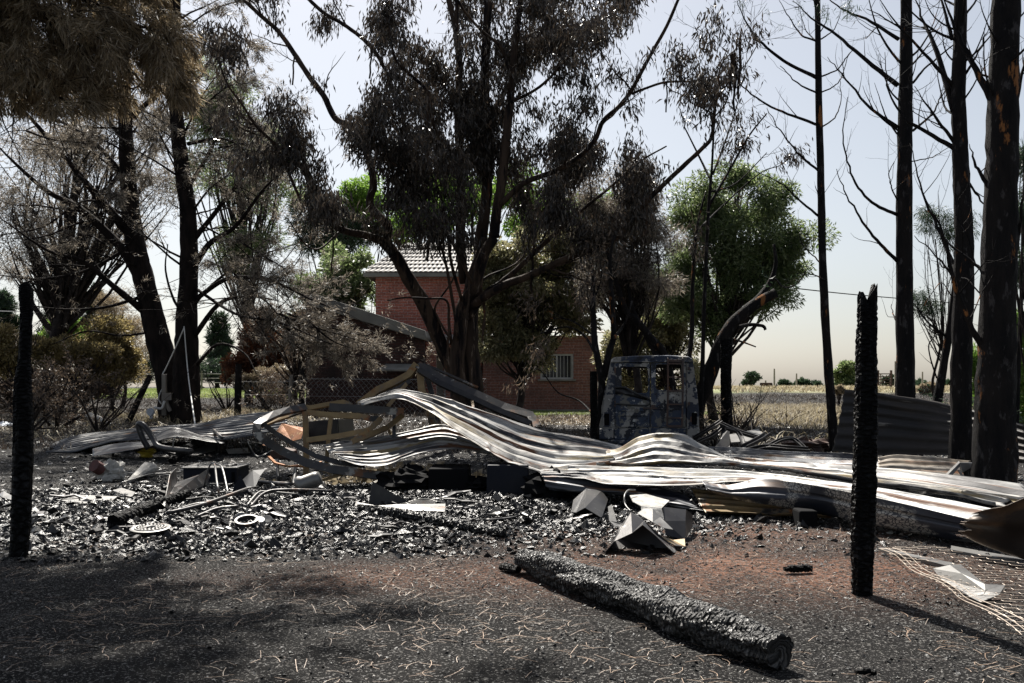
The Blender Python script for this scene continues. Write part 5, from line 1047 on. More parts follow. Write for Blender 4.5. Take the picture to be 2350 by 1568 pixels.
# ------------------------------------------------------------------ steel frame
def bB(pts, Y0=14.5, Y1=None): return L('B', pts, Y0, Y1)
beam('steel_beam', bB([(45, 640, 13.8), (110, 700, 13.8), (250, 790, 13.9), (430, 880, 13.9), (640, 930, 13.9), (1050, 985, 13.9)]), .17, .07, 'steel_dark', 'lower arm of the lens-shaped steel frame, curving close to the ground', up=(0, -1, .25), jit=.006)
beam('steel_beam', bB([(100, 575, 14.0), (200, 650, 14.1), (350, 740, 14.2), (520, 830, 14.2), (700, 880, 14.2), (900, 905, 14.2)]), .10, .06, 'steel_black', 'black inner arm running beside the lower arm of the lens-shaped frame', up=(0, -1, .3))
beam('steel_beam', bB([(45, 640, 13.8), (60, 575, 13.9), (110, 540, 14.1), (210, 490, 14.6), (330, 460, 14.9), (440, 440, 15.1)]), .16, .07, 'steel_dark', 'upper left arm of the lens-shaped frame, from its pointed tip', up=(0, -1, .3), jit=.005)
beam('steel_beam', bB([(90, 585, 14.3), (180, 550, 14.6), (300, 510, 15.0), (440, 462, 15.3)]), .08, .06, 'steel_tan', 'thin tan bar inside the pointed tip of the frame', up=(0, -1, .3))
beam('steel_beam', bB([(400, 440, 15.1), (480, 450, 15.1), (600, 425, 15.2), (730, 405, 15.2), (800, 430, 15.2)]), .10, .06, 'steel_tan', 'tan arched bar at the top middle of the frame', up=(0, -1, .4), jit=.006)
beam('steel_beam', bB([(620, 445, 15.0), (900, 460, 15.0), (1205, 485, 15.0)]), .17, .07, 'steel_dark', 'broad dark horizontal bar at the top of the frame', up=(0, -1, .1))
beam('steel_beam', bB([(440, 485, 14.9), (600, 505, 14.9), (850, 515, 14.9), (940, 535, 14.8), (1030, 540, 14.8)]), .12, .07, 'steel_tan', 'tan horizontal bar with slots, second from the top of the frame', up=(0, -1, .2))
beam('steel_beam', bB([(1030, 530, 14.8), (980, 580, 14.7), (930, 635, 14.6), (830, 700, 14.4)]), .12, .06, 'steel_tan', 'tan slanting brace joining the slotted bar to the lower bar', up=(0, -1, 0))
beam('steel_beam', bB([(440, 705, 14.4), (700, 670, 14.5), (930, 625, 14.6)]), .11, .06, 'steel_tan', 'lower horizontal tan bar between the two uprights', up=(0, -1, .2))
beam('steel_beam', bB([(800, 715, 14.3), (930, 665, 14.5), (1080, 600, 14.8), (1200, 505, 15.0)]), .11, .06, 'steel_tan', 'tan brace rising to the right end of the dark bar', up=(0, -1, .2))
beam('steel_post', bB([(428, 480, 14.9), (436, 760, 14.6), (436, 1065, 14.35)], 14.6), .11, .08, 'steel_tan', 'thicker left upright of the frame, standing on the charcoal', up=(0, -1, 0), cat='steel post')
beam('steel_post', bB([(632, 515, 14.9), (615, 660, 14.7), (590, 960, 14.4)], 14.6), .08, .06, 'steel_tan', 'thinner right upright of the frame', up=(0, -1, 0), cat='steel post')
beam('steel_post', bB([(1128, 495, 15.0), (1128, 690, 14.9)], 14.9), .07, .06, 'steel_black', 'short black upright below the right end of the dark bar', up=(0, -1, 0), cat='steel post')
beam('steel_beam', bB([(455, 1060, 14.1), (560, 1010, 14.1), (720, 960, 14.1)]), .09, .05, 'steel_tan', 'tan strip slanting on the charcoal right of the thick upright', up=(0, 0, 1))
beam('steel_beam', bB([(1075, 600, 15.2), (1100, 660, 15.1), (1110, 690, 15.0)]), .06, .04, 'steel_tan', 'short tan scrap hanging under the brace', up=(0, -1, 0))
beam('steel_beam', bB([(845, 425, 16.2), (1000, 310, 16.3), (1150, 240, 16.4), (1240, 190, 16.4), (1305, 105, 16.4)]), .17, .08, 'steel_tan', 'left rafter rising to the peak of the collapsed frame', up=(0, -1, .5), jit=.006)
beam('steel_beam', bB([(900, 425, 16.0), (1050, 350, 16.1), (1160, 300, 16.2), (1255, 240, 16.2)]), .11, .07, 'steel_dark', 'second rafter just below the left rafter', up=(0, -1, .5), jit=.006)
beam('steel_beam', bB([(1080, 440, 15.8), (1160, 340, 16.0), (1230, 260, 16.2)]), .09, .05, 'steel_tan', 'slanting brace between the chain-link mesh and the peak', up=(0, -1, 0))
beam('steel_beam', bB([(1312, 112, 16.4), (1500, 215, 16.3), (1760, 335, 16.1), (1980, 435, 15.9), (2195, 500, 15.7), (2250, 590, 15.5)]), .20, .09, 'steel_dark', 'upper right rafter running down from the peak', up=(0, -1, .8), jit=.005)
beam('steel_beam', bB([(1320, 150, 16.1), (1500, 260, 16.0), (1740, 370, 15.9), (1950, 470, 15.7), (2200, 570, 15.5)]), .13, .08, 'steel_black', 'lower right rafter parallel to the upper one', up=(0, -1, .6), jit=.006)
beam('steel_beam', bB([(1360, 105, 16.7), (1560, 190, 16.6), (1785, 290, 16.4)]), .05, .05, 'steel_dark', 'thin rail behind the upper right rafter', up=(0, -1, .5))
beam('steel_post', bB([(1330, 165, 16.2), (1340, 300, 16.0), (1400, 450, 15.8), (1430, 590, 15.7)], 16), .16, .08, 'steel_tan', 'bent upright standing under the peak of the frame', up=(0, -1, 0), cat='steel post')
beam('steel_post', bB([(1380, 190, 16.4), (1420, 330, 16.3), (1480, 600, 16.1)], 16), .12, .08, 'steel_dark', 'grey upright just right of the bent one under the peak', up=(0, -1, 0), cat='steel post')
beam('steel_post', bB([(1735, 370, 16.0), (1748, 450, 15.6)], 16), .06, .05, 'steel_tan', 'short strut between the right rafters and the bright sheet', up=(0, -1, 0), cat='steel post')
beam('steel_beam', bB([(150, 830, 14.6), (200, 880, 14.5), (300, 905, 14.4), (420, 895, 14.4)]), .07, .03, 'rust', 'curved orange-brown strip under the left tip of the frame', up=(0, 0, 1))
beam('steel_beam', bB([(370, 905, 14.6), (450, 905, 14.8), (560, 870, 15.0)]), .07, .03, 'rust', 'short orange strip behind the thick upright', up=(0, 0, 1))
# metal cupboard and tray under the frame
def box_open(name, label, cat, pts_front, depth, mat, mat2, tilt=None):
    f = [np.array(tuple(p)) for p in pts_front]; d = np.array(depth)
    mb = MB(); a, b, c, e = f
    for q in ((a, b, c, e), (a, b, b + d, a + d), (b, c, c + d, b + d), (e, a, a + d, e + d), (a + d, b + d, c + d, e + d)): 
        k = mb.addv(q); mb.ngon([k, k + 1, k + 2, k + 3])
    root = thing(name, label, cat, Vector(tuple((a + b) / 2)))
    o = mb.build('body', M[mat], root, solid=.008)
    mb = MB(); mb.slab([tuple(a + (d * -.03)), tuple(b + d * -.03), tuple(b * .2 + c * .8 + d * -.03), tuple(a * .25 + e * .75 + d * -.03)], tuple(d * -.02)); mb.build('panel', M[mat2], root)
    return root
box_open('metal_cabinet', 'burnt open-topped metal box under the frame, dark blue sides and orange rust inside', 'metal box', bB([(470, 740), (700, 735), (690, 545), (460, 560)], 16.2), (.1, .9, .0), 'steel_black', 'steel_black')
fold('rusty_tray', 'bright orange rusty sheet leaning left of the open metal box', bB([(190, 660, 15.9), (330, 715, 15.6), (420, 640, 15.6), (420, 610, 16.0), (250, 575, 16.3), (400, 695, 15.5)]), [(0, 1, 5, 2, 3, 4)], 'rust', 'metal tray')
fold('rusty_plate', 'small orange plate on the ground at the tip of the frame', bB([(95, 745, 14.9), (150, 700, 15.3), (190, 735, 15.2), (150, 755, 14.9)]), [(0, 1, 2, 3)], 'rust', 'metal plate')
mb = MB(); mb.slab(bB([(155, 850), (340, 855), (340, 790), (250, 770), (160, 790)], 15.2), (0, .3, 0)); tag(mb.build('rusty_bin', M['rust_dark'], None, bevel=.01), 'dark red-brown metal bin under the left arm of the frame', 'metal bin')
# dark masses beneath the sheets; block and panel are filled out as black shade
for lb, r, x0, x1, y0, y1, Y, d, mt, nm, ct in (('block enlarged and blackened for the shade under the left sheets', 'B', 1390, 1715, 930, 1165, 13.35, .9, 'black', 'shade_block', 'block'), ('dark blue sheet filling the shade under the sheets', 'B', 1850, 2190, 900, 1150, 13.1, .6, 'soot_panel', 'shade_panel', 'appliance'),
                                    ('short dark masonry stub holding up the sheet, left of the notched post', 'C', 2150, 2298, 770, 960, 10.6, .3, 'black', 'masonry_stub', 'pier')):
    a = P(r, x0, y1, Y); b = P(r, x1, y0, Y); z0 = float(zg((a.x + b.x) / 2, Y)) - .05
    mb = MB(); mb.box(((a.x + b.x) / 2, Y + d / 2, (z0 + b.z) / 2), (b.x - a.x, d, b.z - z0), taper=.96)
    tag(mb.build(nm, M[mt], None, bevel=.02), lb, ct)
def lump(c, r, seed, n=(14, 10), k=.35):
    th = np.linspace(0, 2 * math.pi, n[0], endpoint=False); ph = np.linspace(.05, math.pi - .05, n[1]); v = []
    for a in ph:
        for b in th:
            rr = 1 + k * (float(vnoise(b * 1.6 + seed, a * 2.2, seed)) - .5) * 2 + k * .6 * (float(vnoise(b * 5 + seed, a * 5, seed + 1)) - .5) * 2
            v.append((c[0] + r[0] * rr * math.sin(a) * math.cos(b), c[1] + r[1] * rr * math.sin(a) * math.sin(b), c[2] + r[2] * rr * math.cos(a)))
    mb = MB(); mb.addv(v); m = n[0]
    for i in range(n[1] - 1):
        mb.quads([(i * m + j, (i + 1) * m + j, (i + 1) * m + (j + 1) % m, i * m + (j + 1) % m) for j in range(m)])
    mb.ngon(range(m)); mb.ngon(range((n[1] - 1) * m, n[1] * m)[::-1]); return mb
for lb, x0, x1, y0, y1, Y in (('black mass added as the shade under the lip of the left sheet', 1000, 1420, 930, 1130, 13.5), ('black mass added as shade between the dark block and the blue panel', 1640, 1900, 1010, 1150, 13.4), ('black mass added as shade under the long sheet, right of the blue panel', 2150, 2600, 960, 1130, 12.9)):
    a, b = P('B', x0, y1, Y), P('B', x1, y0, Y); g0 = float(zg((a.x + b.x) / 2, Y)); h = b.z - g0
    tag(lump(((a.x + b.x) / 2, Y + .2, g0 + h * .35), ((b.x - a.x) / 2, .4, h * .65), int(x0), (30, 14), .35).build('shade_heap', M['black'], None), lb, 'shade mass')  # black lumps added to make the void under the sheets read dark
# ------------------------------------------------------------------ charred posts and logs
def charred(name, label, cat, path, radii, seed, n=26, seg=110, cell=.035, depth=.012, square=0.0, notch=False, group=None, mat='char_post', lob=.12):
    """post or log whose skin is cracked into char blocks"""
    p = smoothline(path, 12); t = np.linspace(0, len(p) - 1, seg); i = np.clip(t.astype(int), 0, len(p) - 2); f = (t - i)[:, None]; p = p[i] * (1 - f) + p[i + 1] * f
    R = np.interp(np.linspace(0, 1, seg), np.linspace(0, 1, len(radii)), radii); rng = np.random.default_rng(seed)
    T = np.gradient(p, axis=0); T /= np.linalg.norm(T, axis=1)[:, None]; a = np.array([0, 0, 1.]) if abs(T[0][2]) < .8 else np.array([1., 0, 0])
    N = np.cross(T[0], a); N /= np.linalg.norm(N); th = np.arange(n) / n * 2 * math.pi; ln = np.linalg.norm(p[-1] - p[0]); out = np.empty((seg, n, 3))
    s_ = np.linspace(0, ln, seg)
    for j in range(seg):
        N = N - T[j] * N.dot(T[j]); N /= np.linalg.norm(N); B = np.cross(T[j], N); c, s = np.cos(th), np.sin(th)
        rr = R[j] * (1 + lob * (vnoise(s_[j] * 1.6 + 0 * th, np.cos(th) * 2.2 + 5, seed) + vnoise(s_[j] * 5 + 0 * th, np.sin(th) * 3 + 9, seed + 2) - 1) - .9 * lob * np.exp(-((np.cos(th - 1.9 - .5 * np.sin(s_[j] * 1.7)) - 1) / .012) ** 2))
        if square: rr = rr * (1 - square + square / np.maximum(np.abs(c), np.abs(s)) * .92)
        row = s_[j] / cell; cellj = np.floor(row + .35 * np.sin(th * 3 + s_[j] * 4)); gap = ((row + .35 * np.sin(th * 3 + s_[j] * 4)) % 1 < .28); colj = (th / (2 * math.pi) * n / 2.5 + cellj * .37); gap2 = (colj % 1 < .25)
        rr = rr - depth * (gap | gap2) + depth * .8 * (vnoise(cellj * 3.1, np.floor(colj) * 1.7, seed + 4) - .5)
        out[j] = p[j] + rr[:, None] * (c[:, None] * N + s[:, None] * B)
    if notch:
        up = out[-1, :, 0] - p[-1, 0]; w = R[-1]
        h = -.10 + .12 * (np.abs(up) / w > .55) + .06 * (up / w > .55) + .03 * rng.random(n); 
        for j in range(seg - 4, seg): out[j, :, 2] += h * (j - (seg - 5)) / 4
    mb = MB(); k = mb.addv(out); a_ = np.arange(seg - 1)[:, None] * n; jj = np.arange(n)[None, :]; j2 = (jj + 1) % n
    mb.quads(np.stack([a_ + jj, a_ + j2, a_ + n + j2, a_ + n + jj], -1).reshape(-1, 4))
    for j, base in ((0, 0), (seg - 1, (seg - 1) * n)):
        c = mb.addv([out[j].mean(0) + (T[j] * (-.02 if j else .0))]); mb.tris([(base + q, base + (q + 1) % n, c) if not j else (base + (q + 1) % n, base + q, c) for q in range(n)])
    uv = np.concatenate([np.stack([np.broadcast_to(th / 6.2832 * 6.2832 * R.mean(), (seg, n)), np.broadcast_to(s_[:, None], (seg, n))], -1).reshape(-1, 2), [[0, 0], [0, ln]]])
    return tag(mb.build(name, M[mat], None, uv=uv), label, cat, group)
def char_mat(name, plate, crack, scale, rough, spec, stretch, bd):  # crack colour paints the shade of deep fissures between char plates
    m = pm(name, plate, None, 9, rough, spec=spec); nt = m.node_tree; lk = nt.links; B = nt.nodes['Principled BSDF']
    tc = nd(nt, 'ShaderNodeTexCoord'); mp = nd(nt, 'ShaderNodeMapping'); mp.inputs['Scale'].default_value = stretch; lk.new(tc.outputs['UV'], mp.inputs['Vector'])
    nz = nd(nt, 'ShaderNodeTexNoise'); nz.inputs['Scale'].default_value = 30; lk.new(mp.outputs[0], nz.inputs['Vector'])
    vm = nd(nt, 'ShaderNodeVectorMath', operation='MULTIPLY_ADD'); lk.new(nz.outputs['Color'], vm.inputs[0]); vm.inputs[1].default_value = (.02, .02, .02); lk.new(mp.outputs[0], vm.inputs[2])
    v = nd(nt, 'ShaderNodeTexVoronoi', feature='DISTANCE_TO_EDGE'); v.inputs['Scale'].default_value = scale; v.inputs['Randomness'].default_value = .8; lk.new(vm.outputs[0], v.inputs['Vector'])
    v2 = nd(nt, 'ShaderNodeTexVoronoi'); v2.inputs['Scale'].default_value = scale; v2.inputs['Randomness'].default_value = .8; lk.new(vm.outputs[0], v2.inputs['Vector'])
    a = nd(nt, 'ShaderNodeMapRange'); a.inputs[1].default_value = .04; a.inputs[2].default_value = .32; lk.new(v.outputs['Distance'], a.inputs[0])
    n2 = nd(nt, 'ShaderNodeTexNoise'); n2.inputs['Scale'].default_value = 7; n2.inputs['Detail'].default_value = 5; lk.new(tc.outputs['UV'], n2.inputs['Vector'])
    n3 = nd(nt, 'ShaderNodeMapRange'); n3.inputs[1].default_value = .35; n3.inputs[2].default_value = .65; n3.inputs[3].default_value = .25; n3.inputs[4].default_value = 1.3; lk.new(n2.outputs['Fac'], n3.inputs[0])
    k = nd(nt, 'ShaderNodeMath', operation='MULTIPLY'); lk.new(a.outputs[0], k.inputs[0]); lk.new(n3.outputs[0], k.inputs[1])
    x = nd(nt, 'ShaderNodeMix', data_type='RGBA'); lk.new(k.outputs[0], x.inputs['Factor']); x.inputs['A'].default_value = c4(crack); x.inputs['B'].default_value = c4(plate); pr = nd(nt, 'ShaderNodeMix', data_type='RGBA', blend_type='MULTIPLY'); pr.inputs['Factor'].default_value = .85; lk.new(x.outputs['Result'], pr.inputs['A']); pv = nd(nt, 'ShaderNodeSeparateColor'); lk.new(v2.outputs['Color'], pv.inputs[0]); pw = nd(nt, 'ShaderNodeMapRange'); pw.inputs[3].default_value = .25; pw.inputs[4].default_value = 1.8; lk.new(pv.outputs[0], pw.inputs[0]); lk.new(pw.outputs[0], pr.inputs['B']); lk.new(pr.outputs['Result'], B.inputs['Base Color'])
    h = nd(nt, 'ShaderNodeMath', operation='MULTIPLY_ADD'); lk.new(v2.outputs['Color'], h.inputs[0]); h.inputs[1].default_value = .5; lk.new(a.outputs[0], h.inputs[2])
    n4 = nd(nt, 'ShaderNodeTexNoise'); n4.inputs['Scale'].default_value = 90; n4.inputs['Detail'].default_value = 4; lk.new(tc.outputs['UV'], n4.inputs['Vector'])
    h2 = nd(nt, 'ShaderNodeMath', operation='MULTIPLY_ADD'); lk.new(n4.outputs['Fac'], h2.inputs[0]); h2.inputs[1].default_value = .8; lk.new(h.outputs[0], h2.inputs[2])
    bp = nd(nt, 'ShaderNodeBump'); bp.inputs['Strength'].default_value = 1; bp.inputs['Distance'].default_value = bd; lk.new(h2.outputs[0], bp.inputs['Height']); lk.new(bp.outputs[0], B.inputs['Normal']); return m
M['char_post'] = char_mat('alligatored_char', (.014, .014, .015), (.002, .002, .002), 14, .6, .10, (1, 2.2, 1), .02)
M['char_log'] = char_mat('silver_char', (.085, .083, .08), (.002, .002, .002), 15, .42, .45, (1, 1.8, 1), .02)
b = G('0', 1978, 1362)
yy = b.y
charred('charred_post', 'upright charred post with a notched top, standing on the red earth at right', 'post', [b + Vector((0, 0, -.1)), W(1980, 1250, yy), W(1983, 1100, yy), W(1986, 950, yy), W(1988, 800, yy), W(1990, 684, yy)], [v * yy / F / 2 for v in (44, 53, 54, 52, 47, 43)], 61, cell=.045, depth=.007, square=.5, notch=True)
b = G('0', 42, 1275); yy = b.y
charred('charred_post', 'upright charred post with a rounded head near the left edge', 'post', [b + Vector((0, 0, -.1)), W(50, 1150, yy), W(54, 1000, yy), W(52, 900, yy), W(56, 820, yy), W(60, 730, yy), W(60, 690, yy), W(58, 655, yy), W(56, 647, yy)], [v * yy / F / 2 for v in (42, 44, 46, 44, 40, 28, 27, 32, 34, 22, 6)], 63, cell=.06, depth=.004)
p0 = G('0', 1195, 1312); p1 = G('0', 1800, 1548)
d = (p1 - p0).normalized()
charred('charred_log', 'long charred log lying across the foreground, its crackled top silvery in the sun', 'log', [p0 + Vector((0, 0, .10)), p0 + (p1 - p0) * .25 + Vector((.03, .03, .10)), p0 + (p1 - p0) * .5 + Vector((.03, .06, .10)), p0 + (p1 - p0) * .75 + Vector((.0, .05, .10)), p1 + Vector((0, .05, .10))], [.07, .105, .11, .112, .115, .118, .112, .09], 65, n=64, seg=420, cell=.036, depth=.006, mat='char_log', lob=.34)
p0 = G('B', 850, 1260); p1 = G('B', 1990, 1475)
charred('charred_log', 'thin charred pole lying in the charcoal bed left of the tent-shaped scrap', 'log', [p0 + Vector((0, 0, .05)), (p0 + p1) / 2 + Vector((0, .03, .06)), p1 + Vector((0, 0, .05))], [.03, .055, .06, .055, .04], 67, n=20, seg=200, cell=.035, depth=.010, mat='char_log')
p0 = G('A', 890, 1110); p1 = G('A', 1470, 890)
charred('charred_log', 'forked charred branch pointing at the pierced iron disc', 'log', [p0 + Vector((0, 0, .07)), (p0 + p1) / 2 + Vector((0, 0, .10)), p1 + Vector((0, 0, .10))], [.09, .075, .06, .05], 69, n=16, seg=90, cell=.04, depth=.010)
p0 = G('A', 1340, 600); p1 = G('A', 1640, 440)
charred('charred_log', 'blackened log lying on the debris behind the burnt stove', 'log', [p0 + Vector((0, 0, .06)), (p0 + p1) / 2 + Vector((0, 0, .15)), p1 + Vector((0, 0, .2))], [.06, .09, .10, .07], 71, n=14, seg=60, cell=.05, depth=.010)
p0 = G('D', 205, 898); p1 = G('D', 375, 893)
charred('charred_log', 'short charred stick on the red earth left of the notched post', 'log', [p0 + Vector((0, 0, .03)), p1 + Vector((0, 0, .03))], [.02, .035, .032, .03], 73, n=12, seg=40, cell=.03, depth=.006)
p0 = G('D', 635, 1515); p1 = G('D', 770, 1525)
charred('charred_chip', 'small flat charred chip at the bottom edge, right of the long log', 'wood chip', [p0 + Vector((0, 0, .015)), p1 + Vector((0, 0, .015))], [.012, .022, .022, .01], 75, n=10, seg=24, cell=.03, depth=.003)
p0 = G('0', 1150, 1308); p1 = G('0', 1190, 1322)
charred('charred_chip', 'charred stump of a root at the far end of the long log', 'wood chip', [p0 + Vector((0, 0, .03)), p1 + Vector((0, 0, .05))], [.03, .04, .03], 76, n=10, seg=24, cell=.03, depth=.008)
b = trunk_base(1667, 22.3)
charred('charred_post', 'thick upright charred trunk section, squared off, just right of the van', 'post', [b, W(1669, 1000, 22.3), W(1666, 900, 22.3), W(1667, 778, 22.3)], [v * 22.3 / F / 2 for v in (30, 26, 25, 28)], 77, cell=.1, depth=.006)
b = trunk_base(1364, 20.1)
charred('charred_post', 'charred fence post hiding the left corner of the van', 'post', [b, W(1363, 950, 20.1), W(1362, 852, 20.1)], [v * 20.1 / F / 2 for v in (20, 17, 16)], 79, cell=.1, depth=.005)

# ------------------------------------------------------------------ scrap in front
t = lambda x, y, dz: (lambda q: Vector((q.x, q.y, q.z + dz)))(G('C', x, y))
base = G('C', 900, 1115)
def cz(x, y, Y): return P('C', x, y, Y)
Yb = base.y
fold('bent_sheet_scrap', 'tent-shaped folded scrap of dark sheet metal standing on the red earth',
     [cz(612, 1112, Yb), cz(700, 1010, Yb + .02), cz(840, 945, Yb), cz(920, 882, Yb - .03), cz(1010, 955, Yb), cz(1160, 1098, Yb), cz(830, 785, Yb + .45), cz(740, 900, Yb + .3), cz(700, 985, Yb + .45), cz(880, 800, Yb + .6), cz(1215, 1100, Yb + .25), cz(1080, 1000, Yb + .5), cz(930, 850, Yb + .4), cz(640, 1095, Yb + .3)],
     [(0, 1, 7, 8, 13), (1, 2, 6, 7), (2, 3, 12, 6), (6, 12, 9), (3, 4, 11, 12), (4, 5, 10, 11), (13, 8, 9, 12, 11, 10)], 'scrap', 'metal scrap')
fold('bent_sheet_scrap', 'crumpled pale sheet scrap leaning behind the tent-shaped one', 
     [cz(880, 790, Yb + .7), cz(930, 755, Yb + .8), cz(1000, 752, Yb + .8), cz(1060, 820, Yb + .7), cz(1160, 918, Yb + .4), cz(1080, 905, Yb + .4), cz(1000, 860, Yb + .5)], [(0, 1, 2, 3, 6), (3, 4, 5, 6)], 'galv2', 'metal scrap')
fold('bent_sheet_scrap', 'curled upright strip at the left of the tent-shaped scrap', 
     [cz(650, 740, Yb + .6), cz(680, 720, Yb + .6), cz(720, 860, Yb + .4), cz(760, 880, Yb + .4), cz(700, 890, Yb + .3), cz(660, 850, Yb + .4), cz(840, 830, Yb + .5), cz(760, 900, Yb + .3)], [(0, 1, 2, 5), (5, 2, 3, 4), (3, 6, 7, 4)], 'galv2', 'metal scrap')
fold('bent_sheet_scrap', 'dark box-shaped metal under the pale peeling plate, behind the tent-shaped scrap', 
     [cz(820, 650, Yb + 1.3), cz(950, 640, Yb + 1.4), cz(1130, 690, Yb + 1.3), cz(1070, 750, Yb + .9), cz(910, 735, Yb + .9), cz(845, 700, Yb + 1.0), cz(1090, 840, Yb + .8), cz(910, 800, Yb + .8)], [(0, 1, 2, 3, 4, 5), (3, 6, 7, 4)], 'ash', 'metal scrap')
fold('burnt_box', 'dark metal box with its side open, behind the tent-shaped scrap', 
     [cz(1080, 740, Yb + 1.0), cz(1260, 760, Yb + 1.1), cz(1310, 800, Yb + 1.4), cz(1310, 890, Yb + 1.4), cz(1255, 1000, Yb + .7), cz(1100, 960, Yb + .7), cz(1090, 850, Yb + .8), cz(1255, 850, Yb + .9)], [(0, 1, 7, 6), (1, 2, 3, 7), (6, 7, 4, 5), (7, 3, 4)], 'steel_black', 'metal box')
fold('bent_sheet_scrap', 'small yellowish flap on the ground right of the tent-shaped scrap', 
     [cz(1160, 1000, Yb + .5), cz(1250, 990, Yb + .5), cz(1255, 1050, Yb + .3), cz(1180, 1045, Yb + .2), cz(1040, 960, Yb + .45)], [(0, 1, 2, 3), (4, 0, 3)], 'steel_tan', 'metal scrap')
mb = MB(); mb.tube(smoothline([cz(865, 605, Yb + 1.3), cz(810, 608, Yb + 1.2), cz(780, 650, Yb + 1.0), cz(785, 720, Yb + .9), cz(830, 775, Yb + .7)], 5), .008, 6); tag(mb.build('bent_rod', M['galv2'], None, smooth=True), 'thin curved rod arching over the tent-shaped scrap', 'metal rod')
fold('bent_sheet_scrap', 'dark crumpled cloth-like sheet in the charcoal, left of the tent-shaped scrap', [t(355, 830, .01), t(380, 750, .1), t(480, 735, .22), t(600, 740, .20), t(650, 760, .12), t(600, 840, .02), t(470, 830, .12), t(400, 820, .05)], [(0, 1, 2, 7), (2, 3, 6, 7), (3, 4, 5, 6)], 'steel_black', 'metal scrap')
# pierced iron disc
c = G('A', 1178, 1155); root = thing('iron_disc', 'round pierced iron hotplate disc lying at the front of the charcoal bed', 'metal disc', c)
mb = MB(); mb.lathe([(.02, .0), (.165, .0), (.182, .018), (.196, .022), (.198, .030), (.18, .034), (.158, .030), (.150, .040), (.06, .042), (.048, .036), (.045, .02), (.02, .02)], (c.x, c.y, c.z + .045), 40, Matrix.Rotation(.10, 4, Vector((1, 0, 0)))); mb.build('plate', M['galv_plain'], root, smooth=False)
mb = MB()
for rr, nn in ((.075, 12), (.10, 16), (.13, 22)):
    for k in range(nn): a = k / nn * 6.283; mb.box((c.x + rr * math.cos(a), c.y + rr * math.sin(a), c.z + .0865 + rr * math.sin(a) * .10), (.016, .018, .006), Matrix.Rotation(a, 3, 'Z').to_4x4())
mb.build('slot_pattern', M['black'], root)
c = G('B', 1355, 1225); root = None
mb = MB()
for rr in (.165, .135, .105): mb.lathe([(rr - .010, 0), (rr + .008, 0), (rr + .008, .012), (rr - .010, .012), (rr - .010, 0)], (c.x, c.y, c.z + .05 + (.165 - rr) * .3), 36)
tag(mb.build('coil_element', M['galv2'], None), 'pale concentric stove ring in the charcoal below the sheets', 'stove ring')
fold('bent_sheet_scrap', 'blue-black wedge of sheet standing beside the pale stove ring', [G('B', 925, 1235, .02), G('B', 960, 1120 + 110, .30), G('B', 1240, 1215, .04), G('B', 1100, 1240, .02)], [(0, 1, 2, 3)], 'steel_black', 'metal scrap')
fold('metal_strip', 'flat grey strip lying behind the thin charred pole', [G('B', 830, 1225, .05), G('B', 1000, 1255, .05), G('B', 1240, 1262, .08), G('B', 1530, 1245, .06), G('B', 1530, 1285, .03), G('B', 1230, 1275, .03), G('B', 980, 1275, .02), G('B', 820, 1235, .02)], [(0, 1, 6, 7), (1, 2, 5, 6), (2, 3, 4, 5)], 'galv2', 'metal strip')
# stove lying on its back
def stove():
    c = G('A', 1640, 760); Y = c.y; s = Y / F * .293
    root = thing('burnt_stove', 'burnt cooker lying in the charcoal with its hob grid upwards', 'stove', c)
    z0 = c.z - .02; w = 420 * s; h = 135 * s
    mb = MB(); mb.box((c.x, Y + .38, z0 + h / 2), (w, .72, h)); mb.build('body', M['soot_panel'], root, bevel=.012)
    mb = MB(); mb.box((c.x, Y + .37, z0 + h + .012), (w + .05, .78, .02)); top = mb.build('hob_plate', M['galv_plain'], root, bevel=.004)
    mb = MB()
    for k in range(5): mb.box((c.x - .20 + k * .085, Y + .27, z0 + h + .06), (.012, .40, .012))
    for k in range(4): mb.box((c.x - .03, Y + .09 + k * .12, z0 + h + .06), (.38, .012, .012))
    for a in (-.20, .14):
        for b_ in (.08, .46): mb.box((c.x + a, Y + b_, z0 + h + .04), (.014, .014, .05))
    mb.build('grid', M['galv_plain'], top)
    for k, (dx, dy) in enumerate(((.26, .17), (.26, .38))):
        mb = MB(); mb.lathe([(.0, .0), (.06, .0), (.06, .02), (.045, .026), (.03, .03), (0, .03)], (c.x + dx, Y + dy, z0 + h + .024), 18); mb.build('burner', M['steel_dark'], top)
    mb = MB(); mb.box((c.x + w / 2 - .05, Y + .012, z0 + h * .5), (.05, .02, h * .6)); mb.build('slot_panel', M['black'], root)
    mb = MB(); mb.box((c.x - .05, Y - .12, z0 + .05), (w * .8, .25, .02)); mb.build('door_panel', M['galv_plain'], root)
    return root
stove()
# more scrap between the cooker and the frame
fold('bent_sheet_scrap', 'dark V-shaped trough of sheet lying in front of the burnt stove', [G('A', 1290, 900, .02), G('A', 1385, 800, .10), G('A', 1560, 790, .20), G('A', 1680, 720, .25), G('A', 1620, 790, .05), G('A', 1330, 880, .03), G('A', 1380, 790, .30), G('A', 1330, 850, .28)], [(0, 1, 2, 4, 5), (1, 6, 7, 0), (2, 3, 4)], 'scrap', 'metal scrap')
def pipe(label, pts, r, mat='galv2', name='metal_pipe', cat='metal pipe', n=7, grp=None):
    mb = MB(); mb.tube(smoothline(pts, 5), r, n); return tag(mb.build(name, M[mat], None, smooth=True), label, cat, grp)
gA = lambda x, y, dz=0: G('A', x, y, dz)
gB = lambda x, y, dz=0: G('B', x, y, dz)
PG = 'loose pipes and bars in the charcoal'
pipe('bent tube leg in front of the burnt stove, left of two', [gA(1600, 800, .05), gA(1640, 800, .33), gA(1680, 805, .36), gA(1700, 870, .2), gA(1725, 880, .02)], .014, grp=PG)
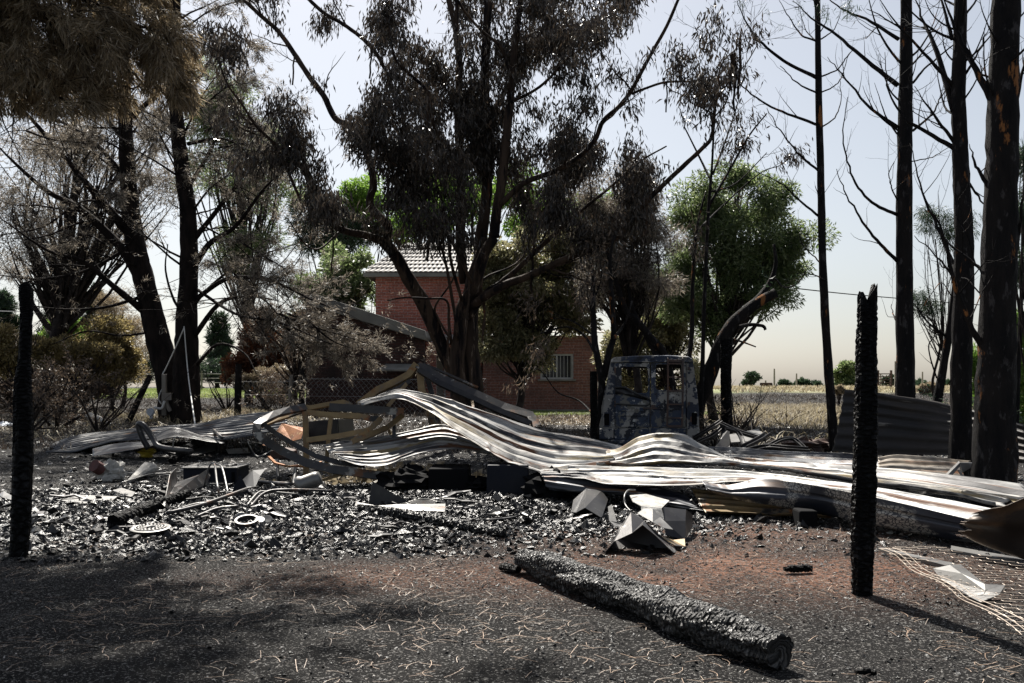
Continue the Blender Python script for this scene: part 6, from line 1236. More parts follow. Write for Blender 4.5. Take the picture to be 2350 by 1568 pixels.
pipe('bent tube leg in front of the burnt stove, right of two', [gA(1690, 800, .36), gA(1740, 820, .33), gA(1790, 860, .02)], .014, grp=PG)
pipe('long straight pipe slanting up to the right in front of the blue-black wedge', [gA(1310, 1020, .05), gA(1600, 960, .07), gA(1930, 870, .12)], .022, 'scrap', grp=PG)
pipe('thin second pipe alongside the long straight one', [gA(1420, 970, .04), gA(1560, 940, .05), gA(1750, 935, .05)], .012, grp=PG)
pipe('dark half-round rail under the long straight pipe', [gA(1530, 1045, .04), gA(1700, 1005, .08), gA(1870, 1000, .10)], .018, 'scrap', grp=PG)
pipe('curved pale rod reaching right from the wedge to the frame post', [gA(1930, 950, .03), gA(2020, 890, .10), gA(2100, 880, .10), gA(2350, 870, .05)], .014, grp=PG)
pipe('blue-grey bent strip in the charcoal below the white can', [gB(0, 1250, .03), gB(120, 1180, .10), gB(300, 1170, .12), gB(640, 1140, .06)], .018, 'scrap', grp=PG)
pipe('pipe lying behind the blue-black wedge, ending in a foot', [gB(50, 1060, .06), gB(200, 1075, .06), gB(330, 1085, .06)], .03, 'scrap', grp=PG)
pipe('bent tube frame standing left of the thick upright', [gB(225, 1030, .03), gB(215, 1010, .25), gB(250, 1000, .32), gB(450, 1010, .28), gB(600, 1020, .15)], .025, 'scrap', grp=PG)
pipe('tapered dark table leg beside the thick upright', [gB(370, 1010, .45), gB(360, 1040, .25), gB(335, 1090, .0)], .03, 'steel_black', 'table_leg', 'table leg')
pipe('long rods lying left of the burnt stove, upper', [gA(900, 690, .05), gA(1150, 700, .05), gA(1420, 690, .06)], .012, 'galv2', 'metal_rod', 'metal rod')
pipe('long rod lying left of the burnt stove, under the upper one', [gA(950, 775, .05), gA(1200, 710, .07), gA(1400, 720, .04)], .012, 'galv2', 'metal_rod', 'metal rod')
pipe('forked white rod frame on the ground behind the stove, near the frame tip', [gA(1935, 440, .05), gA(2050, 490, .12), gA(2150, 520, .15), gA(2020, 560, .05), gA(1940, 445, .05)], .014, 'galv2', 'metal_rod', 'metal rod')
pipe('dark post-like tube arching over the left sheet', [P('A', 1165, 480, 19.6), P('A', 1115, 390, 19.6), P('A', 1085, 290, 19.6), P('A', 1130, 300, 19.5), P('A', 1200, 400, 19.4), P('A', 1260, 470, 19.2), P('A', 1500, 500, 18.8)], .06, 'steel_black', 'bent_tube', 'metal tube')
pipe('thin hooked wire rising from the left sheet', [P('A', 1355, 470, 19.0), P('A', 1362, 410, 19.0), P('A', 1390, 382, 19.0)], .012, 'galv2', 'bent_rod', 'metal rod')
pipe('dark bar leaning over the blackened log behind the stove', [gA(1530, 470, .3), gA(1640, 430, .35), P('A', 1740, 395, 18)], .03, 'scrap', grp=PG)
fold('bent_sheet_scrap', 'blue-black wedge-shaped sheet sticking up right of the burnt stove', [gA(1810, 850, .02), gA(1880, 850, .28), P('A', 1880, 740, 14.0), P('A', 1980, 650, 14.2), P('A', 2080, 640, 14.3), P('A', 2040, 690, 14.1), P('A', 1990, 800, 13.8), gA(1950, 850, .05)], [(0, 1, 2, 7), (2, 3, 6, 7), (3, 4, 5, 6)], 'soot_panel', 'metal scrap')
fold('bent_sheet_scrap', 'flat pale sheet on the ash between the sooty bundle and the iron disc', [gA(480, 905, .03), gA(600, 870, .05), gA(920, 885, .05), gA(880, 905, .03), gA(700, 900, .03), gA(670, 930, .02)], [(0, 1, 2, 3, 4, 5)], 'galv2', 'metal scrap')
fold('bent_sheet_scrap', 'small pale torn sheet just above the flat one', [gA(880, 830, .04), gA(950, 820, .06), gA(1060, 850, .05), gA(1030, 880, .03)], [(0, 1, 2, 3)], 'galv2', 'metal scrap')
fold('bent_sheet_scrap', 'rectangular blue-white tray lying behind the stove near the frame tip', [gA(1765, 500, .05), gA(1940, 490, .05), gA(1960, 525, .03), gA(1790, 530, .03)], [(0, 1, 2, 3)], 'galv2', 'metal scrap')
fold('bent_sheet_scrap', 'grey plate leaning in the dark behind the stove', [gA(1290, 520, .05), gA(1480, 525, .06), gA(1600, 500, .12), gA(1700, 480, .2), gA(1690, 510, .05), gA(1500, 550, .02)], [(0, 1, 5), (1, 2, 4, 5), (2, 3, 4)], 'galv2', 'metal scrap')
fold('metal_strip', 'blue strip on the ground near the foot of the left charred post', [gA(240, 990, .03), gA(350, 990, .03), gA(345, 1018, .02), gA(235, 1018, .02)], [(0, 1, 2, 3)], 'scrap', 'metal strip')
fold('metal_strip', 'pale folded scrap at the far left edge', [gA(-10, 860, .03), gA(30, 845, .06), gA(105, 880, .04), gA(95, 895, .02), gA(20, 880, .03)], [(0, 1, 2, 3, 4)], 'galv2', 'metal strip')
fold('metal_strip', 'thin flat chip alone on the shaded ground below the iron disc', [gA(703, 1300, .012), gA(790, 1290, .015), (gA(795, 1300, .01)), gA(715, 1315, .01)], [(0, 1, 2, 3)], 'galv2', 'metal strip')
proto = None; rb = np.random.default_rng(4242); n_b = 0
for k in range(160):
    if n_b >= 46: break
    x = -8 + 12 * rb.random(); y = 9.6 + 6.2 * rb.random()
    if np.exp(-(((x + 2.6) / 4.6) ** 2 + ((y - 12.0) / 2.7) ** 2) ** 2.0) < .45 or (y > 13 and x > -2.2): continue
    l = .16 + .45 * rb.random() ** 2; w = .02 + .05 * rb.random(); z = float(zg(x, y)); a = rb.normal(0, .6); tl = rb.normal(0, .13)
    d = np.array([math.cos(a), math.sin(a), tl]) * l / 2; c_ = np.array([x, y, z + .05]); mb = MB()
    m_ = c_ + np.array([0, rb.normal(0, .02), rb.normal(0, .02)]); mb.sweep([(-w, -.008), (w * .9, -.012), (w, .008), (w * .3, .016), (-w * .8, .010)], [c_ - d, c_ - d * .4 + rb.normal(0, .008, 3), m_, c_ + d * .5 + rb.normal(0, .008, 3), c_ + d], scale=[.5, .9, 1, .85, .35])
    tag(mb.build('charred_board', M[['char_log', 'steel_black', 'scrap', 'char'][n_b % 4]], None), 'broken charred fragment lying among the charcoal', 'wood fragment', 'broken charred fragments in the charcoal bed'); n_b += 1
# sooty bundle with a terracotta pipe
c = gA(820, 740); root = thing('pipe_bundle', 'lump of white ash with a red clay pipe sticking out', 'ash lump', c)
lump((c.x + .06, c.y + .1, c.z + .15), (.19, .16, .15), 5, (26, 18), .45).build('ash_clump', M['ash'], root)
mb = MB(); mb.sweep([(.10 * math.cos(a), .10 * math.sin(a)) for a in np.arange(12) / 12 * 6.283], [P('A', 790, 640, c.y), P('A', 735, 610, c.y - .12)]); mb.build('clay_pipe', M['brick_red'], root)
c = gB(430, 1130); mb = MB(); ax = Matrix.Rotation(math.radians(70), 4, Vector((0, 1, 0))) ; mb.lathe([(0, 0), (.11, 0), (.12, .05), (.10, .09), (.10, .26), (.085, .32), (0, .32)], (c.x - .1, c.y, c.z + .11), 18, ax)
tag(mb.build('white_can', M['galv2'], None, smooth=True), 'dented whitish can lying beside the foot of the thick upright', 'can')
c = gA(1150, 545); mb = lump((c.x, c.y, c.z + .08), (.17, .1, .10), 9, (12, 8), .4); tag(mb.build('plastic_jug', M['yellow'], None), 'crumpled yellow plastic jug in the dark behind the rods', 'jug')
c = gA(1130, 735); mb = MB(); mb.tube([tuple(gA(1010, 755, .04)), tuple(gA(1080, 725, .08)), tuple(gA(1150, 700, .14)), tuple(gA(1200, 690, .13))], [.03, .06, .10, .08], 10, .1, np.random.default_rng(4)); tag(mb.build('burnt_jug', M['ash'], None), 'pale scorched jug lying on its side left of the stove', 'jug')
for i, (x, y, lb) in enumerate([(1935, 1080, 'iron ring half buried in the charcoal right of the long pipe'), ]):
    c = gA(x, y); mb = MB(); mb.lathe([(.10, 0), (.125, 0), (.125, .05), (.10, .05), (.10, 0)], (c.x, c.y, c.z + .02), 26, Matrix.Rotation(.3, 4, Vector((1, 0, 0)))); tag(mb.build('iron_ring', M['scrap'], None), lb, 'ring')
for i, (x, y, lb) in enumerate([(2035, 1075, 'pair of pale melted dishes right of the iron ring, left one'), (2090, 1070, 'pair of pale melted dishes right of the iron ring, right one'), (1890, 1050, 'bent pale plate lying on the iron ring')]):
    c = gA(x, y); mb = MB(); mb.lathe([(0, .01), (.05, .012), (.06, 0), (.05, -.005), (0, -.004)], (c.x, c.y, c.z + .05), 14, Matrix.Rotation(.5 + .3 * i, 4, Vector((1, .3, 0)))); tag(mb.build('melted_dish', M['galv2'], None), lb, 'dish')
c = gA(80, 310); tag(lump((c.x, c.y, c.z + .05), (.35, .2, .09), 31, (14, 9), .5).build('plastic_sheet', M['blue_grey'], None), 'crumpled pale blue plastic on the ground at the far left', 'plastic')
c = gA(780, 295); mb = MB(); mb.tube([tuple(gA(700, 250, .10)), tuple(gA(780, 290, .12)), tuple(gA(870, 300, .04))], [.14, .13, .03], 9, .08, np.random.default_rng(4)); tag(mb.build('white_log', M['galv2'], None), 'pale grey ash-covered log in front of the small burnt shrub', 'log')
# heap of brown leaf-like roof tiles seen under the frame
rngd = np.random.default_rng(77)
c = gB(1200, 1030); mb = MB()
C = np.stack([c.x + rngd.normal(0, .75, 700), c.y + rngd.normal(0, .35, 700), np.zeros(700)], -1); C[:, 2] = zg(C[:, 0], C[:, 1]) + .02 + .2 * rngd.random(700) * np.exp(-((C[:, 0] - c.x) / .9) ** 2)
rhombs(mb, C, rngd.normal(size=(700, 3)) * [1, 1, .4], .14, .09, rngd); tag(mb.build('broken_shards', M['leaf_tan'], None), kind='stuff')
# tangled bars right of the van
for i, (pts, r, lb) in enumerate([([(1350, 1320, 19), (1450, 1260, 19), (1540, 1200, 19.2)], .03, 'bar slanting up to the charred trunk section right of the van'), ([(1370, 1350, 18.6), (1480, 1300, 18.8), (1560, 1230, 19)], .03, 'second bar slanting up beside the charred trunk section'), ([(1540, 1220, 19.0), (1640, 1265, 18.8), (1740, 1300, 18.6), (1850, 1330, 18.6)], .035, 'black bar running down right from the charred trunk section'),
                                  ([(1570, 1250, 18.4), (1660, 1280, 18.4), (1700, 1370, 18.0)], .03, 'black bent bar leaning against the pale door panel'), ([(1700, 1380, 17.8), (1800, 1330, 18.2), (1860, 1290, 18.6)], .04, 'dark bar crossing in front of the pale door panel'), ([(1860, 1380, 17.8), (1960, 1330, 18), (2040, 1325, 18.2), (2090, 1360, 18), (2130, 1400, 17.8)], .03, 'arched dark bar right of the pale door panel'),
                                  ([(1350, 1300, 19.4), (1420, 1330, 19.0), (1530, 1300, 19.0)], .02, 'short thin bar at the right rear corner of the van'), ([(1720, 1420, 17.6), (1850, 1390, 17.8), (2000, 1400, 17.6), (2150, 1410, 17.6)], .05, 'dark bar lying flat behind the hump of the sheet')]):
    q = [P('6', a, b, Y) for a, b, Y in pts]; mb = MB(); mb.sweep(chan(r * 2.6, r * 1.6, .012), smoothline(q, 4), up=(0, -.4, 1)); tag(mb.build('metal_bar', M['steel_black' if i > 1 else 'scrap'], None), lb, 'metal bar', 'tangled bars right of the van')
q = [P('6', 1530, 1350, 18.6), P('6', 1600, 1240, 18.8), P('6', 1600, 1370, 18.4), P('6', 1500, 1370, 18.4), P('6', 1545, 1240, 19.0)]
fold('bent_sheet_scrap', 'dark blue upright scrap at the foot of the charred trunk section', q, [(0, 4, 1, 2, 3)], 'steel_black', 'metal scrap')
fold('door_panel', 'pale rectangular panel lying at an angle right of the charred trunk section', [P('6', 1600, 1290, 20.0), P('6', 1800, 1250, 21.0), P('6', 1845, 1300, 19.8), P('6', 1830, 1330, 19.2), P('6', 1610, 1345, 18.9)], [(0, 1, 2, 3, 4)], 'galv2', 'metal panel', solid=.03)
c = G('6', 2150, 1400); tag(lump((c.x, c.y, c.z + .1), (.7, .3, .14), 13, (20, 10), .5).build('rusty_wire_heap', M['rust_dark'], None), 'low brown heap of rusty wire beside the slender trunk', 'scrap heap')

# ------------------------------------------------------------------ the burnt van
def make_van():
    Y = 20.0; s = .002352; cxw = wx(1348.2 + .2688 * 525, Y); yaw = -math.atan2(cxw, Y)
    g = float(zg(cxw, Y)); root = thing('burnt_van', 'burnt-out van seen from behind, windows gone, paint flaked to blue-black and ash grey', 'van', (0, 0, 0))
    R_ = lambda X: (X - 525) * s
    Z_ = lambda Yp: 2.3425 - s * Yp
    def rp(x, y, d=0.0): return (R_(x), d, Z_(y))
    def rrect(x0, y0, x1, y1, r, d=0.0, n=5):
        pts = []
        for cx, cy, a0 in ((x1 - r, y0 + r, -90), (x1 - r, y1 - r, 0), (x0 + r, y1 - r, 90), (x0 + r, y0 + r, 180)):
            for k in range(n + 1): a = math.radians(a0 + 90 * k / n); pts.append(rp(cx + r * math.cos(a), cy + r * math.sin(a), d))
        return pts
    def part(nm, mt, f, par=root, **kw):
        mb = MB(); f(mb); return mb.build(nm, M[mt], par, **kw)
    D = 4.1
    # body shell: pillars, sides, roof, front
    def shell(mb):
        mb.slab([rp(205, 130), rp(262, 130), rp(240, 560), rp(228, 812), rp(103, 812), rp(100, 700), rp(128, 560)], (0, .10, 0))
        mb.slab([rp(838, 120), rp(893, 120), rp(930, 400), rp(946, 560), rp(948, 800), rp(842, 800)], (0, .10, 0))
        mb.slab([rp(262, 130, .003), rp(838, 122, .003), rp(838, 150, .003), rp(262, 158, .003)], (0, .10, 0))
        mb.slab([rp(228, 700, .0), rp(842, 700, .0), rp(842, 812, .0), rp(228, 812, .0)], (0, .08, 0))
        for sx in (-1, 1):
            xb, xm, xt = sx * .985, sx * .955, sx * .775
            lo, mi, hi = .40, 1.10, 2.0
            mb.slab([(xb, .10, lo), (xb, D - .5, lo), (xb, D + .2, lo + .25), (xb, D, mi - .1), (xm, .10, mi)], (-sx * .05, 0, 0))
            for y0, y1 in ((.10, .30), (1.35, 1.50), (2.55, 2.72), (3.3, 3.45)):
                mb.slab([(xm, y0, mi - .01), (xm, y1, mi - .01), (xt, y1, hi), (xt, y0, hi)], (-sx * .05, 0, 0))
            mb.slab([(xt + sx * .02, .1, hi - .12), (xt + sx * .02, 3.4, hi - .12), (xt, 3.4, hi + .02), (xt, .1, hi + .02)], (-sx * .05, 0, 0))
        mb.slab([(-.93, D, .5), (.93, D, .5), (.9, D - .05, 1.1), (-.9, D - .05, 1.1)], (0, .06, 0))
        for sx in (-1, 1): mb.slab([(sx * .92, D - .05, 1.08), (sx * .84, D - .05, 1.08), (sx * .70, 3.4, 2.0), (sx * .78, 3.4, 2.0)], (0, .06, 0))
        mb.slab([(-.93, .1, .42), (.93, .1, .42), (.93, D, .42), (-.93, D, .42)], (0, 0, -.05))
    part('body', 'van_light', shell, bevel=.012)
    def roof(mb):
        sec = [(-.80, -.045), (-.80, .005), (-.74, .05), (-.4, .075), (0, .085), (.4, .085), (.74, .06), (.81, .015), (.81, -.035), (.74, -.045), (-.74, -.05)]
        mb.sweep(sec, [(0.04, -.04, 2.04), (0.04, .1, 2.055), (0.04, 1.8, 2.07), (0.04, 3.3, 2.05), (0.04, 3.5, 2.0)])
    part('roof', 'van', roof, bevel=.01)
    # doors
    def door(x0, x1, win, nm, hole_r, seed, lab=None):
        o = rrect(x0, 152, x1, 700, 10, -.028); i_ = rrect(*win, hole_r, -.028)
        o2 = [(p[0], p[1], p[2]) for p in o]
        d = part(nm, 'van', lambda mb: mb.ring(o2, i_, (0, .05, 0)), bevel=.006)
        g2 = 10
        part('window_frame', 'van', lambda mb: mb.ring(rrect(win[0] - g2, win[1] - g2, win[2] + g2, win[3] + g2, hole_r + 8, -.042), rrect(*win, hole_r, -.042), (0, .012, 0)), d, bevel=.003)
        return d
    dl = door(240, 533, (292, 185, 516, 410), 'rear_door', 24, 1)
    dr = door(541, 834, (582, 165, 800, 385), 'rear_door', 24, 2)
    part('number_plate_recess', 'van', lambda mb: (mb.ring(rrect(248, 588, 526, 700, 14, -.045), rrect(262, 606, 512, 694, 10, -.045), (0, .016, 0)), mb.box(((R_(385)), -.046, Z_(600)), (.52, .03, .022))), dl, bevel=.004)
    part('panel_rib', 'van', lambda mb: (mb.box((R_(385), -.04, Z_(545)), (.58, .02, .09)), mb.box((R_(690), -.04, Z_(545)), (.58, .02, .03))), dl, bevel=.006)
    part('latch', 'van_rust', lambda mb: (mb.box((R_(535), -.06, Z_(538)), (.28, .05, .04)), mb.box((R_(562), -.07, Z_(520)), (.08, .04, .05))), dr, bevel=.005)
    for a, b_ in ((252, 215), (252, 500)): part('hinge', 'van_rust', lambda mb: mb.box((R_(a - 14), -.045, Z_(b_)), (.03, .04, .12)), dl, bevel=.004)
    for a, b_ in ((850, 200), (850, 500)): part('hinge', 'van_rust', lambda mb: mb.box((R_(a + 10), -.03, Z_(b_)), (.05, .05, .06)), dr, bevel=.004)
    # hanging rubber and wiper arm
    part('window_seal', 'steel_black', lambda mb: (mb.tube(smoothline([rp(236, 362, -.06), rp(320, 362, -.07), rp(400, 405, -.09), rp(470, 435, -.09), rp(520, 455, -.08), rp(538, 480, -.07)], 5), .022, 7), mb.tube(smoothline([rp(538, 480, -.07), rp(515, 510, -.07), rp(440, 515, -.07), rp(232, 500, -.06)], 5), .018, 7), mb.slab([rp(238, 360, -.05), rp(330, 360, -.05), rp(420, 415, -.05), rp(520, 458, -.05), rp(500, 470, -.05), rp(300, 420, -.05), rp(240, 420, -.05)], (0, .012, 0))), dl, smooth=True)
    part('gutter', 'van', lambda mb: mb.box((R_(550), -.05, Z_(140)), (1.5, .05, .02)), dl)
    # tail lamps: empty recesses
    for a0, a1, y0, y1 in ((133, 198, 576, 700), (872, 940, 566, 690)):
        tl = part('tail_light_frame', 'van_light', lambda mb: mb.ring(rrect(a0, y0, a1, y1, 6, -.03), rrect(a0 + 11, y0 + 11, a1 - 11, y1 - 11, 8, -.03), (0, .035, 0)), bevel=.004)
        part('recess', 'black', lambda mb: mb.slab(rrect(a0 + 8, y0 + 8, a1 - 8, y1 - 8, 6, -.006), (0, .02, 0)), tl)
    part('bumper_corner', 'van_light', lambda mb: mb.slab(rrect(102, 714, 226, 808, 16, -.10), (0, .12, 0)), bevel=.02)
    part('bumper_corner', 'van_light', lambda mb: mb.slab(rrect(846, 700, 950, 797, 18, -.10), (0, .12, 0)), bevel=.02)
    part('lower_panel', 'van', lambda mb: (mb.slab(rrect(232, 716, 528, 808, 8, -.035), (0, .03, 0)), mb.slab(rrect(540, 708, 836, 800, 8, -.035), (0, .03, 0))), bevel=.006)
    part('bumper', 'van', lambda mb: mb.box((R_(420), -.03, Z_(830)), (1.15, .16, .10)), bevel=.025)
    def ladder(mb):
        for x in (684, 808): mb.tube(smoothline([rp(x, 128, .0), rp(x, 138, -.12), rp(x, 400, -.13), rp(x - 6, 690, -.12)], 5), .020, 8)
        for y in (160, 275, 392, 505, 620, 690): mb.box(((R_(684) + R_(808)) / 2, -.135, Z_(y)), (.30, .035, .028 if y != 690 else .045))
        mb.box(((R_(690) + R_(812)) / 2, -.10, Z_(137)), (.30, .03, .05))
    part('ladder', 'van_rust', ladder, bevel=.003)
    # inside: seats, hoops
    def seat(x, y, w):
        st = part('seat', 'steel_black', lambda mb: (mb.box((x, y, .85), (w, .14, .9), taper=.85), mb.box((x, y - .25, .60), (w, .5, .14))), bevel=.03)
        part('headrest_frame', 'steel_black', lambda mb: mb.tube([(x - .10, y, 1.28), (x - .09, y, 1.52), (x + .09, y, 1.52), (x + .10, y, 1.28)], .018, 6), st)
        part('backrest_wires', 'steel_black', lambda mb: [mb.tube([(x - w / 2 + k * w / 5, y - .05, .8), (x - w / 2.2 + k * w / 5.5, y - .05, 1.34)], .010, 5) for k in range(6)], st)
    seat(-.42, 2.6, .46); seat(.45, 2.6, .60)
    part('steering_wheel', 'steel_black', lambda mb: mb.lathe([(.17, -.015), (.2, -.015), (.2, .015), (.17, .015), (.17, -.015)], (-.42, 3.2, 1.25), 20, Matrix.Rotation(1.0, 4, Vector((1, 0, 0)))))
    part('roof_hoop', 'steel_black', lambda mb: [mb.box((0, y, 1.95), (1.5, .04, .05)) for y in (1.3, 2.4)])
    for sx in (-1, 1):
        for y in (.75, 3.35):
            w_ = part('wheel', 'van_rust', lambda mb: mb.lathe([(.06, .0), (.16, .03), (.19, .0), (.215, .0), (.215, .16), (.19, .16), (.17, .10), (.06, .10)], (sx * .78, y, .22), 22, Matrix.Rotation(sx * math.pi / 2, 4, Vector((0, 1, 0)))))
    root.location = (cxw, Y, 0.0); root.rotation_euler = (0, 0, yaw)
    return root
make_van()

# ------------------------------------------------------------------ fences, cables, distant things
def post(label, x, y0, y1, w, Y=None, lean=0, mat='pale_wood', group='fence posts', r='0', name='fence_post'):
    if Y is None: b = G(r, x, y1)
    else: b = trunk_base(cv(r, x, y1)[0], Y)
    top = P(r, x + lean, y0, b.y); k = REG[r][2] * b.y / F / 2
    mb = MB(); mb.tube([tuple(b - Vector((0, 0, .1))), tuple((b + top) / 2), tuple(top)], [w * k * 1.05, w * k, w * k * .9], 8, .06, np.random.default_rng(int(x)))
    return tag(mb.build(name, M[mat], None), label, 'post', group)
post('dark fence post right of the pine pair', 545, 835, 948, 16, 37, 3, 'char_bark')
post('leaning black post stuck slantwise between two fence posts', 625, 872, 925, 10, 38, -55, 'char_bark')
post('weathered leaning fence post left of the lean-to corner', 662, 860, 925, 9, 37, 7)
post('dark fence post at the left corner of the lean-to wall', 693, 838, 918, 13, 36.8, 0, 'char_bark')
post('slanting dark pole propped against the left pine trunk', 290, 862, 975, 14, 31.0, 55, 'char_bark', name='propped_pole')
for i, (x, y0, y1, w, lb) in enumerate([(286, 843, 893, 4, 'pale wire-fence post beside the small sign'), (333, 843, 893, 4, 'pale wire-fence post just left of the left pine'), (233, 846, 893, 4, 'pale wire-fence post left of the small sign'), (463, 850, 893, 4, 'pale wire-fence post seen right of the pine pair'), (150, 850, 893, 4, 'pale wire-fence post among the left bushes')]):
    post(lb, x, y0, y1, w, 66)
mb = MB()
for h in (858, 868, 878): mb.tube([tuple(W(60, h, 66)), tuple(W(286, h, 66)), tuple(W(520, h, 66))], .02, 4)
tag(mb.build('wire_fence', M['chain'], None), 'thin wires strung between the pale posts beyond the lawn', 'wire fence')
# small sign with lost writing
root = thing('yard_sign', 'small dark sign with a white rim on a short post beyond the lawn', 'sign', trunk_base(270, 64))
a, b = W(259, 861, 64), W(282, 850, 64)
mb = MB(); mb.box(((a.x + b.x) / 2, 64, (a.z + b.z) / 2), (b.x - a.x, .05, b.z - a.z)); mb.build('board', M['glass_dark'], root)
mb = MB(); mb.ring([(a.x - .04, 63.96, a.z - .04), (b.x + .04, 63.96, a.z - .04), (b.x + .04, 63.96, b.z + .04), (a.x - .04, 63.96, b.z + .04)], [(a.x + .03, 63.96, a.z + .03), (b.x - .03, 63.96, a.z + .03), (b.x - .03, 63.96, b.z - .03), (a.x + .03, 63.96, b.z - .03)], (0, .06, 0)); mb.build('rim', M['white'], root)
mb = MB(); p0 = trunk_base(270, 64.05); mb.tube([tuple(p0), (p0.x, 64.05, a.z)], .05, 6); mb.build('post', M['pale_wood'], root)
c = trunk_base(271, 62); tag(lump((c.x, c.y, c.z + .25), (.33, .25, .28), 21, (14, 10), .3).build('white_sack', M['white'], None), 'white lumpy sack on the lawn below the small sign', 'sack')
# chain link in front of the lean-to
def chainlink(name, label, x0, x1, y0, y1, Y, cell, r, mat, cat='chain-link fence'):
    A = W(x0, y0, Y); B_ = W(x1, y0, Y); w = B_.x - A.x; zt = A.z; zb = W(x0, y1, Y).z; h = zt - zb; n = int(w / cell) + 1; mb = MB(); rg = np.random.default_rng(3); m = int(h / cell * 2)
    for i in range(n):
        for sg in (1, -1):
            pts = []
            for j in range(m + 1):
                x = A.x + (i + .5 * (j % 2) * sg) * cell; z = zb + j * h / m; pts.append((x + .03 * math.sin(i * .3 + j), Y + .06 * math.sin(i * .21 + j * .5) + .005 * sg, z + .05 * math.sin(i * .17) * j / m))
            mb.tube(pts, r, 3, cap=False)
    for z in (zt - .02, zb + h * .5): mb.tube([(A.x, Y, z), ((A.x + B_.x) / 2, Y, z - .03), (B_.x, Y, z)], r * 1.3, 4)
    return tag(mb.build(name, M[mat], None), label, cat)
chainlink('chain_link_fence', 'chain-link mesh in front of the dark lean-to wall', 697, 1115, 868, 950, 36.8, .19, .008, 'chain')
chainlink('chain_link_fence', 'smaller piece of chain-link mesh between the leaning posts', 555, 690, 874, 935, 37.3, .19, .006, 'chain')
# white cables on the pine pair
pipe('thin white cable hanging straight down the right pine to the sheet', [P('4', 1236, 680, 30.6), P('4', 1262, 990, 30.2), P('4', 1290, 1200, 26), P('4', 1310, 1340, 23.4)], .018, 'white_wire', 'white_cable', 'cable', 5)
pipe('white cable looping from the right pine down the left pine', [P('4', 1236, 690, 30.6), P('4', 1180, 820, 31.0), P('4', 1115, 960, 31.4), P('4', 1090, 1010, 31.4), P('4', 1100, 1070, 31.4), P('4', 1065, 1160, 31.4), P('4', 1090, 1210, 31.4)], .02, 'white_wire', 'white_cable', 'cable', 5)
root = thing('electric_conduit', 'grey conduit and small meter hanging on the left pine trunk', 'conduit', P('4', 1105, 1240, 31.3))
mb = MB(); mb.box(tuple(P('4', 1103, 1140, 31.3)), (.14, .12, 1.3)); mb.build('flat_duct', M['pale_wood'], root, bevel=.02)
mb = MB(); mb.tube(smoothline([P('4', 1115, 1150, 31.2), P('4', 1120, 1200, 31.2), P('4', 1145, 1250, 31.2)], 5), .07, 8); mb.box(tuple(P('4', 1125, 1152, 31.2)), (.3, .2, .22)); mb.build('elbow', M['pale_wood'], root)
mb = MB(); mb.tube(smoothline([P('4', 1105, 1180, 31.1), P('4', 1085, 1230, 31.1), P('4', 1035, 1225, 31.1)], 5), .04, 6); mb.build('hose', M['white_wire'], root, smooth=True)
mb = MB(); mb.lathe([(0, 0), (.12, 0), (.12, .10), (0, .10)], tuple(P('4', 1015, 1255, 31.0)), 14, Matrix.Rotation(math.pi / 2, 4, Vector((1, 0, 0)))); mb.tube([tuple(P('4', 1018, 1230, 31.0)), tuple(P('4', 1015, 1300, 31.0))], .05, 6); mb.build('meter', M['blue_grey'], root)
mb = MB(); mb.tube(smoothline([P('7', 480, 440, 40), P('7', 850, 480, 44), P('7', 1200, 510, 48), P('7', 1500, 535, 52), P('7', 1820, 560, 56)], 4), .022, 4); tag(mb.build('overhead_wire', M['black'], None), 'thin overhead wire sagging across the open sky at right', 'wire')
mb = MB(); mb.tube(smoothline([P('L', -10, 215, 50), P('L', 300, 225, 50), P('L', 600, 240, 50)], 4), .02, 4); tag(mb.build('overhead_wire', M['white_wire'], None), 'pale overhead wire crossing in front of the bright green conifer at left', 'wire')
# horizon at right
def pole(label, x, y0, Y, w=.16):
    b = trunk_base(x, Y); mb = MB(); mb.tube([tuple(b), tuple(W(x, y0, Y))], [w, w * .7], 6); tag(mb.build('power_pole', M['pale_wood'], None), label, 'pole', 'poles on the right horizon')
for x, y0, Y, lb in ((1777, 846, 120, 'tall thin pole on the horizon right of the small flat-topped pine'), (1828, 857, 130, 'pole on the horizon beside the low dark tree'), (1757, 873, 110, 'short pole on the horizon just left of the tall thin one'), (2055, 829, 70, 'tall pole at the left edge of the straight bare trunk'), (2288 - 267, 857, 120, 'pole just right of the notched post'), (2117, 853, 130, 'faint pole between the straight and leaning trunks')):
    pole(lb, x, y0, Y, .09 if Y < 100 else .13)
FP = 'short field fence posts on the right horizon'
for i, (x, lb) in enumerate([(1697, 'field fence post nearest to the charred trunk section'), (1712, 'field fence post left of the small flat-topped pine'), (1745, 'field fence post right of the small flat-topped pine'), (1772, 'slanting-braced field fence post beside the dark board'), (1782, 'field fence post right of the dark board'), (1811, 'field fence post between the dark board and the low dark tree'), (1850, 'field fence post under the long low tree row'), (1876, 'field fence post next to the slender bare trunk')]):
    post(lb, x, 880, 900, 2.2, 72, 0, 'char_bark', FP)
mb = MB(); a = W(1758, 886, 74); mb.box((a.x, 74, a.z), (.9, .06, .5)); mb.box((a.x - .35, 74.02, a.z - .4), (.07, .05, .6)); mb.box((a.x + .35, 74.02, a.z - .4), (.07, .05, .6)); tag(mb.build('field_board', M['brick_dark'], None), 'small dark board on two legs in the far field', 'board')
mb = MB(); mb.tube([tuple(trunk_base(1770, 72)), tuple(W(1784, 884, 72))], .05, 5); tag(mb.build('fence_brace', M['char_bark'], None), 'slanting brace of the far field fence', 'post')
root = thing('farm_gate', 'low brown farm gate on the horizon right of the notched post', 'gate', trunk_base(2030, 75))
a, b = wx(2015, 75), wx(2045, 75); z0 = float(zg(a, 75))
mb = MB()
for k in range(5): mb.box(((a + b) / 2, 75, z0 + .25 + k * .22), (b - a, .05, .07))
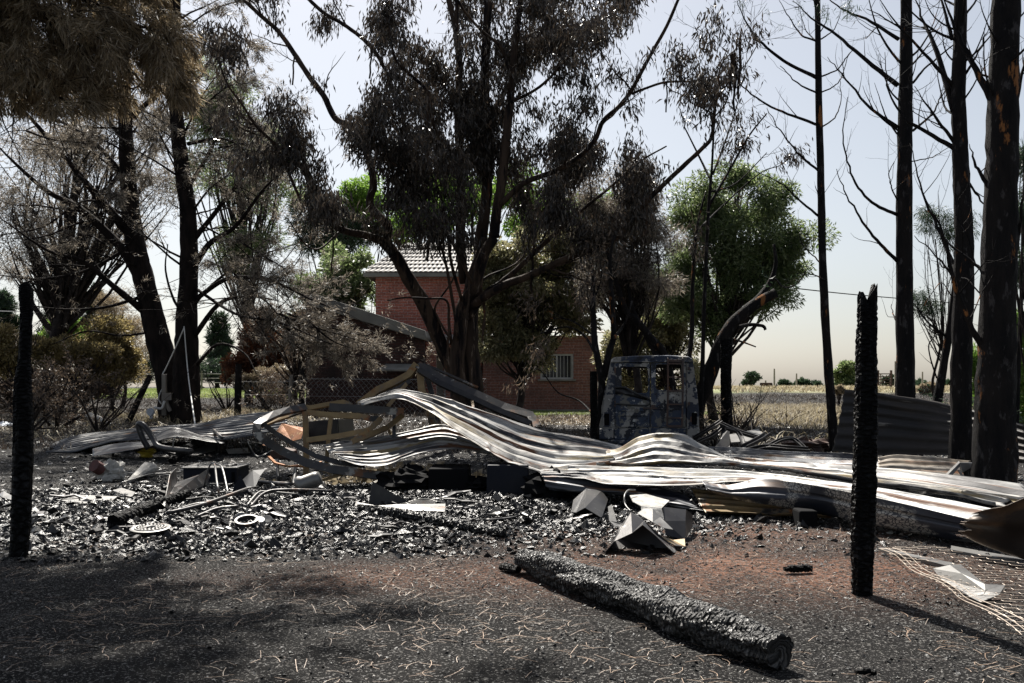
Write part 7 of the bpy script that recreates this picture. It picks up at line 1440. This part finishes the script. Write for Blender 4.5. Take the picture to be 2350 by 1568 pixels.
mb.tube([(a, 75.04, z0 + .2), (b, 75.04, z0 + 1.15)], .03, 4); mb.build('rails', M['rust_dark'], root)
for x in (a, b): mb = MB(); mb.box((x, 75, z0 + .7), (.14, .14, 1.4)); mb.build('gate_post', M['rust_dark'], root)
# burnt shrubs
def shrub(label, x, Y, h, seed, spread=.5, nst=6, leaf=None, group='leafless burnt shrubs'):
    b = trunk_base(x, Y); root = thing('burnt_shrub', label, 'shrub', b, group); T = Tree(seed)
    for i in range(nst):
        a = T.rng.random() * 6.28; d = np.array([math.cos(a) * spread, math.sin(a) * spread, 1.0]); q = np.array(b); pts = [q]
        for j in range(4): d = d + T.rng.normal(0, .3, 3); q = q + unit(d) * h / 4; pts.append(q)
        T.limb(pts, .018 * h, .005, 0, 5, sub=2)
    T.spawn(0, 1, 3.5, (.2 * h, .55 * h), (30, 70), .15, .4, .2, .6, .004, 5, 3); T.spawn(1, 2, 4, (.1 * h, .3 * h), (30, 70), .1, .4, .2, .6, .003, 4, 3); T.mb.build('stems', M['twig'], root)
    if leaf:
        A_, D_ = T.anchors((1, 2), 7, .3); crown_mesh(root, M[leaf], lambda mb: leaves(mb, A_, D_, T.rng, 4, .05, .10, .035, droop=.4), 'foliage')
for a in [('leafless burnt shrub with thick forked base, in front of the pine pair at left', 225, 27, 2.0, 701, .9, 7), ('wide burnt shrub with faded leaves left of the forked one', 130, 28, 2.4, 702, .9, 8, 'leaf_brown'), ('burnt twiggy shrub right behind the left charred post', 60, 26, 2.2, 703, .8, 8, 'leaf_brown'),
          ('burnt twiggy shrub right of the charred trunk section beside the van', 1725, 24, 1.1, 704, .8, 7), ('thin burnt shrub behind the tangled bars right of the van', 1690, 27, 1.6, 705, .6, 6), ('low burnt shrub at the field edge left of the slender trunk', 1800, 30, .8, 706, 1.2, 6), ('burnt shrub between the charred trunk and the van corner', 1640, 22, 1.3, 707, .7, 7, 'leaf_brown'),
          ('burnt sapling behind the dark fence post right of the pine pair', 520, 40, 2.2, 708, .6, 6), ('burnt shrub under the leaning posts left of the lean-to', 640, 36, 1.4, 709, .8, 7, 'leaf_brown'), ('burnt shrub behind the upright sheet at right', 2230, 20, 1.8, 710, .6, 6, 'leaf_dark')]:
    shrub(*a)
# ------------------------------------------------------------------ ground litter (nobody could count these)
rng = np.random.default_rng(900)
def scatter(n, x0, x1, y0, y1, dens=None):
    x = x0 + (x1 - x0) * rng.random(n); y = y0 + (y1 - y0) * rng.random(n)
    if dens is not None: m = rng.random(n) < dens(x, y); x, y = x[m], y[m]
    near = (1 - sstep(25, 45, y)) * (1 - sstep(9, 14, np.abs(x)))
    z = zg(x, y) + near * (.035 * fbm(x * 2.2, y * 2.2, 11, 3) + .022 * fbm(x * 9, y * 9, 12, 3)) + np.exp(-(((x + 2.8) / 3.9) ** 2 + ((y - 12.2) / 2.3) ** 2) ** 1.6) * .05 * fbm(x * 6, y * 6, 14, 3)
    return np.stack([x, y, z], -1)
def lumps(name, C, smin, smax, mat, flat=.6, up=.25, power=2.5):
    n = len(C); s = (smin + (smax - smin) * rng.random(n) ** power)[:, None, None]
    base = np.array([(1, 0, 0), (.2, 1, .1), (-1, .1, 0), (-.1, -1, 0), (.1, .1, 1), (0, 0, -1)], float)
    V = base[None] + rng.normal(0, .28, (n, 6, 3)); V[:, :, 2] *= flat
    a = rng.random(n) * 6.283; c, s_ = np.cos(a), np.sin(a); tl = rng.normal(0, .5, (n, 1))
    V[:, :, 2] += V[:, :, 0] * tl
    x = V[:, :, 0] * c[:, None] - V[:, :, 1] * s_[:, None]; y = V[:, :, 0] * s_[:, None] + V[:, :, 1] * c[:, None]
    V = np.stack([x, y, V[:, :, 2]], -1) * s + C[:, None, :]; V[:, :, 2] += s[:, :, 0] * up
    mb = MB(); k = mb.addv(V.reshape(-1, 3)); f = np.array([(0, 1, 4), (1, 2, 4), (2, 3, 4), (3, 0, 4), (1, 0, 5), (2, 1, 5), (3, 2, 5), (0, 3, 5)])
    mb.tris((np.arange(n)[:, None, None] * 6 + f[None]).reshape(-1, 3)); return tag(mb.build(name, M[mat], None), kind='stuff')
dr = lambda x, y: np.clip(1.35 * np.exp(-(((x + 2.6) / 4.6) ** 2 + ((y - 12.0) / 2.7) ** 2) ** 2.0) * (.35 + 1.3 * vnoise(x * 1.2, y * 1.2, 8)) + .03, 0, 1)
C = scatter(150000, -9, 5, 8.6, 16.5, dr); lumps('charcoal_rubble', C, .006, .040, 'coal', .7, .2, 2.2)
C = scatter(8000, -9, 5, 8.6, 16.5, dr); lumps('ash_crumbs', C, .006, .026, 'flake', .4, .4, 2.5)
C = scatter(5000, -9, 5, 9.2, 16, dr); lumps('charred_chunks', C, .025, .085, 'coal', up=.3, power=4)
C = scatter(30000, -4.5, 5, 4.6, 10, lambda x, y: .25 + .6 * vnoise(x * 2, y * 2, 18)); lumps('charcoal_grit', C, .003, .014, 'coal', power=3)
C = scatter(26000, -7, 7, 4.4, 18, lambda x, y: .3 + .5 * vnoise(x * 3, y * 3, 28)); lumps('ash_fragments', C, .003, .010, 'flake', .35, .1, 3)
C = scatter(16000, -8, 9, 10, 30, None); lumps('burnt_debris', C, .008, .05, 'flake', .3, .1, 5)
C = scatter(14000, -12, 14, 14, 34, None); lumps('burnt_clods', C, .01, .07, 'coal', .4, .1, 4)
def needles(name, C, ln, w, mat, cur=.25, lift=.012):
    n = len(C); a = rng.random(n) * 6.283; l = ln * (.4 + .8 * rng.random(n)); k = 4; t = np.linspace(0, 1, k)[None, :]
    cu = rng.normal(0, cur, n)[:, None]; ang = a[:, None] + cu * t * 3; st = (l / (k - 1))[:, None]
    x = C[:, :1] + np.cumsum(np.cos(ang) * st, 1); y = C[:, 1:2] + np.cumsum(np.sin(ang) * st, 1); z = C[:, 2:3] + .006 + np.abs(rng.normal(0, lift, n))[:, None] * np.sin(t * 3.14 * rng.random((n, 1)))
    nx, ny = -np.sin(ang) * w / 2, np.cos(ang) * w / 2
    V = np.stack([np.stack([x + nx, y + ny, z], -1), np.stack([x - nx, y - ny, z], -1)], 2)   # n,k,2,3
    mb = MB(); mb.addv(V.reshape(-1, 3)); b = np.arange(n)[:, None] * k * 2 + np.arange(k - 1)[None, :] * 2; b = b.ravel()
    mb.quads(np.stack([b, b + 1, b + 3, b + 2], -1)); return tag(mb.build(name, M[mat], None), kind='stuff')
nd_ = lambda x, y: np.clip((vnoise(x * 1.5, y * 1.5, 33) - .25) * 1.6, 0.05, 1)
needles('fallen_pine_needles', scatter(5200, -4.6, 4.6, 4.4, 10.5, nd_), .14, .0028, 'needle_litter')
needles('fallen_twigs', scatter(500, -6, 5, 4.6, 14, None), .28, .006, 'twig', .4, .03)
# upright burnt stubble, dry grass, lawn
def tufts(name, C, h, w, mat, lean=.35, per=5, fan=.03):
    i = np.repeat(np.arange(len(C)), per); B = C[i] + np.stack([rng.normal(0, fan, len(i)), rng.normal(0, fan, len(i)), np.zeros(len(i))], -1); D = rng.normal(0, lean, (len(i), 3)); D[:, 2] = 1; D /= np.linalg.norm(D, axis=1)[:, None]
    hh = (h * (.4 + .8 * rng.random(len(i))))[:, None]; a = rng.random(len(i)) * 3.14; S = np.stack([np.cos(a), np.sin(a), 0 * a], -1) * w / 2
    bend = rng.normal(0, .35, (len(i), 3)) * hh; bend[:, 2] = -np.abs(bend[:, 2]) * .6
    V = np.stack([B - S, B + S, B + D * hh * .55 + S * .7, B + D * hh * .55 - S * .7, B + D * hh + bend], 1)
    mb = MB(); k = mb.addv(V.reshape(-1, 3)); n = np.arange(len(i))[:, None] * 5
    mb.quads(np.concatenate([n, n + 1, n + 2, n + 3], 1)); mb.tris(np.concatenate([n + 3, n + 2, n + 4], 1)); return tag(mb.build(name, M[mat], None), kind='stuff')
vis = lambda x, y: (np.abs(x) < y * .56 + 1)
tufts('burnt_stubble', scatter(46000, -26, 30, 21, 60, lambda x, y: vis(x, y) * (.25 + .8 * vnoise(x * .9, y * .9, 5))), .20, .018, 'stub', .5, 4, .06)
tufts('dry_grass', scatter(15000, 5, 30, 27, 50, lambda x, y: vis(x, y) * np.clip(masks(x, y)[2] * 1.6 * vnoise(x * .8, y * .8, 6), 0, 1)), .32, .02, 'dry', .45, 7, .08)
tufts('dry_grass_by_fence', scatter(1500, -14, -7, 31, 40, lambda x, y: np.clip((vnoise(x * .7, y * .7, 61) - .5) * 3, 0, 1)), .32, .02, 'dry', .45, 7, .08)
tufts('lawn_by_house', scatter(11000, 0, 8.5, 35.5, 42, lambda x, y: vis(x, y) * (masks(x, y)[1] > .3)), .13, .02, 'grass', .4, 5, .06)
tufts('lawn_beyond_fence', scatter(9000, -33, 1, 55, 70, lambda x, y: vis(x, y) * (masks(x, y)[1] > .3)), .14, .035, 'grass', .4, 4, .1)
tufts('field_grass', scatter(9000, 14, 60, 62, 110, lambda x, y: vis(x, y)), .35, .06, 'dry', .4, 4, .2)
tufts('leaf_litter', scatter(5000, 0, 8, 30, 37, lambda x, y: vis(x, y) * 1.0), .05, .05, 'leaf_tan', 1.5, 3, .15)
# tangled pale straw and sticks on the burnt field
C = scatter(9000, 4, 26, 20, 50, lambda x, y: vis(x, y) * np.clip((vnoise(x * .6, y * .6, 19) - .2) * 1.5, 0, 1)); needles('pale_sticks', C, .6, .022, 'dry', .5, .14)
C = scatter(3500, -18, -5, 24, 40, lambda x, y: vis(x, y)); needles('pale_stalks', C, .5, .018, 'dry', .5, .12)
# ------------------------------------------------------------------ wire netting at right
def netting():
    rn = random.Random(5); mb = MB(); cell = .085; W_ = 46; H_ = 44; pts = {}
    o = G('D', 800, 800); e1 = (G('D', 1700, 1370) - o); e1.z = 0; L1 = e1.length; e1.normalize(); e2 = Vector((-e1.y, e1.x, 0))
    if e2.x < 0: e2 = -e2
    def pos(a, b):
        x = o.x + e1.x * a + e2.x * b; y = o.y + e1.y * a + e2.y * b
        z = float(zg(x, y)) + .03 + .05 * float(vnoise(a * 2.2, b * 2.2, 4)) + .10 * float(vnoise(a * .9, b * .9, 8)) * min(1, b * 2)
        x += .05 * (float(vnoise(a * 3, b * 3, 14)) - .5); y += .05 * (float(vnoise(a * 3, b * 3, 15)) - .5)
        return (x, y, z)
    nA = int((L1 + .5) / (cell * 1.5)); nB = int(1.5 / (cell * .866))
    for i in range(nA):
        for j in range(nB):
            a = i * cell * 1.5 + (.75 * cell if j % 2 else 0); b = j * cell * .75 * (1 + j * .02)
            h = cell * .75 * (1 + j * .02)
            if b > .35 + a * .8 or rn.random() < .22: continue
            mb.tube([pos(a - cell * .5, b), pos(a, b + h * .33) if False else pos(a + cell * .0, b)], .0017, 3, cap=False)
            mb.tube([pos(a, b), pos(a + cell * .25, b + h)], .0017, 3, cap=False); mb.tube([pos(a, b), pos(a + cell * .25, b - h)], .0017, 3, cap=False)
    for b in (.0, .04, .1): mb.tube([pos(t * (L1 + .6), b + .02 * math.sin(t * 20)) for t in np.linspace(0, 1, 60)], .003, 4)
    tag(mb.build('wire_netting', M['mesh_wire'], None), 'crumpled chicken-wire netting spread on the ground in the lower right corner', 'wire netting')
netting()
